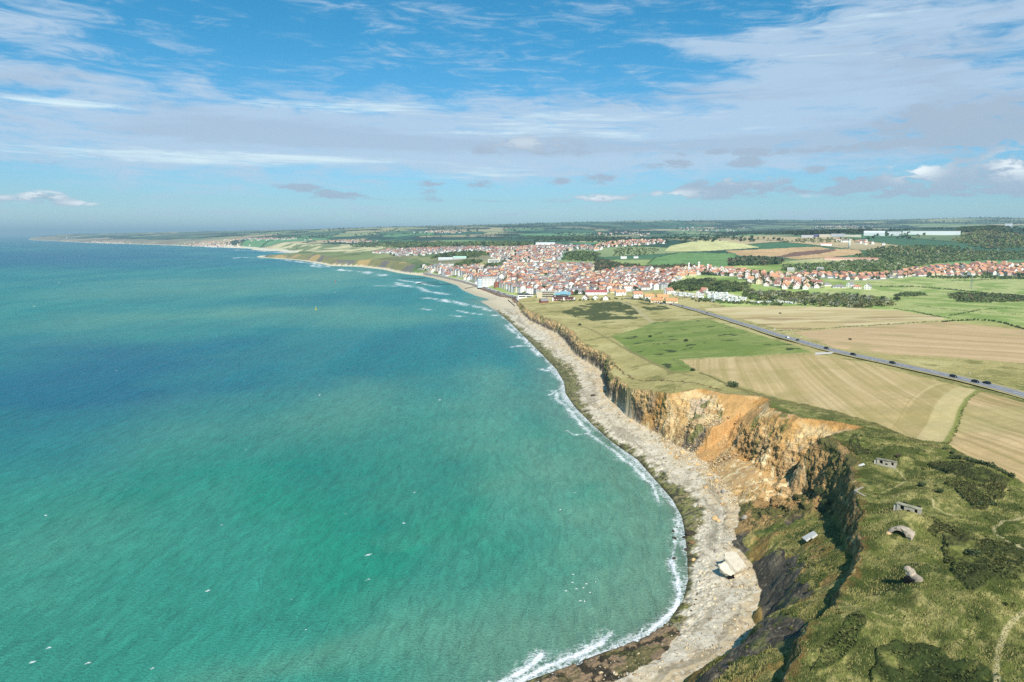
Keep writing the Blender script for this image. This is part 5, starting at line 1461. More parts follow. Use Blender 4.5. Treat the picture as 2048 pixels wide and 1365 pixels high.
# ------------------------------------------------------------------ the town
WALLC = {'white': (244, 240, 232), 'cream': (234, 218, 182), 'grey': (196, 194, 192), 'brick': (158, 98, 76), 'pink': (226, 196, 182), 'blue-grey': (196, 208, 214)}
ROOFC = {'orange': (204, 150, 116), 'red': (160, 112, 98), 'brown': (140, 114, 102), 'slate': (142, 138, 136), 'rust': (184, 134, 112), 'tan': (204, 152, 104), 'crimson': (156, 88, 90)}
SHAPES = {  # length, depth, wall height, roof height, roof type
    'cottage': (11.0, 8.5, 3.4, 3.8, 'gable'), 'villa': (11.0, 9.5, 6.0, 3.9, 'gable'), 'townhouse': (8.0, 10.0, 9.0, 3.0, 'gable'), 'terrace': (20.0, 9.0, 5.0, 3.6, 'gable'),
    'hipped villa': (11.0, 10.0, 5.8, 3.8, 'hip'), 'bungalow': (13.0, 9.0, 2.8, 3.4, 'hip'), 'seafront house': (8.5, 12.0, 11.5, 3.6, 'mansard'), 'flat block': (15.0, 11.0, 8.6, .5, 'flat')}
_hm = {}
def wall_mat(c): return paint(c + ' render' if c != 'brick' else 'brick wall', WALLC[c], .85, .10, .5, .2)
def roof_mat(c): return paint(c + ' roof tiles', ROOFC[c], .8, .20, .9, .2, bump=.3)
def glass_mat(): return paint('window glass', (44, 52, 60), .2, .2, .5, .5)
def window_rows(shape):
    L, D, h, r, typ = SHAPES[shape]
    rows = [1.3] if h < 4 else ([1.3, 4.0] if h < 7 else ([1.3, 4.0, 6.7] if h < 10 else [1.4, 4.2, 7.0, 9.6]))
    w = []
    nx = max(2, int(L / 3.2)); ny = 2
    for z in rows:
        for k in range(nx):
            w.append((-L / 2 + (k + .5) * L / nx, 0, z, 'x'))
        for k in range(ny):
            w.append((0, -D / 2 + (k + .5) * D / ny, z, 'y'))
    return w
def wall_mesh(shape, c, glazed):
    key = ('w', shape, c, glazed)
    if key in _hm: return _hm[key]
    L, D, h, r, typ = SHAPES[shape]
    m = MB()
    a, b = L / 2, D / 2
    vs = [(-a, -b, -2.0), (a, -b, -2.0), (a, b, -2.0), (-a, b, -2.0), (-a, -b, h), (a, -b, h), (a, b, h), (-a, b, h)]
    if typ == 'gable':
        vs += [(-a, 0, h + r - .12), (a, 0, h + r - .12)]
        fs = [(0, 1, 5, 4), (2, 3, 7, 6), (1, 2, 6, 9, 5), (3, 0, 4, 8, 7)]
    else:
        fs = [(0, 1, 5, 4), (1, 2, 6, 5), (2, 3, 7, 6), (3, 0, 4, 7), (4, 5, 6, 7)]
    m.poly(vs, fs, 0)
    if glazed:
        for (x, y, z, ax) in window_rows(shape):
            for s in (-1, 1):
                if ax == 'x': m.box(x - .55, x + .55, s * b - .03, s * b + .03, z, z + 1.35, 1)
                else: m.box(s * a - .03, s * a + .03, y - .5, y + .5, z, z + 1.35, 1)
    _hm[key] = m.mesh('wall', [wall_mat(c), glass_mat()])
    return _hm[key]
def roof_mesh(shape, c):
    key = ('r', shape, c)
    if key in _hm: return _hm[key]
    L, D, h, r, typ = SHAPES[shape]
    m = MB(); a, b = L / 2 + .35, D / 2 + .45
    e = h - .45 * r / (D / 2) if typ in ('gable', 'hip') else h
    if typ == 'gable':
        t = .22
        for s in (-1, 1):
            m.poly([(-a, s * b, e), (a, s * b, e), (a, 0, h + r), (-a, 0, h + r), (-a, s * b, e + t), (a, s * b, e + t), (a, 0, h + r + t), (-a, 0, h + r + t)],
                   [(0, 1, 2, 3), (7, 6, 5, 4), (0, 4, 5, 1), (1, 5, 6, 2), (0, 3, 7, 4)])
    elif typ == 'hip':
        k = max(a - b * .9, .6)
        m.poly([(-a, -b, e), (a, -b, e), (a, b, e), (-a, b, e), (-k, 0, h + r), (k, 0, h + r)], [(0, 1, 5, 4), (1, 2, 5), (2, 3, 4, 5), (3, 0, 4), (3, 2, 1, 0)])
    elif typ == 'mansard':
        i = 1.3
        m.poly([(-a, -b, h), (a, -b, h), (a, b, h), (-a, b, h), (-a + i, -b + i, h + r * .75), (a - i, -b + i, h + r * .75), (a - i, b - i, h + r * .75), (-a + i, b - i, h + r * .75), (-a + 2.6, 0, h + r), (a - 2.6, 0, h + r)],
               [(3, 2, 1, 0), (0, 1, 5, 4), (1, 2, 6, 5), (2, 3, 7, 6), (3, 0, 4, 7), (4, 5, 9, 8), (5, 6, 9), (6, 7, 8, 9), (7, 4, 8)])
    else:
        m.box(-a + .2, a - .2, -b + .3, b - .3, h, h + .5)
    _hm[key] = m.mesh('roof', roof_mat(c))
    return _hm[key]
def chimney_mesh(shape):
    key = ('c', shape)
    if key in _hm: return _hm[key]
    L, D, h, r, typ = SHAPES[shape]
    m = MB(); x = L / 2 - .9
    if typ == 'hip': x = max(L / 2 - D * .5, 1.0)
    m.box(x - .45, x + .45, -.4, .4, h + r - 1.3, h + r + 1.3); m.box(x - .55, x + .55, -.5, .5, h + r + 1.3, h + r + 1.5)
    _hm[key] = m.mesh('chimney', paint('chimney brick', (150, 92, 72), .9))
    return _hm[key]
def single_mesh(kind):
    if kind in _hm: return _hm[kind]
    m = MB()
    if kind == 'window':
        m.box(-.55, .55, -.04, .04, 0, 1.35)
        _hm[kind] = m.mesh('window', glass_mat())
    else:
        m.box(-.5, .5, -.05, .05, 0, 2.1)
        _hm[kind] = m.mesh('door', paint('house door', (92, 70, 58), .6))
    return _hm[kind]
def make_house(p, rz, shape, wc, rc, detail, sx=1.0, name='house'):
    o = bpy.data.objects.new(name, None); o.empty_display_size = .5
    COL.objects.link(o); o.location = p; o.rotation_euler = (0, 0, rz); o.scale = (sx, 1, 1)
    put('wall', wall_mesh(shape, wc, detail < 2), o)
    r = put('roof', roof_mesh(shape, rc), o)
    if SHAPES[shape][4] in ('gable', 'hip') and detail > 0: put('chimney', chimney_mesh(shape), r)
    if detail >= 2:
        L, D, h, rr, typ = SHAPES[shape]
        # openings of the two sides that look towards the heath and the sea
        for (x, y, z, ax) in window_rows(shape):
            if ax == 'x':
                for s in (-1, 1):
                    q = put('window', single_mesh('window'), o, (x, s * (D / 2 + .02), z))
                    q.scale = (1 / sx, 1, 1)
            else:
                for s in (-1, 1):
                    put('window', single_mesh('window'), o, (s * (L / 2 + .02), y, z), math.pi / 2)
        put('door', single_mesh('door'), o, (L / 2 / max(2, int(L / 3.2)), -(D / 2 + .03), 0.02))
    return o
# zones of the town: photo outline of the ground, row direction, spacing, mix of shapes / walls / roofs, phrase
def wp(poly): return ground(poly)[:, :2]
ZONES = [
    ('centre', [(1012, 580), (1040, 589), (1100, 592), (1165, 590), (1225, 587), (1262, 583), (1290, 583), (1338, 578), (1352, 565), (1370, 553), (1345, 546), (1300, 541), (1240, 541), (1190, 532), (1100, 529), (1015, 531), (940, 536), (884, 533), (832, 534), (846, 542), (925, 557), (966, 570)],
     15.0, 17.5, ['villa', 'townhouse', 'townhouse', 'cottage', 'hipped villa', 'terrace', 'villa', 'flat block', 'flat block'], ['white', 'white', 'cream', 'grey', 'white', 'brick', 'white', 'cream'], ['orange', 'red', 'rust', 'orange', 'slate', 'brown', 'rust', 'red', 'slate', 'orange', 'slate', 'rust'], 'in the old town centre'),
    ('south', [(1352, 556), (1400, 551), (1470, 553), (1500, 566), (1560, 578), (1608, 580), (1642, 576), (1640, 562), (1600, 552), (1520, 546), (1470, 540), (1400, 537), (1345, 541), (1338, 549)],
     15.0, 18.0, ['cottage', 'villa', 'cottage', 'terrace', 'villa'], ['white', 'white', 'cream', 'white'], ['orange', 'orange', 'red', 'rust', 'brown', 'orange'], 'above the park wood'),
    ('upper', [(1010, 527), (1090, 525), (1120, 520), (1125, 506), (1160, 498), (1195, 503), (1205, 498), (1180, 493), (1130, 492), (1060, 494), (1000, 499), (960, 505), (992, 518)],
     17.0, 22.0, ['cottage', 'villa', 'terrace', 'villa'], ['white', 'white', 'cream', 'grey'], ['rust', 'red', 'orange', 'slate', 'brown'], 'on the upper slope of the town'),
    ('estate', [(745, 507), (790, 513), (850, 512), (900, 505), (985, 502), (1000, 497), (930, 496), (840, 499), (770, 501)],
     17.0, 26.0, ['villa', 'cottage', 'terrace'], ['white', 'white', 'white', 'grey'], ['slate', 'rust', 'brown', 'red'], 'on the northern estate'),
    ('station', [(1185, 497), (1240, 494), (1330, 488), (1325, 482), (1270, 482), (1200, 488)], 20.0, 30.0, ['villa', 'cottage', 'terrace'], ['white', 'cream', 'white'], ['red', 'rust', 'orange'], 'beyond the railway cutting'),
    ('hamlet', [(1785, 557), (1830, 554), (1900, 553), (1960, 551), (2056, 554), (2056, 531), (1990, 529), (1920, 531), (1870, 534), (1812, 541), (1785, 549)],
     17.0, 22.0, ['cottage', 'bungalow', 'cottage', 'villa'], ['white', 'cream', 'white', 'pink'], ['orange', 'orange', 'red', 'rust', 'brown', 'orange'], 'on the orange roofed estate'),
    ('row', [(1596, 555), (1640, 556), (1700, 562), (1738, 562), (1785, 557), (1785, 547), (1740, 547), (1690, 549), (1600, 546)],
     18.0, 24.0, ['bungalow', 'cottage', 'cottage'], ['white', 'cream', 'white'], ['orange', 'rust', 'red', 'orange', 'slate'], 'below the valley wood'),
]
# houses that stand out: photo x of left and right, photo y of the foot, shape, wall, roof, turn (deg, ridge to picture), label
STANDOUT = [
    (1266, 1285, 595, 'villa', 'white', 'orange', 4, 'broad white house with tall orange roof at the heath edge'),
    (1229, 1252, 591, 'villa', 'white', 'orange', 14, 'biggest orange roofed white house, left of the lane end'),
    (1288, 1308, 597, 'cottage', 'white', 'tan', 8, 'tan roofed house left in the cluster beside the road bend'),
    (1313, 1336, 598, 'cottage', 'cream', 'tan', 8, 'tan roofed house behind the cluster at the road bend'),
    (1301, 1326, 605, 'cottage', 'cream', 'tan', -6, 'foremost tan roofed cream house in the cluster at the road bend'),
    (1330, 1355, 606, 'cottage', 'cream', 'tan', 6, 'rightmost tan roofed house in the cluster at the road bend'),
    (1164, 1178, 599, 'cottage', 'white', 'brown', 70, 'small dark roofed house with steep white gable, left one facing the heath'),
    (1184, 1197, 599, 'cottage', 'white', 'slate', 88, 'small slate roofed house with white gable, middle one facing the heath'),
    (1205, 1218, 600, 'cottage', 'white', 'brown', 84, 'brown roofed house with white gable at the end of the grass track'),
    (1390, 1409, 593, 'villa', 'white', 'red', 60, 'red roofed house with white gable standing inside the caravan park'),
    (1401, 1416, 584, 'cottage', 'white', 'rust', 150, 'rust roofed house behind the caravan park, against the park wood'),
    (1170, 1214, 590, 'terrace', 'white', 'crimson', 3, 'long crimson roofed terrace behind the white gabled houses'),
    (1140, 1160, 585, 'hipped villa', 'white', 'slate', 10, 'slate roofed villa behind the swimming pool roof'),
    (1090, 1110, 581, 'hipped villa', 'white', 'red', 10, 'bright red hipped roof behind the beige office block'),
    (1040, 1057, 578, 'villa', 'cream', 'rust', 75, 'cream gabled villa with rust roof near promenade end'),
    (1050, 1064, 583, 'cottage', 'cream', 'slate', 80, 'small cream gable in front of rust roofed villa by promenade'),
    (1255, 1274, 578, 'villa', 'white', 'tan', 85, 'white gabled villa with tan roof behind the two broad orange roofs'),
    (1281, 1300, 580, 'terrace', 'white', 'brown', 6, 'long brown roofed house behind broad white house'),
    (1327, 1347, 588, 'villa', 'white', 'rust', 40, 'rust roofed white house between road bend and park wood'),
    (1692, 1709, 575, 'villa', 'white', 'slate', 50, 'lone slate roofed white house among gardens right of the meadow thicket'),
    (1722, 1748, 579, 'villa', 'white', 'slate', 65, 'slate roofed white farmhouse at the end of the meadow hedge'),
    (1704, 1721, 577, 'bungalow', 'white', 'rust', 10, 'low rust roofed bungalow beside slate roofed farmhouse'),
    (1664, 1690, 576, 'bungalow', 'grey', 'slate', 5, 'low grey bungalow alone behind the meadow thicket'),
    (1645, 1662, 572, 'bungalow', 'white', 'slate', 20, 'low white bungalow half hidden beside the southern quarter'),
    (1771, 1788, 556, 'cottage', 'white', 'slate', 60, 'slate gabled white house at near end of the hamlet row'),
    (1794, 1812, 554, 'cottage', 'white', 'rust', 20, 'rust roofed white house first on the edge of the estate field'),
]
def in_any(polys, x, y):
    a = np.array([x]); b = np.array([y])
    return any(inside(p, a, b)[0] for p in polys)
HOUSES = []
def lay_out_town():
    rs = np.random.RandomState(5)
    placed = []
    def clear(x, y, r):
        return all((x - a) ** 2 + (y - b) ** 2 > (r + c) ** 2 for a, b, c in placed)
    # standout houses first
    gp_ = ground([((a + b) / 2, f) for a, b, f, *_ in STANDOUT])
    for (a, b, f, shape, wc, rc, turn, lab), p in zip(STANDOUT, gp_):
        d = math.hypot(p[0], p[1])
        wid = (b - a) / F * p[1] * .98
        L, D = SHAPES[shape][:2]
        t = math.radians(turn)
        seen = abs(math.cos(t)) * L + abs(math.sin(t)) * D
        sx = min(max((wid - abs(math.sin(t)) * D * .9) / (abs(math.cos(t)) * L + 1e-3), .7), 2.0) if turn < 45 or turn > 135 else 1.0
        HOUSES.append(dict(p=p, rz=t - math.atan2(p[0], p[1]) * .6, shape=shape, wc=wc, rc=rc, sx=sx, zone=None, label=lab))
        placed.append((p[0], p[1], max(L * sx, D) * .5))
    for (x, y, r) in BIG_SITES:
        placed.append((x, y, r))
    # villas along the promenade
    prom = TL[46:53]
    seg = np.linalg.norm(np.diff(prom, axis=0), axis=1); tot = np.concatenate([[0], np.cumsum(seg)])
    s = 60.0
    while s < tot[-1] - 10:
        x = np.interp(s, tot, prom[:, 0]); y = np.interp(s, tot, prom[:, 1])
        i = min(np.searchsorted(tot, s) - 1, len(seg) - 1); d = (prom[i + 1] - prom[i]) / seg[i]
        nx, ny = d[1], -d[0]
        off = 24 + rs.uniform(-1.5, 1.5)
        X, Y = x + nx * off, y + ny * off
        if clear(X, Y, 3.5) and rs.rand() < .93:
            sh = rs.choice(['seafront house', 'seafront house', 'townhouse', 'townhouse'])
            HOUSES.append(dict(p=(X, Y), rz=math.atan2(d[1], d[0]), shape=sh, wc=rs.choice(['white', 'white', 'cream', 'blue-grey', 'white', 'grey', 'pink']), rc=rs.choice(['slate', 'slate', 'rust', 'red', 'orange']), sx=rs.uniform(.95, 1.15), zone='along the promenade', label=None))
            placed.append((X, Y, 4.0))
        s += rs.uniform(8.8, 11.0)
    woods = [wp(w[1]) for w in WOODS if w[0] in TOWN_WOODS]
    for key, poly, ds, dr, shapes, walls, roofs, phrase in ZONES:
        P = wp(poly)
        ang = math.atan2(.945, -.327) if key in ('centre', 'estate') else (math.radians(12) if key in ('hamlet', 'row') else math.radians(70 if key == 'south' else 100))
        c, s_ = math.cos(ang), math.sin(ang)
        q = np.stack([P[:, 0] * c + P[:, 1] * s_, -P[:, 0] * s_ + P[:, 1] * c], -1)
        v = q[:, 1].min(); row = 0
        while v < q[:, 1].max():
            u = q[:, 0].min() + rs.uniform(0, ds)
            while u < q[:, 0].max():
                uu, vv = u + rs.uniform(-1, 1), v + rs.uniform(-1.5, 1.5) + math.sin(u / 60.0) * 5
                x, y = uu * c - vv * s_, uu * s_ + vv * c
                shape = shapes[rs.randint(len(shapes))]
                L, D = SHAPES[shape][:2]
                rr = max(L, D) * .40
                if inside(P, np.array([x]), np.array([y]))[0] and rs.rand() < .84 and not in_any(woods, x, y) and clear(x, y, rr):
                    turn = ang + (math.pi / 2 if rs.rand() < .35 else 0) + rs.normal() * .08
                    HOUSES.append(dict(p=(x, y), rz=turn, shape=shape, wc=walls[rs.randint(len(walls))], rc=roofs[rs.randint(len(roofs))], sx=rs.uniform(.85, 1.1), zone=phrase, label=None))
                    placed.append((x, y, rr))
                u += ds * (1.55 if shape == 'terrace' else 1.0) * rs.uniform(.85, 1.15)
            v += dr if row % 2 else dr * .86
            row += 1
def build_houses():
    lay_out_town()
    P = np.array([h['p'][:2] for h in HOUSES])
    z = height(P[:, 0], P[:, 1])
    for h, zz in zip(HOUSES, z): h['z'] = max(zz, 3.0)
    # what the eye gets of each: nearest first
    order = sorted(range(len(HOUSES)), key=lambda i: (HOUSES[i]['label'] is None, math.hypot(*HOUSES[i]['p'][:2])))
    single = order[:300]; rest = order[300:]
    print('houses', len(HOUSES))
    # words that single each one out
    groups = {}
    for i in single:
        h = HOUSES[i]
        if h['label'] is None:
            groups.setdefault((h['zone'], h['rc'], h['wc'], h['shape']), []).append(i)
    for k, idx in groups.items():
        idx.sort(key=lambda i: HOUSES[i]['p'][0] / HOUSES[i]['p'][1])
        for j, i in enumerate(idx):
            h = HOUSES[i]
            desc = f"{h['rc']} roofed {h['wc']} {h['shape']}"
            pos = ordinal(j, len(idx))
            h['label'] = f"{desc} {h['zone']}, {pos} of its look" if len(idx) > 1 else f"{desc}, the only one of its look {h['zone']}"
    for rank, i in enumerate(single):
        h = HOUSES[i]
        d = math.hypot(*h['p'][:2])
        det = 2 if rank < 70 else 1
        o = make_house((h['p'][0], h['p'][1], h['z']), h['rz'], h['shape'], h['wc'], h['rc'], det, h['sx'])
        tag(o, h['label'], 'house', 'houses of the seaside town')
    # the many more behind, too small to tell apart
    m = MB(); mats = []
    def mi(mat):
        if mat not in mats: mats.append(mat)
        return mats.index(mat)
    for i in rest:
        add_far_house(m, mi, HOUSES[i])
    o = m.build('distant_houses', mats)
    tag(o, 'crowded red and slate roofs of the far streets of the town', 'houses', kind='stuff')
def add_far_house(m, mi, h):
    for key, mat in ((wall_mesh(h['shape'], h['wc'], True), wall_mat(h['wc'])), (roof_mesh(h['shape'], h['rc']), roof_mat(h['rc']))):
        c, s = math.cos(h['rz']), math.sin(h['rz'])
        x0, y0 = h['p'][:2]
        vs = [(x0 + v.co.x * h['sx'] * c - v.co.y * s, y0 + v.co.x * h['sx'] * s + v.co.y * c, h['z'] + v.co.z) for v in key.vertices]
        i0 = len(m.v); m.v += vs
        a = mi(mat); b = mi(glass_mat())
        for p in key.polygons:
            m.f.append(tuple(i0 + k for k in p.vertices)); m.mi.append(b if p.material_index == 1 else a)
# villages far along the coast and on the hills
FAR_VILLAGES = [([(165, 486), (260, 488), (270, 485), (180, 483.5)], 60, 'white'), ([(330, 492), (420, 494), (520, 497), (520, 489), (430, 484), (350, 486)], 150, 'white'), ([(400, 484), (520, 486), (640, 484), (640, 478), (560, 477), (430, 481)], 130, 'white'), ([(640, 488), (760, 487), (780, 483), (700, 481), (640, 483)], 50, 'white'),
                ([(800, 466), (900, 468), (960, 466), (940, 463), (840, 462)], 50, 'white'), ([(1620, 456), (1760, 458), (1760, 452), (1640, 452)], 60, 'white'), ([(1180, 470), (1300, 474), (1300, 466), (1200, 464)], 25, 'white'), ([(1660, 484), (1760, 492), (1780, 488), (1700, 482)], 10, 'white'), ([(1330, 462), (1500, 466), (1500, 456), (1350, 454)], 26, 'white')]
def build_far_villages():
    rs = np.random.RandomState(21)
    hs = []
    for poly, n, _ in FAR_VILLAGES:
        P = wp(poly)
        k = 0
        while k < n:
            w = rs.dirichlet(np.ones(len(P)))
            x, y = (P * w[:, None]).sum(0)
            hs.append(dict(p=(x + rs.normal() * 15, y + rs.normal() * 30), rz=rs.uniform(0, 3.1), shape=rs.choice(['villa', 'terrace', 'hipped villa', 'terrace']), wc=rs.choice(['white', 'white', 'cream']), rc=rs.choice(['rust', 'red', 'slate', 'orange']), sx=rs.uniform(1.0, 1.5)))
            k += 1
    P = np.array([h['p'] for h in hs]); z = height(P[:, 0], P[:, 1])
    m = MB(); mats = []
    def mi(mat):
        if mat not in mats: mats.append(mat)
        return mats.index(mat)
    for h, zz in zip(hs, z):
        h['z'] = max(zz, 3) ; add_far_house(m, mi, h)
    o = m.build('village_houses', mats)
    tag(o, 'pale specks of houses in villages along the far coast and hills', 'houses', kind='stuff')
# ------------------------------------------------------------------ big buildings
def site(u0, u1, v):
    p = ground([((u0 + u1) / 2, v)])[0]
    return p, (u1 - u0) / F * p[1]
BIG_SITES = []
def _reserve():
    for u0, u1, v, r in [(958, 1002, 573, 30), (1074, 1110, 596, 20), (1108, 1142, 596, 19), (1104, 1150, 602, 18), (1036, 1067, 596, 16), (1077, 1098, 606, 10), (1008, 1040, 590, 6)]:
        p, w = site(u0, u1, v); BIG_SITES.append((p[0], p[1] + r * .4, r))
_reserve()
def face_cam(p): return -math.atan2(p[0], p[1])
def build_hotel():
    p, w = site(959, 1001, 572.5)
    o = thing('hotel', (p[0], p[1] + 6, p[2]), face_cam(p) + .10, 'tall white seafront hotel with slate mansard roof and rows of windows', 'hotel')
    white, slate = wall_mat('white'), roof_mat('slate')
    m = MB(); m.box(-18, 15, -7, 7, -3, 16); m.build('main_wing', white, o)
    m = MB(); m.box(-27, -18.02, -10, 8, -3, 15.4); m.build('sea_wing', paint('blue white render', (214, 226, 232), .85), o)  # bluish white paints the shade on the sea-facing side
    m = MB(); m.box(15.02, 24, -6, 7, -3, 12); m.build('end_wing', wall_mat('cream'), o)
    for nm, x0, x1, y0, y1, z in (('main_roof', -18.2, 15.2, -7.2, 7.2, 16), ('sea_wing_roof', -27.2, -18.2, -10.2, 8.2, 15.4), ('end_wing_roof', 15.2, 24.2, -6.2, 7.2, 12)):
        m = MB(); m.box(x0, x1, y0, y1, z + .003, z + 4.2, taper=1.5); r = m.build('mansard_roof', slate, o)
        if nm == 'main_roof':
            for k in range(9):
                d = MB(); x = -16 + k * 3.7; d.box(x - .7, x + .7, -7.3, -5.4, 16.8, 18.6); d.build('dormer', white, r)
    for z in (1.0, 4.2, 7.4, 10.6, 13.4):
        for k in range(11):
            m = MB(); x = -16.6 + k * 3.0; m.box(x - .6, x + .6, -7.06, -6.98, z, z + 1.7); m.build('window', glass_mat(), o)
        if z < 13:
            for k in range(3):
                m = MB(); x = -25.4 + k * 2.9; m.box(x - .6, x + .6, -10.06, -9.98, z, z + 1.7); m.build('window', glass_mat(), o)
    for k in range(3):
        m = MB(); x = 16.8 + k * 2.8; m.box(x - .6, x + .6, -6.06, -5.98, 4, 6); m.build('window', glass_mat(), o)
def slab_block(name, u0, u1, v, h, depth, wallc, label, cat, roof=None, bands=None, rz=0.0, dy=0.0, roofc=None):
    p, w = site(u0, u1, v)
    o = thing(name, (p[0], p[1] + depth / 2 + dy, p[2]), face_cam(p) + rz, label, cat)
    a = w / 2
    m = MB(); m.box(-a, a, -depth / 2, depth / 2, -3, h); m.build('wall', wallc, o)
    m = MB()
    if roof == 'gable':
        rh = depth * .22
        m.poly([(-a - .3, -depth / 2 - .3, h - .1), (a + .3, -depth / 2 - .3, h - .1), (a + .3, depth / 2 + .3, h - .1), (-a - .3, depth / 2 + .3, h - .1), (-a - .3, 0, h + rh), (a + .3, 0, h + rh)], [(3, 2, 1, 0), (0, 1, 5, 4), (2, 3, 4, 5), (1, 2, 5), (3, 0, 4)])
    elif roof == 'arch':
        n = 8; prof = [(-depth / 2 - .2 + (depth + .4) * k / n, h + math.sin(math.pi * k / n) * depth * .16) for k in range(n + 1)]
        vs = [(-a - .2, y, z) for y, z in prof] + [(a + .2, y, z) for y, z in prof]
        m.poly(vs, [(k, k + n + 1, k + n + 2, k + 1) for k in range(n)] + [tuple(range(n + 1)), tuple(reversed(range(n + 1, 2 * n + 2)))])
    else:
        m.box(-a - .2, a + .2, -depth / 2 - .2, depth / 2 + .2, h + .003, h + .5)
    m.build('roof', roofc or paint('flat roof felt', (176, 172, 166), .9), o)
    if bands:
        for (z0, z1, x0, x1) in bands:
            m = MB(); m.box(-a + w * x0, -a + w * x1, -depth / 2 - .06, -depth / 2 + .04, z0, z1); m.build('window_band', glass_mat(), o)
    return o, w
def build_big():
    build_hotel()
    W, G = wall_mat('white'), paint('grey cladding', (186, 186, 190), .7)
    slab_block('office_block', 1074, 1110, 596, 10.5, 14, paint('beige render', (206, 194, 168), .85), 'beige flat roofed office block near end of promenade', 'office', bands=[(1.2, 2.9, .3, .97), (4.4, 6.1, .3, .97), (7.6, 9.2, .3, .97)])
    p, w = site(1108, 1142, 596)
    o = thing('swimming_pool_hall', (p[0], p[1] + 9, p[2]), face_cam(p), 'swimming hall with bright blue sweeping roof near heath edge', 'pool hall')
    m = MB(); m.box(-13, 13, -7, 8, -2, 4.6); m.build('wall', W, o)
    blue = paint('blue roof sheeting', (140, 184, 196), .5, .1)
    for k, (x0, x1, z0, z1) in enumerate([(-15, -3, 4.7, 6.6), (-3.5, 8, 5.6, 9.0), (6, 15, 4.9, 7.4)]):
        m = MB(); m.poly([(x0, -9, z0), (x1, -9, z0 + .4), (x1, 9, z1 + 1), (x0, 9, z1), (x0, -9, z0 + .3), (x1, -9, z0 + .7), (x1, 9, z1 + 1.3), (x0, 9, z1 + .3)], [(3, 2, 1, 0), (4, 5, 6, 7), (0, 1, 5, 4), (1, 2, 6, 5), (2, 3, 7, 6), (3, 0, 4, 7)]); m.build('roof_panel', blue, o)
    m = MB(); m.box(-11, 11, -7.08, -6.96, .8, 3.6); m.build('window_band', glass_mat(), o)
    o, w = slab_block('holiday_centre', 1104, 1150, 602, 4.2, 10, paint('dark brown cladding', (112, 76, 66), .8), 'long dark brown holiday building with white end walls on heath', 'holiday centre', 'gable', rz=.05, roofc=paint('dark brown tiles', (98, 62, 56), .8, .2))
    for x in (-.5, -.02, .44):
        m = MB(); m.box(w * x, w * x + 2.4, -5.4, 5.1, -2, 5.2); m.build('end_wall', W, o)
    for k in range(9):
        x = -w / 2 + 4 + k * (w - 8) / 8
        m = MB(); m.box(x - .7, x + .7, -5.08, -4.96, 1.2, 2.6); m.build('window', paint('pale blind', (214, 210, 200), .6), o)
    o, w = slab_block('beach_club', 1036, 1067, 596, 4.6, 13, W, 'low white club building with dark sail roofs at promenade end', 'club', bands=[(1.0, 3.0, .05, .5), (1.0, 3.0, .55, .95)], roofc=paint('dark roof membrane', (70, 72, 80), .7))
    for x in (-.3, .12):
        m = MB(); m.poly([(w * x - 6, -6, 5.2), (w * x + 6, -6, 5.2), (w * x + 5, 5, 5.4), (w * x - 5, 5, 5.4), (w * x - 1, -1, 8.2)], [(0, 1, 4), (1, 2, 4), (2, 3, 4), (3, 0, 4), (3, 2, 1, 0)]); m.build('sail_roof', paint('dark roof membrane', (70, 72, 80), .7), o)
    h = dict(shape='cottage')
    p, w = site(1077, 1098, 606)
    o = make_house((p[0], p[1], p[2]), face_cam(p) + .5, 'cottage', 'brick', 'slate', 2, 1.2, name='lifeboat_house')
    tag(o, 'dark slate and red brick hut alone on the heath edge above beach', 'hut')
    # farther large sheds
    slab_block('sports_hall', 876, 905, 521, 5.5, 22, wall_mat('grey'), 'white arched sports hall in the northern part of the town', 'sports hall', 'arch', roofc=paint('white sheeting', (216, 220, 220), .6))
    slab_block('market_hall', 906, 932, 519, 5, 22, wall_mat('grey'), 'pale green roofed hall beside the white sports hall', 'hall', 'gable', roofc=paint('pale green sheeting', (172, 208, 186), .6))
    slab_block('school', 976, 1000, 526, 10, 14, W, 'white school building above the town park', 'school', bands=[(2, 4, .05, .95), (6, 8, .05, .95)])
    slab_block('store', 1072, 1110, 492.5, 9, 24, wall_mat('white'), 'long white store roof at the top of the town', 'store', 'gable', roofc=paint('white sheeting', (216, 220, 220), .6))
    slab_block('depot', 1242, 1254, 518, 7, 12, wall_mat('white'), 'white box building below the railway cutting', 'depot')
    slab_block('shed', 1268, 1277, 517, 5, 10, wall_mat('white'), 'small white shed right of the box depot', 'shed', 'gable', roofc=roof_mat('slate'))
    o, w = slab_block('long_barn', 1656, 1752, 522, 6, 13, wall_mat('pink'), 'very long red roofed barracks above the valley wood', 'barracks', 'gable', roofc=roof_mat('rust'))
    slab_block('farm_barn', 1644, 1664, 492, 7, 14, wall_mat('white'), 'orange roofed barn on the ridge fields', 'barn', 'gable', roofc=roof_mat('orange'))
    slab_block('clinic', 1577, 1590, 543, 8, 12, wall_mat('white'), 'white flat roofed block among trees above the southern quarter', 'clinic', bands=[(1.5, 3, .05, .95), (4.5, 6, .05, .95)])
    slab_block('apartment_block', 1636, 1648, 544, 10, 12, wall_mat('white'), 'white apartment block at the foot of the valley wood', 'apartments', bands=[(1.5, 3, .05, .95), (4.5, 6, .05, .95), (7.3, 8.7, .05, .95)])
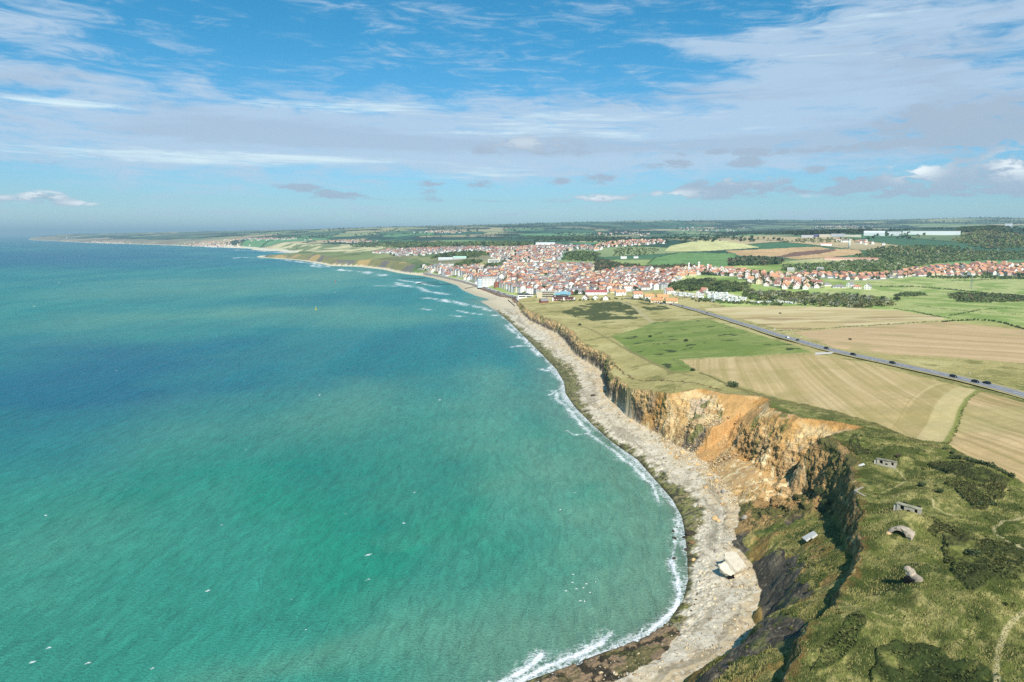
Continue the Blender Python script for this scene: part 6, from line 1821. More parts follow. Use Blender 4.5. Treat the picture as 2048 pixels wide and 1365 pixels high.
    for (u0, u1, v, h_, d_, c, lab, rf) in [
        (1735, 1772, 472, 12, 40, paint('white sheeting', (216, 220, 220), .6), 'white arched warehouse, leftmost of the big white ones on the ridge', 'arch'),
        (1782, 1806, 472, 16, 40, paint('white sheeting', (216, 220, 220), .6), 'tall white box warehouse left of the very long one on the ridge', None),
        (1822, 1920, 470.5, 15, 60, paint('white sheeting', (216, 220, 220), .6), 'very long white warehouse on the ridge', None),
        (1607, 1629, 475.5, 9, 30, G, 'grey shed at the left end of the ridge works', None),
        (1631, 1642, 474.5, 10, 30, paint('dark shed cladding', (92, 94, 128), .7), 'dark shed between pale sheds on the ridge', None),
        (1643, 1665, 474.5, 10, 30, paint('beige cladding', (206, 194, 178), .7), 'beige shed in the middle of the ridge works', None),
        (1667, 1692, 474, 11, 30, G, 'grey white shed at the right end of the ridge works', None),
        (1694, 1724, 474.5, 8, 30, paint('beige cladding', (206, 194, 178), .7), 'low beige shed next to the white warehouses', None),
        (2014, 2026, 456, 26, 30, paint('white sheeting', (216, 220, 220), .6), 'white tower building far right beyond the wooded hill', None)]:
        o, w = slab_block('warehouse', u0, u1, v, h_, d_, c, lab, 'warehouse', rf, roofc=paint('white sheeting', (216, 220, 220), .6) if rf else None)
        o['group'] = 'sheds and warehouses on the ridge'
    # tall thin things
    p = ground([(1698, 497)])[0]
    o = thing('silo_tower', tuple(p), 0, 'pale concrete silo tower standing among trees below the ridge', 'silo')
    m = MB(); m.tube([(0, 0, -2), (0, 0, 27)], 3.6, 14); m.build('shaft', paint('pale concrete', (196, 198, 186), .9), o, smooth=True)
    m = MB(); m.box(-4.2, 4.2, -4.2, 4.2, 27, 30); m.build('head', paint('pale concrete', (196, 198, 186), .9), o)
    for k, (u, v, h_) in enumerate([(1377, 545, 22), (1397, 545, 24), (1415, 545, 19)]):
        p = ground([(u, v)])[0]
        o = thing('water_tank_tower', tuple(p), 0, ['left', 'tallest middle', 'right'][k] + ' of three slim white towers behind the southern quarter', 'tower', 'slim white towers')
        m = MB(); m.tube([(0, 0, -2), (0, 0, h_)], 1.5, 10); m.build('shaft', W, o, smooth=True)
        m = MB(); m.box(-1.9, 1.9, -1.9, 1.9, h_ - 3, h_); m.build('cap', W, o)
    p = ground([(1942, 578)])[0]
    o = thing('lattice_mast', tuple(p), 0, 'thin grey mast with panel antennas standing in the pastures', 'mast')
    st = paint('galvanised steel', (150, 156, 162), .5, .1, metal=.4)
    m = MB()
    for sx in (-1, 1):
        for sy in (-1, 1): m.tube([(sx * .9, sy * .9, 0), (sx * .35, sy * .35, 25)], .11, 5)
    for k in range(9):
        z = k * 2.8; w = .9 - .55 * z / 25; z2 = z + 2.8; w2 = .9 - .55 * z2 / 25
        for sy in (-1, 1):
            m.tube([(-w, sy * w, z), (w2, sy * w2, z2)], .06, 4); m.tube([(sy * w, -w, z), (sy * w2, w2, z2)], .06, 4)
    m.build('frame', st, o)
    for a in range(3):
        m = MB(); m.box(-.3, .3, .7, 1.0, 22.5, 25.5); q = m.build('antenna', W, o); q.rotation_euler = (0, 0, a * 2.09)
    p = ground([(134, 477)])[0]
    o = thing('lighthouse', tuple(p), 0, 'tiny white lighthouse on the cape at the horizon', 'lighthouse')
    m = MB(); m.tube([(0, 0, -5), (0, 0, 34)], [5, 4], 12); m.build('tower', W, o)
    m = MB(); m.tube([(0, 0, 34), (0, 0, 40), (0, 0, 43)], [3.4, 3.4, .4], 12); m.build('lantern', paint('lantern glass', (60, 66, 70), .3), o)
# ------------------------------------------------------------------ road
def build_road():
    L = ROAD
    seg = np.linalg.norm(np.diff(L, axis=0), axis=1); tot = np.concatenate([[0], np.cumsum(seg)])
    s = np.arange(0, tot[-1], 4.0)
    # rounded centre line
    X = np.interp(s, tot, L[:, 0]); Y = np.interp(s, tot, L[:, 1])
    k = np.ones(15) / 15
    X[7:-7] = np.convolve(X, k, 'valid'); Y[7:-7] = np.convolve(Y, k, 'valid')
    Z = np.convolve(np.pad(upland(X, Y), 8, 'edge'), np.ones(17) / 17, 'valid') + .15
    d = np.stack([np.gradient(X), np.gradient(Y)], -1); d /= np.linalg.norm(d, axis=1, keepdims=True)
    nx, ny = -d[:, 1], d[:, 0]
    def strip(o0, o1, dz, idx=None):
        a = np.stack([X + nx * o0, Y + ny * o0, Z + dz], -1); b = np.stack([X + nx * o1, Y + ny * o1, Z + dz], -1)
        V = np.empty((2 * len(X), 3)); V[0::2] = a; V[1::2] = b
        i = np.arange(len(X) - 1) if idx is None else idx
        return V, np.stack([2 * i, 2 * i + 1, 2 * i + 3, 2 * i + 2], -1)
    V, Fq = strip(-4.2, 4.2, 0)
    o = mesh_object('road', V, Fq, paint('asphalt', (138, 138, 142), .9, .15, .3, .2)); o['kind'] = 'structure'
    Vs, Fs = [], []; off = 0
    for o0, o1, idx in ((-3.35, -3.15, None), (3.15, 3.35, None), (-.11, .11, np.array([i for i in range(len(X) - 1) if i % 3 < 2])), (-2.9, -2.6, np.array([i for i in range(60, 110) if i % 2]))):
        V, Fq = strip(o0, o1, .012, idx); Vs.append(V); Fs.append(Fq + off); off += len(V)
    o = mesh_object('road_markings', np.vstack(Vs), np.vstack(Fs), paint('road paint', (232, 232, 226), .7, .05)); o['kind'] = 'structure'
    V, Fq = strip(-7.5, -4.22, -.05); V2, F2 = strip(4.22, 7.0, -.05)
    o = mesh_object('road_verge', np.vstack([V, V2]), np.vstack([Fq, F2 + len(V)]), paint('dry verge', (164, 152, 104), .95, .25, .2)); o['kind'] = 'structure'
    # cars: photo x, y, direction of travel, body
    def car_proto():
        o = bpy.data.objects.new('car', None); COL.objects.link(o)
        body = MB()
        prof = [(-2.15, .35), (-2.2, .8), (-2.05, 1.0), (-1.0, 1.08), (1.15, 1.05), (2.05, .85), (2.2, .6), (2.15, .32)]
        vs = [(x, -.86, z) for x, z in prof] + [(x, .86, z) for x, z in prof]; n = len(prof)
        body.poly(vs, [(k, k + 1, k + n + 1, k + n) for k in range(n - 1)] + [tuple(reversed(range(n))), tuple(range(n, 2 * n)), (n - 1, 0, n, 2 * n - 1)])
        b = body.build('body', paint('car paint', (40, 42, 46), .3, .05, 1, .5), o)
        cab = MB(); pr = [(-1.95, 1.02), (-1.45, 1.48), (.35, 1.48), (1.2, 1.04)]
        vs = [(x, -.78 if k in (0, 3) else -.66, z) for k, (x, z) in enumerate(pr)] + [(x, .78 if k in (0, 3) else .66, z) for k, (x, z) in enumerate(pr)]
        cab.poly(vs, [(0, 1, 5, 4), (1, 2, 6, 5), (2, 3, 7, 6), (3, 2, 1, 0), (4, 5, 6, 7), (3, 0, 4, 7)]); c = cab.build('cabin_glass', paint('car glass', (24, 28, 34), .1, .05, 1, .6), o)
        rf = MB(); rf.box(-1.42, .32, -.65, .65, 1.485, 1.52); r = rf.build('roof', b.data.materials[0], o)
        for x in (-1.35, 1.35):
            for y in (-.8, .8):
                w = MB(); w.tube([(x, y - .12, .33), (x, y + .12, .33)], .33, 12); w.build('wheel', paint('tyre', (30, 30, 32), .9), o, smooth=True)
        for y in (-.6, .6):
            w = MB(); w.box(2.12, 2.22, y - .2, y + .2, .6, .76); w.build('headlight', paint('lamp glass', (220, 224, 226), .15), o)
        return o
    P = ground([(1970, 768), (1976, 765), (1922, 754), (1785, 728.5), (1717, 711), (1667, 698.5), (1604, 682.5), (1582, 676.5), (1426, 627.5), (1353, 614)])
    C = [((26, 27, 30), 'dark car in front of a closely following pair at the right end of the road', -1, 0), ((22, 24, 28), 'black car right behind another at the right end of the road', 1, 0), ((24, 26, 30), 'dark car just ahead of the pair at the right', 1, 0), ((28, 30, 34), 'dark car beside the stubble field, middle of the road', 1, 0), ((24, 24, 28), 'dark car by the field entrance', 1, 0),
         ((26, 28, 32), 'dark car at the top corner of the green pasture', 1, 0), ((60, 70, 66), 'greenish grey car close behind the white van', 1, 0), ((236, 238, 240), 'white van on the road above the pasture', 1, 1), ((24, 26, 30), 'small dark car near the town end of the road', 1, 0), ((30, 32, 34), 'dark car next to hedge where road meets town', 1, 0)]
    proto = None
    parts = None
    for p, (rgb, lab, lane, van) in zip(P, C):
        i = int(np.argmin((X - p[0]) ** 2 + (Y - p[1]) ** 2))
        off = 1.6 * lane
        loc = (X[i] + nx[i] * off, Y[i] + ny[i] * off, Z[i] + .012)
        rz = math.atan2(d[i, 1], d[i, 0]) + (math.pi if lane > 0 else 0)
        if proto is None:
            proto = car_proto(); parts = list(proto.children); o = proto
        else:
            o = proto.copy(); COL.objects.link(o)
            for ch in parts:
                c = ch.copy(); COL.objects.link(c); c.parent = o
                if ch.name.startswith(('body', 'roof')):
                    c.material_slots[0].link = 'OBJECT'; c.material_slots[0].material = paint('car paint %d %d %d' % rgb, rgb, .3, .05, 1, .5)
        o.location = loc; o.rotation_euler = (0, 0, rz); o.scale = (1.0, 1.0, 1.35 if van else 1.0)
        tag(o, lab, 'van' if van else 'car', 'vehicles on the coast road')
        if van: o.name = 'van'
    # white marker posts and a small sign along the road
    M = ground([(1549, 664), (1529, 667), (1498, 658), (1602, 676), (1744, 722), (1940, 749)])
    lab = ['white road sign on a post at the bend of road', 'white marker post opposite the road sign', 'leftmost white marker post by the pasture', 'white marker post above the pasture corner', 'white marker post at the field entrance', 'white marker post near the dark car pair']
    for k, (p, l) in enumerate(zip(M, lab)):
        if k == 0:
            o = thing('road_sign', tuple(p), math.radians(-60), l, 'sign')
            m = MB(); m.tube([(0, 0, -.3), (0, 0, 2.6)], .05, 6); m.build('post', paint('galvanised steel', (150, 156, 162), .5, .1, metal=.4), o)
            m = MB(); m.box(-.55, .55, -.09, -.055, 1.6, 2.9); m.build('plate', paint('sign white', (236, 236, 232), .5), o)
        else:
            m = MB(); m.box(-.09, .09, -.07, .07, -.3, 1.1); m.box(-.095, .095, -.075, .075, .75, .9, 1)
            o = m.build('marker_post', [paint('sign white', (236, 236, 232), .5), paint('post band', (60, 60, 64), .6)], None, tuple(p)); tag(o, l, 'marker post', 'marker posts on the road')
    # pale lay-by where the field track leaves the road
    g = ground([(1629, 711), (1662, 709), (1668, 705), (1631, 706)])
    m = MB(); m.face([(a, b, c + .25) for a, b, c in g]); o = m.build('lay_by', paint('pale gravel', (206, 200, 186), .9)); o['kind'] = 'structure'
    # fences
    def fence(line, sp, lab):
        Lf = wp(line); sg = np.linalg.norm(np.diff(Lf, axis=0), axis=1); tt = np.concatenate([[0], np.cumsum(sg)])
        q = np.arange(0, tt[-1], sp); fx = np.interp(q, tt, Lf[:, 0]); fy = np.interp(q, tt, Lf[:, 1]); fz = height(fx, fy)
        o = thing('field_fence', (fx[0], fy[0], fz[0]), 0, lab, 'fence')
        wood = paint('weathered post', (122, 108, 88), .9); wire = paint('fence wire', (140, 140, 140), .5, metal=.5)
        for a, b, c in list(zip(fx, fy, fz))[:100]:
            m = MB(); m.box(-.07, .07, -.07, .07, -.5, 1.25); m.build('post', wood, o, (a - fx[0], b - fy[0], c - fz[0]))
        for h in (.5, 1.05):
            m = MB(); m.tube([(a - fx[0], b - fy[0], c - fz[0] + h) for a, b, c in zip(fx, fy, fz)], .02, 4); m.build('wire', wire, o)
    fence([(1345, 719), (1358, 729), (1375, 738), (1400, 743)], 4.0, 'post and wire fence between pasture and stubble corner')
    fence([(1358, 720), (1440, 716.5), (1520, 713.5), (1628, 709.5)], 5.0, 'post and wire fence along the far edge of the stubble field')
    fence([(1250, 696), (1268, 708), (1305, 727), (1342, 744)], 4.0, 'post and wire fence between the cliff path and pasture')
# ------------------------------------------------------------------ old gun emplacements
def concrete(): return paint('weathered concrete', (176, 168, 150), .92, .28, .7, .2, bump=.5)
def concrete_pink(): return paint('stained concrete', (170, 156, 138), .92, .3, .8, .2, bump=.5)
def void(): return paint('dark opening and shade', (16, 15, 14), .95, .05)  # near-black standing in for deep shade in openings and under the overhang
def lumpy(name, mesh, amp, scale, seed, levels=2):
    """worn edges: cut finer and push about with noise"""
    bm = bmesh.new(); bm.from_mesh(mesh)
    bmesh.ops.remove_doubles(bm, verts=bm.verts, dist=.001)
    bmesh.ops.bevel(bm, geom=bm.edges[:], offset=.18, segments=2, affect='EDGES', clamp_overlap=True)
    bmesh.ops.subdivide_edges(bm, edges=[e for e in bm.edges if e.calc_length() > .9], cuts=levels, use_grid_fill=True)
    rs = np.random.RandomState(seed)
    from mathutils import noise as mn
    for v in bm.verts:
        q = v.co * scale + Vector((seed * 3.1, 0, 0))
        v.co += Vector((mn.noise(q), mn.noise(q + Vector((9, 0, 0))), mn.noise(q + Vector((0, 9, 0))))) * amp
    bm.to_mesh(mesh); bm.free(); mesh.update()
    return mesh
def build_bunkers():
    # the blockhouse that fell on the beach
    p = ground([(1462, 1150)])[0]
    o = thing('fallen_blockhouse', (p[0], p[1] + 1.0, p[2] - .6), math.radians(30), 'huge pale concrete blockhouse lying tilted and cracked on the shingle', 'bunker')
    m = MB()
    m.poly([(-1.0, -1.2, -.6), (3.6, -1.6, -.8), (4.6, 3.2, -.6), (.2, 4.0, -.2), (-1.6, -3.4, 3.0), (4.0, -3.8, 3.8), (5.0, 2.2, 6.6), (.6, 3.6, 7.0), (-1.8, 1.0, 5.2)],
           [(3, 2, 1, 0), (0, 1, 5, 4), (1, 2, 6, 5), (2, 3, 7, 6), (3, 0, 4, 8, 7), (4, 5, 6, 7, 8)])
    pale_c = paint('bleached concrete', (212, 202, 182), .92, .26, .9, .2, bump=.7)  # one even pale tone on every side
    put('main_block', lumpy('b', m.mesh('main_block', pale_c), .46, .5, 3, 3), o)
    m = MB()
    m.poly([(-3.0, -.8, .6), (-1.0, -2.4, .4), (-.8, 1.2, .4), (-2.6, 2.2, .6), (-5.0, -1.8, 2.8), (-1.2, -3.7, 2.6), (-1.2, 1.0, 5.0), (-4.2, 2.3, 4.2), (-3.0, -3.2, 2.3)],
           [(3, 2, 1, 0), (0, 1, 5, 8, 4), (1, 2, 6, 5), (2, 3, 7, 6), (3, 0, 4, 7), (4, 8, 5, 6, 7)])
    put('side_slab', lumpy('sl', m.mesh('side_slab', pale_c), .40, .6, 4, 3), o)
    m = MB(); m.poly([(-1.5, -3.3, 2.2), (-1.1, -3.5, 2.4), (-1.0, 2.4, 6.2), (-1.5, 2.2, 5.9), (-1.5, -3.3, 3.0), (-1.1, -3.5, 3.5), (-1.0, 2.4, 6.6), (-1.5, 2.2, 6.2)], [(3, 2, 1, 0), (4, 5, 6, 7), (0, 1, 5, 4), (1, 2, 6, 5), (2, 3, 7, 6), (3, 0, 4, 7)])
    put('broken_rib', lumpy('r', m.mesh('broken_rib', concrete()), .16, .8, 5), o)
    m = MB(); m.poly([(-3.2, -2.0, .2), (-1.4, -3.3, .1), (-1.6, -3.1, 1.9), (-3.6, -2.0, 1.9)], [(0, 1, 2, 3)]); m.build('embrasure_shade', void(), o)  # black sheet painting the shadow under the overhanging slab
    m = MB(); m.poly([(2.4, -2.35, .8), (3.7, -2.5, .9), (3.8, -1.9, -.3), (2.6, -1.8, -.4)], [(0, 1, 2, 3)]); m.build('rust_stain', paint('rusty concrete', (132, 92, 64), .9, .3), o)
    p2 = ground([(1462, 1172)])[0]
    s_ = put('concrete_fragment', lumpy('f', m.mesh('concrete_fragment', paint('tan concrete', (204, 176, 130), .92, .25, .6)), .2, .6, 7), None, tuple(p2), .3); s_.scale = (.62, .62, .62)
    tag(s_, 'tan slab of broken concrete at the foot of the fallen blockhouse', 'rubble')
    # two casemates facing the land: a front with two openings under a thick roof
    def casemate(u, v, w, rz, lab, seed):
        p = ground([(u, v)])[0]
        o = thing('bunker', (p[0], p[1] - .6, p[2] - .35), rz, lab, 'bunker', 'casemates with two openings')
        a = w / 2
        m = MB()      # front built round its openings
        x1, x2, x3, x4 = -a * .72, -a * .38, a * .48, a * .74
        for (b0, b1, z0, z1) in ((-a, x1, -1, 2.0), (x2, x3, -1, 2.0), (x4, a, -1, 2.0), (x1, x2, -1, .45), (x3, x4, -1, .6), (x1, x2, 1.75, 2.0), (x3, x4, 1.7, 2.0)):
            m.box(b0, b1, -.5, .5, z0, z1)
        m.build('front_wall', concrete(), o)
        m = MB(); m.poly([(-a - .4, -.55, 2.0), (-a * .4, -.75, 2.0), (a * .6, -.7, 2.0), (a + .3, -.5, 2.0), (a, 1.0, 2.0), (-a, 1.0, 2.0), (-a - .3, -.5, 2.35), (-a * .4, -.7, 2.6), (a * .6, -.65, 2.5), (a + .2, -.45, 2.2), (a, 1.0, 2.1), (-a, 1.0, 2.15)],
                         [(5, 4, 3, 2, 1, 0), (6, 7, 8, 9, 10, 11), (0, 1, 7, 6), (1, 2, 8, 7), (2, 3, 9, 8), (3, 4, 10, 9), (4, 5, 11, 10), (5, 0, 6, 11)]); put('roof_slab', lumpy('s', m.mesh('roof_slab', paint('lichened concrete', (158, 152, 128), .92, .35, .6, bump=.5)), .2, .7, seed), o)
        for b0, b1 in ((x1, x2), (x3, x4)):
            m = MB(); m.box(b0 - .05, b1 + .05, .52, 2.5, -1, 1.98); m.build('embrasure_shade', void(), o)
        m = MB(); m.box(-a - 1.0, -a - .02, -.3, .6, -1, 1.5, taper=.2); m.build('wing_wall', concrete(), o)
        m = MB(); m.box(-.35, .45, -.56, -.48, .55, 1.0); m.build('firing_slit', void(), o)
        return o
    casemate(1771, 929, 6.2, math.radians(-40), 'upper concrete bunker with two square openings, nearest the fields', 11)
    casemate(1815, 1022, 6.2, math.radians(-46), 'middle concrete bunker with two square openings set in the grass slope', 12)
    # broken round emplacement: a curved wall of stained concrete with a hollow inside
    p = ground([(1803, 1068)])[0]
    o = thing('ruined_emplacement', (p[0], p[1], p[2] - .5), math.radians(-52), 'ruined vaulted gun emplacement of stained concrete with dark hollow', 'ruin')
    def vault(r0, r1, y0, y1, nm, mat, seed, amp):
        m = MB(); n = 12; from_ = math.radians(-12); to_ = math.radians(192)
        ys_ = [y0 + (y1 - y0) * k / 5 for k in range(6)]
        g_ = lambda r, t, y: (math.cos(t) * r * 1.25, y, math.sin(t) * r * (1.0 - .05 * (y - y0)))
        for i in range(n):
            t0, t1 = from_ + (to_ - from_) * i / n, from_ + (to_ - from_) * (i + 1) / n
            for j in range(5):
                m.face([g_(r1, t0, ys_[j]), g_(r1, t1, ys_[j]), g_(r1, t1, ys_[j + 1]), g_(r1, t0, ys_[j + 1])][::-1])
                m.face([g_(r0, t0, ys_[j]), g_(r0, t1, ys_[j]), g_(r0, t1, ys_[j + 1]), g_(r0, t0, ys_[j + 1])])
            for y in (y0, y1):
                m.face([g_(r0, t0, y), g_(r1, t0, y), g_(r1, t1, y), g_(r0, t1, y)])
        me = m.mesh(nm, mat)
        bm = bmesh.new(); bm.from_mesh(me); bmesh.ops.remove_doubles(bm, verts=bm.verts, dist=.01)
        from mathutils import noise as mn
        for v in bm.verts: v.co += Vector((mn.noise(v.co * .9), 1.6 * mn.noise(v.co * .7 + Vector((5, 0, seed))), mn.noise(v.co * .9 + Vector((0, 5, 0))))) * amp
        bm.to_mesh(me); bm.free(); return put(nm, me, o)
    vault(1.7, 2.6, -1.6, 2.2, 'vault', concrete_pink(), 1, .38)
    m = MB(); m.poly([(math.cos(math.radians(180 * k / 10)) * 2.15, .6, math.sin(math.radians(180 * k / 10)) * 1.75) for k in range(11)], [tuple(range(11))]); m.poly([(-2.1, -1.2, .05), (2.1, -1.2, .05), (2.1, .6, .05), (-2.1, .6, .05)], [(0, 1, 2, 3)]); m.build('hollow', void(), o)
    m = MB(); m.poly([(-.8, -.5, -.3), (.9, -.6, -.3), (1.0, .5, -.3), (-.7, .6, -.3), (-.6, -.4, .7), (.6, -.5, .5), (.7, .3, .6), (-.4, .4, .8)], [(3, 2, 1, 0), (4, 5, 6, 7), (0, 1, 5, 4), (1, 2, 6, 5), (2, 3, 7, 6), (3, 0, 4, 7)])
    p2 = ground([(1776, 1069)])[0]
    q = put('concrete_fragment', lumpy('f2', m.mesh('concrete_fragment', paint('tan concrete', (204, 176, 130), .92, .25, .6)), .12, .9, 9), None, tuple(p2)); tag(q, 'loose tan concrete lump left of the ruined emplacement', 'rubble')
    # smaller ruin on the mound: a stack of broken blocks with a dark entrance
    p = ground([(1826, 1164)])[0]
    o = thing('ruined_shelter', (p[0], p[1], p[2] - .5), math.radians(20), 'small ruined shelter of stacked broken concrete on the grassy mound', 'ruin')
    for k, (x, y, z, sx, sy, sz) in enumerate([(.5, 0, 0, 1.1, 1.5, 2.1), (.2, .9, 1.7, 1.0, .9, 1.3), (-.1, 1.6, 2.7, .8, .7, .9), (.9, -1.1, .1, .9, .8, 1.2)]):
        m = MB(); m.box(-sx, sx, -sy, sy, 0, sz, taper=.25); put('broken_block', lumpy('k', m.mesh('broken_block', concrete_pink()), .25, .9, 20 + k), o, (x, y, z))
    m = MB(); m.box(-1.5, -.5, -.8, 1.2, -.5, 1.5); m.build('entrance', void(), o)
    # leaning slab on the ledge
    p = ground([(1620, 1079)])[0]
    m = MB(); m.poly([(-1.9, -1.2, 0), (-.5, -1.0, .05), (-.2, -1.5, 0), (1.6, -1.2, 0), (2.1, 1.2, 0), (-1.6, 1.3, 0), (-1.9, -1.2, .45), (-.5, -1.0, .5), (-.2, -1.5, .45), (1.6, -1.2, .45), (2.1, 1.2, .45), (-1.6, 1.3, .45)],
                     [(5, 4, 3, 2, 1, 0), (6, 7, 8, 9, 10, 11), (0, 1, 7, 6), (1, 2, 8, 7), (2, 3, 9, 8), (3, 4, 10, 9), (4, 5, 11, 10), (5, 0, 6, 11)])
    o = put('concrete_slab', m.mesh('concrete_slab', paint('grey concrete', (198, 196, 190), .9, .18, .8)), None, (p[0], p[1], p[2] + .75)); o.rotation_euler = (math.radians(-12), math.radians(-26), math.radians(12))
    o.scale = (1.25, 1.25, 1.25)
    tag(o, 'flat grey concrete slab with a notched edge lying on the overgrown ledge', 'slab')
    # walls hanging at the cliff edge
    def edge_wall(pts, h0, h1, th, lab, earth):
        g = ground([pts[1]])[0]
        top = at_h(np.array([a[0] for a in pts]), np.array([a[1] for a in pts]), np.full(len(pts), g[2] + .5))
        o = thing('concrete_wall', (top[0][0], top[0][1], g[2]), 0, lab, 'wall')
        q = top - top[0]
        for k in range(len(q) - 1):
            d = q[k + 1] - q[k]; l = np.linalg.norm(d); n = np.array([-d[1], d[0]]) / l * th / 2
            m = MB(); m.poly([(*(q[k] - n), h0), (*(q[k + 1] - n), h0), (*(q[k + 1] + n), h0), (*(q[k] + n), h0), (*(q[k] - n), h1), (*(q[k + 1] - n), h1), (*(q[k + 1] + n), h1), (*(q[k] + n), h1)], [(3, 2, 1, 0), (4, 5, 6, 7), (0, 1, 5, 4), (1, 2, 6, 5), (2, 3, 7, 6), (3, 0, 4, 7)])
            m.build('wall_face' if k == 0 else 'return_wall', concrete(), o)
        return o
    edge_wall([(1688, 893), (1653, 873), (1664, 868)], -3.4, .5, .7, 'grey concrete wall exposed at the cliff edge beside the landslip', True)
    edge_wall([(1733, 994), (1710, 981), (1726, 974)], -2.6, .5, .7, 'open concrete box wall breaking out of the cliff edge', True)
    p = ground([(1722, 932)])[0]
    m = MB(); m.poly([(-1.6, -.5, 0), (1.5, -.7, .2), (1.7, .4, .3), (-1.4, .5, .1), (-1.5, -.4, .4), (1.3, -.6, .7), (1.5, .3, .8), (-1.2, .4, .5)], [(3, 2, 1, 0), (4, 5, 6, 7), (0, 1, 5, 4), (1, 2, 6, 5), (2, 3, 7, 6), (3, 0, 4, 7)])
    o = put('concrete_fragment', lumpy('f3', m.mesh('concrete_fragment', paint('grey concrete', (198, 196, 190), .9, .18, .8)), .1, .9, 31), None, tuple(p), .5); tag(o, 'pale concrete fragment sticking out above the cliff below upper bunker', 'rubble')
# ------------------------------------------------------------------ beach: boulders and stones
BOULDERS = [  # photo x, y, radius, tint, label
    (1382, 1068, 1.9, 'dark', 'large dark boulder at the water edge, seaward of the others'), (1370, 1076, 1.0, 'dark', 'dark flat rock against the large dark boulder'), (1430, 1037, 1.5, 'tan', 'flat tan slab on the shingle below the green ledge'), (1436, 1042, .9, 'tan', 'smaller slab leaning on the flat tan one'), (1349, 1077, .9, 'dark', 'dark rock awash in the surf, lower of two'),
    (1346, 1063, .7, 'dark', 'dark rock awash in the surf, upper left'), (1354, 1055, .5, 'dark', 'small dark rock in white foam'), (1348, 1117, .8, 'dark', 'dark rock alone in the shallow water beside the breaker'), (1387, 1120, .9, 'tan', 'rusty brown boulder left of the fallen blockhouse'), (1411, 1156, .6, 'tan', 'low pinkish rock on the shingle below blockhouse shadow'),
    (1405, 1113, 1.2, 'grey', 'grey flat rock pile left of the blockhouse'), (1432, 1103, 1.0, 'grey', 'thin dark slab above the blockhouse'), (1375, 1100, 1.2, 'dark', 'seaweedy boulder at the tide line'), (1385, 1087, 1.3, 'brown', 'brown ledge rock above the tide line'), (1490, 1035, 1.5, 'grey', 'grey rock where the green ledge meets shingle'),
    (1433, 962, 1.3, 'tan', 'tan boulder at the toe of the landslip, right one'), (1420, 950, 1.1, 'tan', 'tan boulder at the toe of the landslip, middle'), (1395, 930, 1.2, 'tan', 'tan boulder fallen ahead of the landslip'), (1352, 915, 1.2, 'tan', 'pale broken block among landslip rubble'), (1340, 908, 1.0, 'tan', 'pale block at the upper end of the landslip rubble'),
    (1365, 905, 1.4, 'tan', 'largest ochre block of the landslip rubble'), (1380, 918, 1.0, 'tan', 'ochre block beside the largest one'), (1330, 917, 1.1, 'grey', 'grey block seaward of the landslip rubble'), (1326, 930, .9, 'grey', 'flat grey block lowest of the landslip rubble'), (1186, 792, 1.6, 'dark', 'dark flat rock on the pale shingle under the rock wall'),
    (1170, 708, 2.4, 'tan', 'ochre rock heap at the cliff foot in the bay'), (1205, 783, 1.8, 'tan', 'ochre fallen blocks below the rock wall'), (1262, 842, 1.4, 'tan', 'ochre block at cliff foot before the landslip'), (1447, 985, 1.3, 'grey', 'dark grey block near shale patch'), (1412, 975, 1.0, 'tan', 'tan rock on the shingle below the landslip')]
RT = {'dark': (66, 58, 48), 'tan': (206, 172, 122), 'grey': (150, 142, 130), 'brown': (132, 104, 74)}
def rock_mesh(seed, sub=2):
    bm = bmesh.new(); bmesh.ops.create_icosphere(bm, subdivisions=sub, radius=1.0)
    from mathutils import noise as mn
    o = Vector((seed * 7.3, seed * 1.9, 0))
    for v in bm.verts:
        d = v.co.normalized()
        f = 1 + .5 * mn.noise(d * 1.2 + o) + .25 * mn.noise(d * 3.0 + o)
        v.co = Vector((d.x * f * 1.25, d.y * f, d.z * f * .62))
        for ax in (Vector((.5, .3, .8)), Vector((-.7, .5, .5)), Vector((.2, -.9, .4))):
            a = ax.normalized(); k = v.co.dot(a)
            if k > .62: v.co -= a * (k - .62) * .85
    me = bpy.data.meshes.new('boulder'); bm.to_mesh(me); bm.free()
    return me
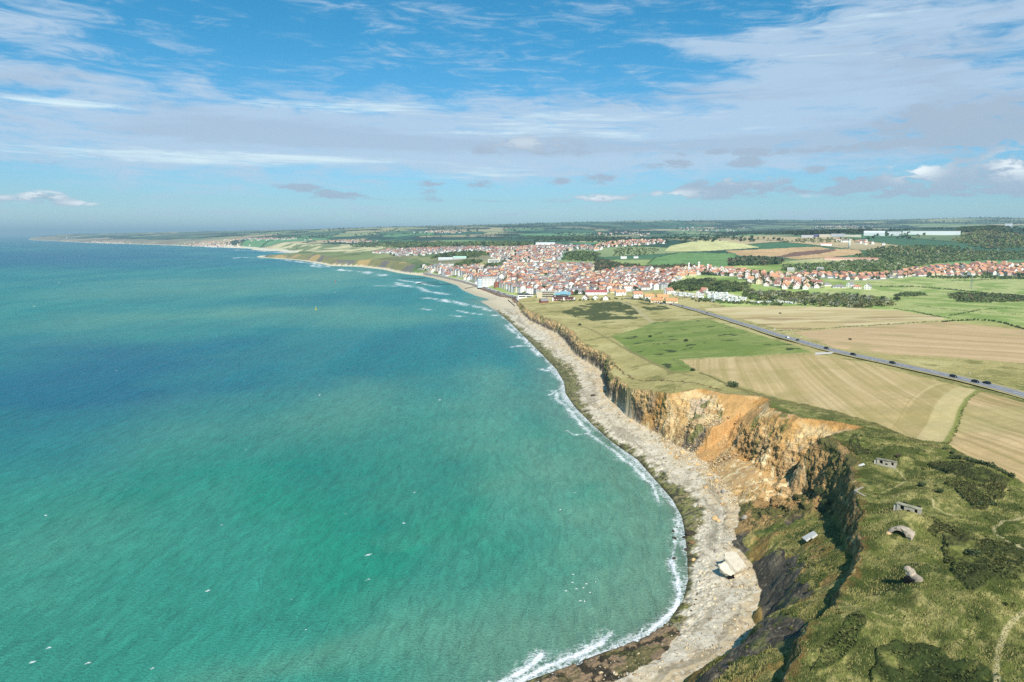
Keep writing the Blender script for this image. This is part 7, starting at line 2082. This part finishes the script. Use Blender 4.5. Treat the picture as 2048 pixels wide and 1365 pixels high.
def build_rocks():
    rs = np.random.RandomState(17)
    g = ground([(b[0], b[1]) for b in BOULDERS])
    for k, ((u, v, r, t, lab), p) in enumerate(zip(BOULDERS, g)):
        me = rock_mesh(k); me.materials.append(paint(t + ' boulder', RT[t], .9, .3, .9, .2, bump=.6))
        o = put('boulder', me, None, (p[0], p[1], max(p[2], -.1) + r * .12), rs.uniform(0, 6.28)); o.scale = (r, r, r)
        tag(o, lab, 'boulder', 'boulders fallen on the beach')
    # shingle and rubble nobody could count
    ico = rock_mesh(99, 1)
    bv = np.array([v.co[:] for v in ico.vertices]); bf = np.array([p.vertices[:] for p in ico.polygons])
    def scatter(name, X, Y, Z, R, col, lab):
        n = len(X)
        a = rs.uniform(0, 6.28, n); c, s = np.cos(a), np.sin(a)
        st = rs.uniform(.6, 1.4, (n, 3)) * R[:, None]
        q = bv[None] * st[:, None]
        V = np.stack([q[..., 0] * c[:, None] - q[..., 1] * s[:, None] + X[:, None], q[..., 0] * s[:, None] + q[..., 1] * c[:, None] + Y[:, None], q[..., 2] + Z[:, None]], -1).reshape(-1, 3)
        Fq = (bf[None] + (np.arange(n) * len(bv))[:, None, None]).reshape(-1, 3)
        stuff_mesh(name, V, Fq, attr_material(name + '_stone', .9, .3, 1.5), lab, 'stones', np.repeat(col, len(bv), 0))
    n = 60000
    Y = 100 + 640 * rs.rand(n) ** 1.5; X = np.interp(Y, WL[:26, 1], WL[:26, 0]) + rs.uniform(-4, 46, n)
    S = survey(X, Y, fine=True)
    k = (S['t'] == -.5) & (S['dW'] > -3) & (rs.rand(n) < .2 + .8 * fbm(X, Y, 8, 3, 901) ** 2)
    X, Y = X[k][:9000], Y[k][:9000]; S = {q: S[q][k][:9000] for q in ('z', 'tb', 'dW')}
    R = rs.uniform(.08, .20, len(X)) * (1 + 1.6 * (rs.rand(len(X)) < .12)) * (1 + Y / 700)
    col = np.array([lin(204, 192, 168), lin(204, 184, 146), lin(180, 168, 148), lin(150, 132, 104)])[rs.randint(0, 4, len(X))] * rs.uniform(.8, 1.15, (len(X), 1))
    low = (S['tb'] < .22)[:, None]
    col = np.where(low, lin(70, 66, 46)[None] * rs.uniform(.6, 1.5, (len(X), 1)), col)
    scatter('shingle', X, Y, S['z'] + .05, R, col, 'loose stones scattered over the shingle beach')
    # landslip rubble
    n = 26000
    X = rs.uniform(84, 155, n); Y = rs.uniform(225, 405, n)
    S = survey(X, Y, fine=True)
    k = (S['t'] > 0) & (S['t'] < .62) & (S['kind'] > 1.1) & (rs.rand(n) < .16 + .9 * (fbm(X, Y, 14, 3, 911) > .52) * (S['t'] < .45))
    k |= (S['t'] == -.5) & (S['tb'] > .72) & (rs.rand(n) < .5) & (Y > 270)
    X, Y = X[k][:5000], Y[k][:5000]; z = S['z'][k][:5000]
    R = rs.uniform(.14, .38, len(X)) * (1 + 1.2 * (rs.rand(len(X)) < .1))
    col = np.array([lin(212, 196, 160), lin(198, 168, 118), lin(184, 150, 104), lin(164, 140, 114)])[rs.randint(0, 4, len(X))] * rs.uniform(.8, 1.15, (len(X), 1))
    scatter('rubble', X, Y, z + .1, R, col, 'ochre rubble strewn over the toe of the landslip')
# ------------------------------------------------------------------ sea things, promenade, caravans
def build_shore():
    # seabirds resting on the water
    B = [(1146, 1150), (1145, 1166), (1191, 1165), (1173, 1169), (1167, 1177), (1153, 1179), (1132, 1183), (1180, 1186), (1161, 1203), (1169, 1204)]
    proto = None
    g = at_h(np.array([b[0] for b in B]), np.array([b[1] for b in B]), np.zeros(len(B)))
    idx = sorted(range(len(B)), key=lambda i: B[i][0])
    for j, i in enumerate(idx):
        if proto is None:
            m = MB(); m.tube([(-.42, 0, .16), (-.2, 0, .14), (.05, 0, .15), (.28, 0, .2), (.36, 0, .26)], [.02, .13, .17, .12, .05], 8)
            proto = bpy.data.objects.new('seabird', None); COL.objects.link(proto)
            kk = [m.build('body', paint('white feathers', (240, 240, 236), .8), proto, smooth=True)]
            m = MB(); m.tube([(.3, 0, .25), (.36, 0, .38), (.46, 0, .39), (.6, 0, .36)], [.06, .075, .05, .012], 8); kk.append(m.build('head', paint('white feathers', (240, 240, 236), .8), proto, smooth=True))
            m = MB(); m.box(-.46, .15, -.19, -.12, .14, .26, taper=.02); m.box(-.46, .15, .12, .19, .14, .26, taper=.02); kk.append(m.build('wings', paint('grey feathers', (176, 182, 188), .8), proto))
            o = proto
        else:
            o = proto.copy(); COL.objects.link(o)
            for c in kk:
                d = c.copy(); COL.objects.link(d); d.parent = o
        o.location = (*g[i], 0); o.rotation_euler = (0, 0, rnd.uniform(0, 6.28)); o.scale = (.9, .9, .9)
        tag(o, f"white seabird resting on green water off the fallen blockhouse, {ordinal(j, len(idx))} in the flock", 'seabird', 'seabirds on the water')
    # two buoys
    for (u, v, rgb, lab) in ((671, 565, (214, 60, 50), 'red buoy floating off the town'), (632, 620, (206, 196, 60), 'yellow buoy floating in the bay')):
        p = at_h(np.array([u]), np.array([v]), np.zeros(1))[0]
        o = thing('buoy', (p[0], p[1], 0), 0, lab, 'buoy')
        c = paint('buoy paint %d' % rgb[0], rgb, .5)
        m = MB(); m.tube([(0, 0, -.4), (0, 0, .9)], [1.5, 1.5], 14); m.build('float', c, o)
        m = MB()
        for k in range(4):
            a = k * math.pi / 2; m.tube([(math.cos(a) * 1.0, math.sin(a) * 1.0, .9), (0, 0, 4.4)], .1, 5)
        m.build('frame', c, o)
        m = MB(); m.tube([(0, 0, 4.4), (0, 0, 5.4)], [.6, .1], 8); m.build('top_mark', c, o)
    # groynes
    wood = paint('black tarred timber', (44, 40, 38), .9)
    for line, lab in (([(902, 568.5), (870, 568.5), (833, 567.5)], 'dark timber groyne, nearer arm of the hairpin in the water'), ([(833, 567.5), (850, 564.6), (880, 564.2)], 'dark timber groyne, farther arm of the hairpin in the water'), ([(850, 556.3), (825, 556.8), (800, 556.5)], 'dark straight groyne near far end of promenade'), ([(930, 578), (950, 576.8), (965, 576)], 'low dark groyne on the sand before hotel'), ([(1016, 604), (1023, 610), (1030, 617.5)], 'dark sea wall line curving across the sand under heath')):
        a = np.array(line, float); L = at_h(a[:, 0], a[:, 1], np.full(len(a), 1.2))
        o = thing('groyne', (L[0][0], L[0][1], 0), 0, lab, 'groyne')
        seg = np.linalg.norm(np.diff(L, axis=0), axis=1); tt = np.concatenate([[0], np.cumsum(seg)])
        q = np.arange(0, tt[-1], 5.0); X = np.interp(q, tt, L[:, 0]) - L[0][0]; Y = np.interp(q, tt, L[:, 1]) - L[0][1]
        zb = np.maximum(height(X + L[0][0], Y + L[0][1]), 0) if len(X) else X
        for x, y, z in list(zip(X, Y, zb))[:60]:
            m = MB(); m.tube([(x, y, -2), (x, y, z + 1.5)], .25, 6); m.build('pile', wood, o)
        m = MB(); m.tube([(x, y, z + .9) for x, y, z in zip(X, Y, zb)], .5, 6); m.build('planking', wood, o)
    # promenade and sea wall
    P = TL[46:53]
    seg = np.linalg.norm(np.diff(P, axis=0), axis=1); tt = np.concatenate([[0], np.cumsum(seg)])
    q = np.arange(0, tt[-1], 8.0); X = np.interp(q, tt, P[:, 0]); Y = np.interp(q, tt, P[:, 1])
    d = np.stack([np.gradient(X), np.gradient(Y)], -1); d /= np.linalg.norm(d, axis=1, keepdims=True); nx, ny = d[:, 1], -d[:, 0]
    Z = np.full(len(X), 7.7)
    def strip(o0, z0, o1, z1):
        V = np.empty((2 * len(X), 3)); V[0::2] = np.stack([X + nx * o0, Y + ny * o0, Z + z0], -1); V[1::2] = np.stack([X + nx * o1, Y + ny * o1, Z + z1], -1)
        i = np.arange(len(X) - 1); return V, np.stack([2 * i, 2 * i + 1, 2 * i + 3, 2 * i + 2], -1)
    V, Fq = strip(-2.5, .1, 17, .1); o = mesh_object('promenade', V, Fq, paint('pale paving', (216, 210, 204), .9, .12, .2)); o['kind'] = 'structure'
    A, B = strip(-2.5, .1, -3.6, -4.6); A2, B2 = strip(-2.5, .9, -2.5, .1); A3, B3 = strip(-2.1, .1, -2.1, .9); A4, B4 = strip(-2.1, .9, -2.5, .9)
    o = mesh_object('sea_wall', np.vstack([A, A2, A3, A4]), np.vstack([B, B2 + len(A), B3 + 2 * len(A), B4 + 3 * len(A)]), paint('sea wall stone', (176, 162, 150), .9, .2, .2)); tag(o, 'pale stone sea wall carrying the promenade above the sand', 'sea wall')
    # rock armour below the wall
    rs = np.random.RandomState(33)
    n = 700; s = rs.uniform(0, 330, n); off = -3.8 - rs.uniform(0, 6, n)
    ix = np.interp(s, tt, P[:, 0]); iy = np.interp(s, tt, P[:, 1]); dx = np.interp(s, q, nx); dy = np.interp(s, q, ny)
    C = np.stack([ix + dx * off, iy + dy * off, 6.2 + off * .35 - .2 + rs.uniform(-.3, .5, n)], -1)
    V, Fq = rand_quads(np.repeat(C, 4, 0) + rs.normal(0, .3, (4 * n, 3)), rs.uniform(.6, 1.1, 4 * n), rs)
    stuff_mesh('rock_armour', V, Fq, attr_material('armour_stone', .9, .3, .8), 'bank of brown rocks piled along the foot of the sea wall', 'rocks', np.repeat(np.repeat(lin(140, 116, 100)[None] * rs.uniform(.6, 1.3, (n, 1)), 4, 0), 4, 0))
    # parked cars on the promenade road and beach huts
    def parked(px_line, n, lab, group, jitter=1.2):
        a = np.array(px_line, float); L = ground([tuple(t) for t in a])
        seg = np.linalg.norm(np.diff(L[:, :2], axis=0), axis=1); tt = np.concatenate([[0], np.cumsum(seg)])
        cols = [(226, 228, 230), (60, 64, 70), (150, 156, 162), (40, 48, 70), (196, 198, 200), (120, 40, 40)]
        for k in range(n):
            s = tt[-1] * (k + .5) / n; x = np.interp(s, tt, L[:, 0]); y = np.interp(s, tt, L[:, 1])
            z = height([x], [y])[0]
            ang = math.atan2(L[-1][1] - L[0][1], L[-1][0] - L[0][0])
            c = cols[rnd.randrange(len(cols))]
            key = ('pc', c)
            if key not in _hm:
                m = MB(); m.box(-2.1, 2.1, -.85, .85, .3, .95); m.box(-1.7, 1.1, -.75, .75, .951, 1.5, 1, taper=.25)
                for wx in (-1.3, 1.3):
                    for wy in (-.72, .72): m.tube([(wx, wy - .15, .33), (wx, wy + .15, .33)], .33, 8, 2)
                _hm[key] = m.mesh('parked_car', [paint('car paint %d %d %d' % c, c, .3, .05, 1, .5), paint('car glass', (24, 28, 34), .1, .05, 1, .6), paint('tyre', (30, 30, 32), .9)])
            o = put('parked_car', _hm[key], None, (x, y, max(z, 7.9) if 'promenade' in lab else z), ang + math.pi / 2 + rnd.uniform(-.1, .1))
            tag(o, f"parked car {lab}, {ordinal(k, n) if px_line[0][0] < px_line[-1][0] else ordinal(n - 1 - k, n)}", 'car', group)
    parked([(1038, 597), (1008, 590.5), (985, 583.5), (968, 577.5)], 30, 'on the promenade road before the hotel', 'cars parked on the promenade')
    parked([(1298, 604), (1325, 609), (1345, 610.5)], 9, 'in front of the tan roofed cluster', 'cars parked at the road bend')
def build_caravans():
    rs = np.random.RandomState(44)
    protos = []
    white = paint('caravan white', (236, 236, 232), .5, .06); cream = paint('caravan cream', (222, 214, 196), .5, .06)
    for k, (L, W, H, c) in enumerate([(6.6, 2.4, 2.6, white), (7.6, 2.8, 2.9, white), (5.4, 2.2, 2.5, white), (7.2, 2.9, 2.9, cream)]):
        m = MB()
        a = L / 2; prof = [(-a, .55), (-a - .15, 1.3), (-a + .25, H - .1), (-a + .6, H), (a - .5, H), (a - .05, H - .5), (a + .2, 1.2), (a, .55)]
        n = len(prof); vs = [(x, -W / 2, z) for x, z in prof] + [(x, W / 2, z) for x, z in prof]
        m.poly(vs, [(i, i + 1, i + n + 1, i + n) for i in range(n - 1)] + [tuple(reversed(range(n))), tuple(range(n, 2 * n)), (n - 1, 0, n, 2 * n - 1)], 0)
        for s in (-1, 1):
            m.box(-a * .75, -a * .2, s * W / 2 - .02, s * W / 2 + .02, 1.3, 2.0, 1); m.box(a * .15, a * .7, s * W / 2 - .02, s * W / 2 + .02, 1.3, 2.0, 1)
            m.tube([(0, s * (W / 2 - .25), .35), (0, s * (W / 2), .35)], .36, 10, 2)
        m.box(a + .05, a + 1.2, -.05, .05, .45, .58, 2)
        protos.append(m.mesh('caravan', [c, glass_mat(), paint('tyre', (30, 30, 32), .9)]))
    rows = [([(1348, 587), (1372, 590), (1388, 591)], 10, 'back left row of the caravan park'), ([(1345, 591), (1370, 594), (1392, 596.5), (1405, 598)], 12, 'front left row of the caravan park'), ([(1412, 587), (1440, 588.5), (1455, 589)], 12, 'row of caravans right behind the red gabled house'), ([(1412, 590), (1440, 592), (1465, 593.5)], 14, 'second row right of the red gabled house'),
            ([(1414, 593.5), (1445, 596), (1478, 598.5)], 16, 'third row of the caravan park'), ([(1418, 597), (1445, 599.5), (1470, 602), (1490, 603.5)], 16, 'fourth row of the caravan park'), ([(1430, 601), (1455, 603.5), (1475, 605)], 10, 'front row of the caravan park'), ([(1448, 595), (1475, 596.5), (1492, 600)], 9, 'right end of the caravan park'),
            ([(1495, 607), (1518, 606.5), (1540, 605.5)], 4, 'loose group right of the caravan park'), ([(1552, 605), (1565, 606), (1588, 608.5)], 7, 'line of caravans under the thicket'), ([(1424, 604.5), (1434, 605)], 1, 'hedge in front of the park, standing apart')]
    k = 0
    for line, n, phrase in rows:
        L = ground([tuple(t) for t in line]); seg = np.linalg.norm(np.diff(L[:, :2], axis=0), axis=1); tt = np.concatenate([[0], np.cumsum(seg)])
        for j in range(n):
            s = tt[-1] * (j + .5) / n
            x = np.interp(s, tt, L[:, 0]) + rs.normal() * 1.0; y = np.interp(s, tt, L[:, 1]) + rs.normal() * 3.0
            me = protos[k % 4 if rs.rand() < .6 else 0]; k += 1
            c = 'cream' if me is protos[3] else 'white'
            o = put('caravan', me, None, (x, y, height([x], [y])[0] - .05), [.3, 1.9, .2, 2.2, 1.2][k % 5] + rs.normal() * .15)
            o.scale = (1.15, 1.15, 1.15)
            tag(o, f"{c} caravan, {ordinal(j, n)}, {phrase}", 'caravan', 'caravans in the caravan park')
V = build_ground()
build_sea()
build_haze(min(V[:, 2].min(), -8) - 1.0, max(V[:, 2].max(), CAM_H) + 12.0)
build_road()
build_big()
build_houses()
build_far_villages()
build_trees()
build_scrub()
build_bunkers()
build_rocks()
build_shore()
build_caravans()
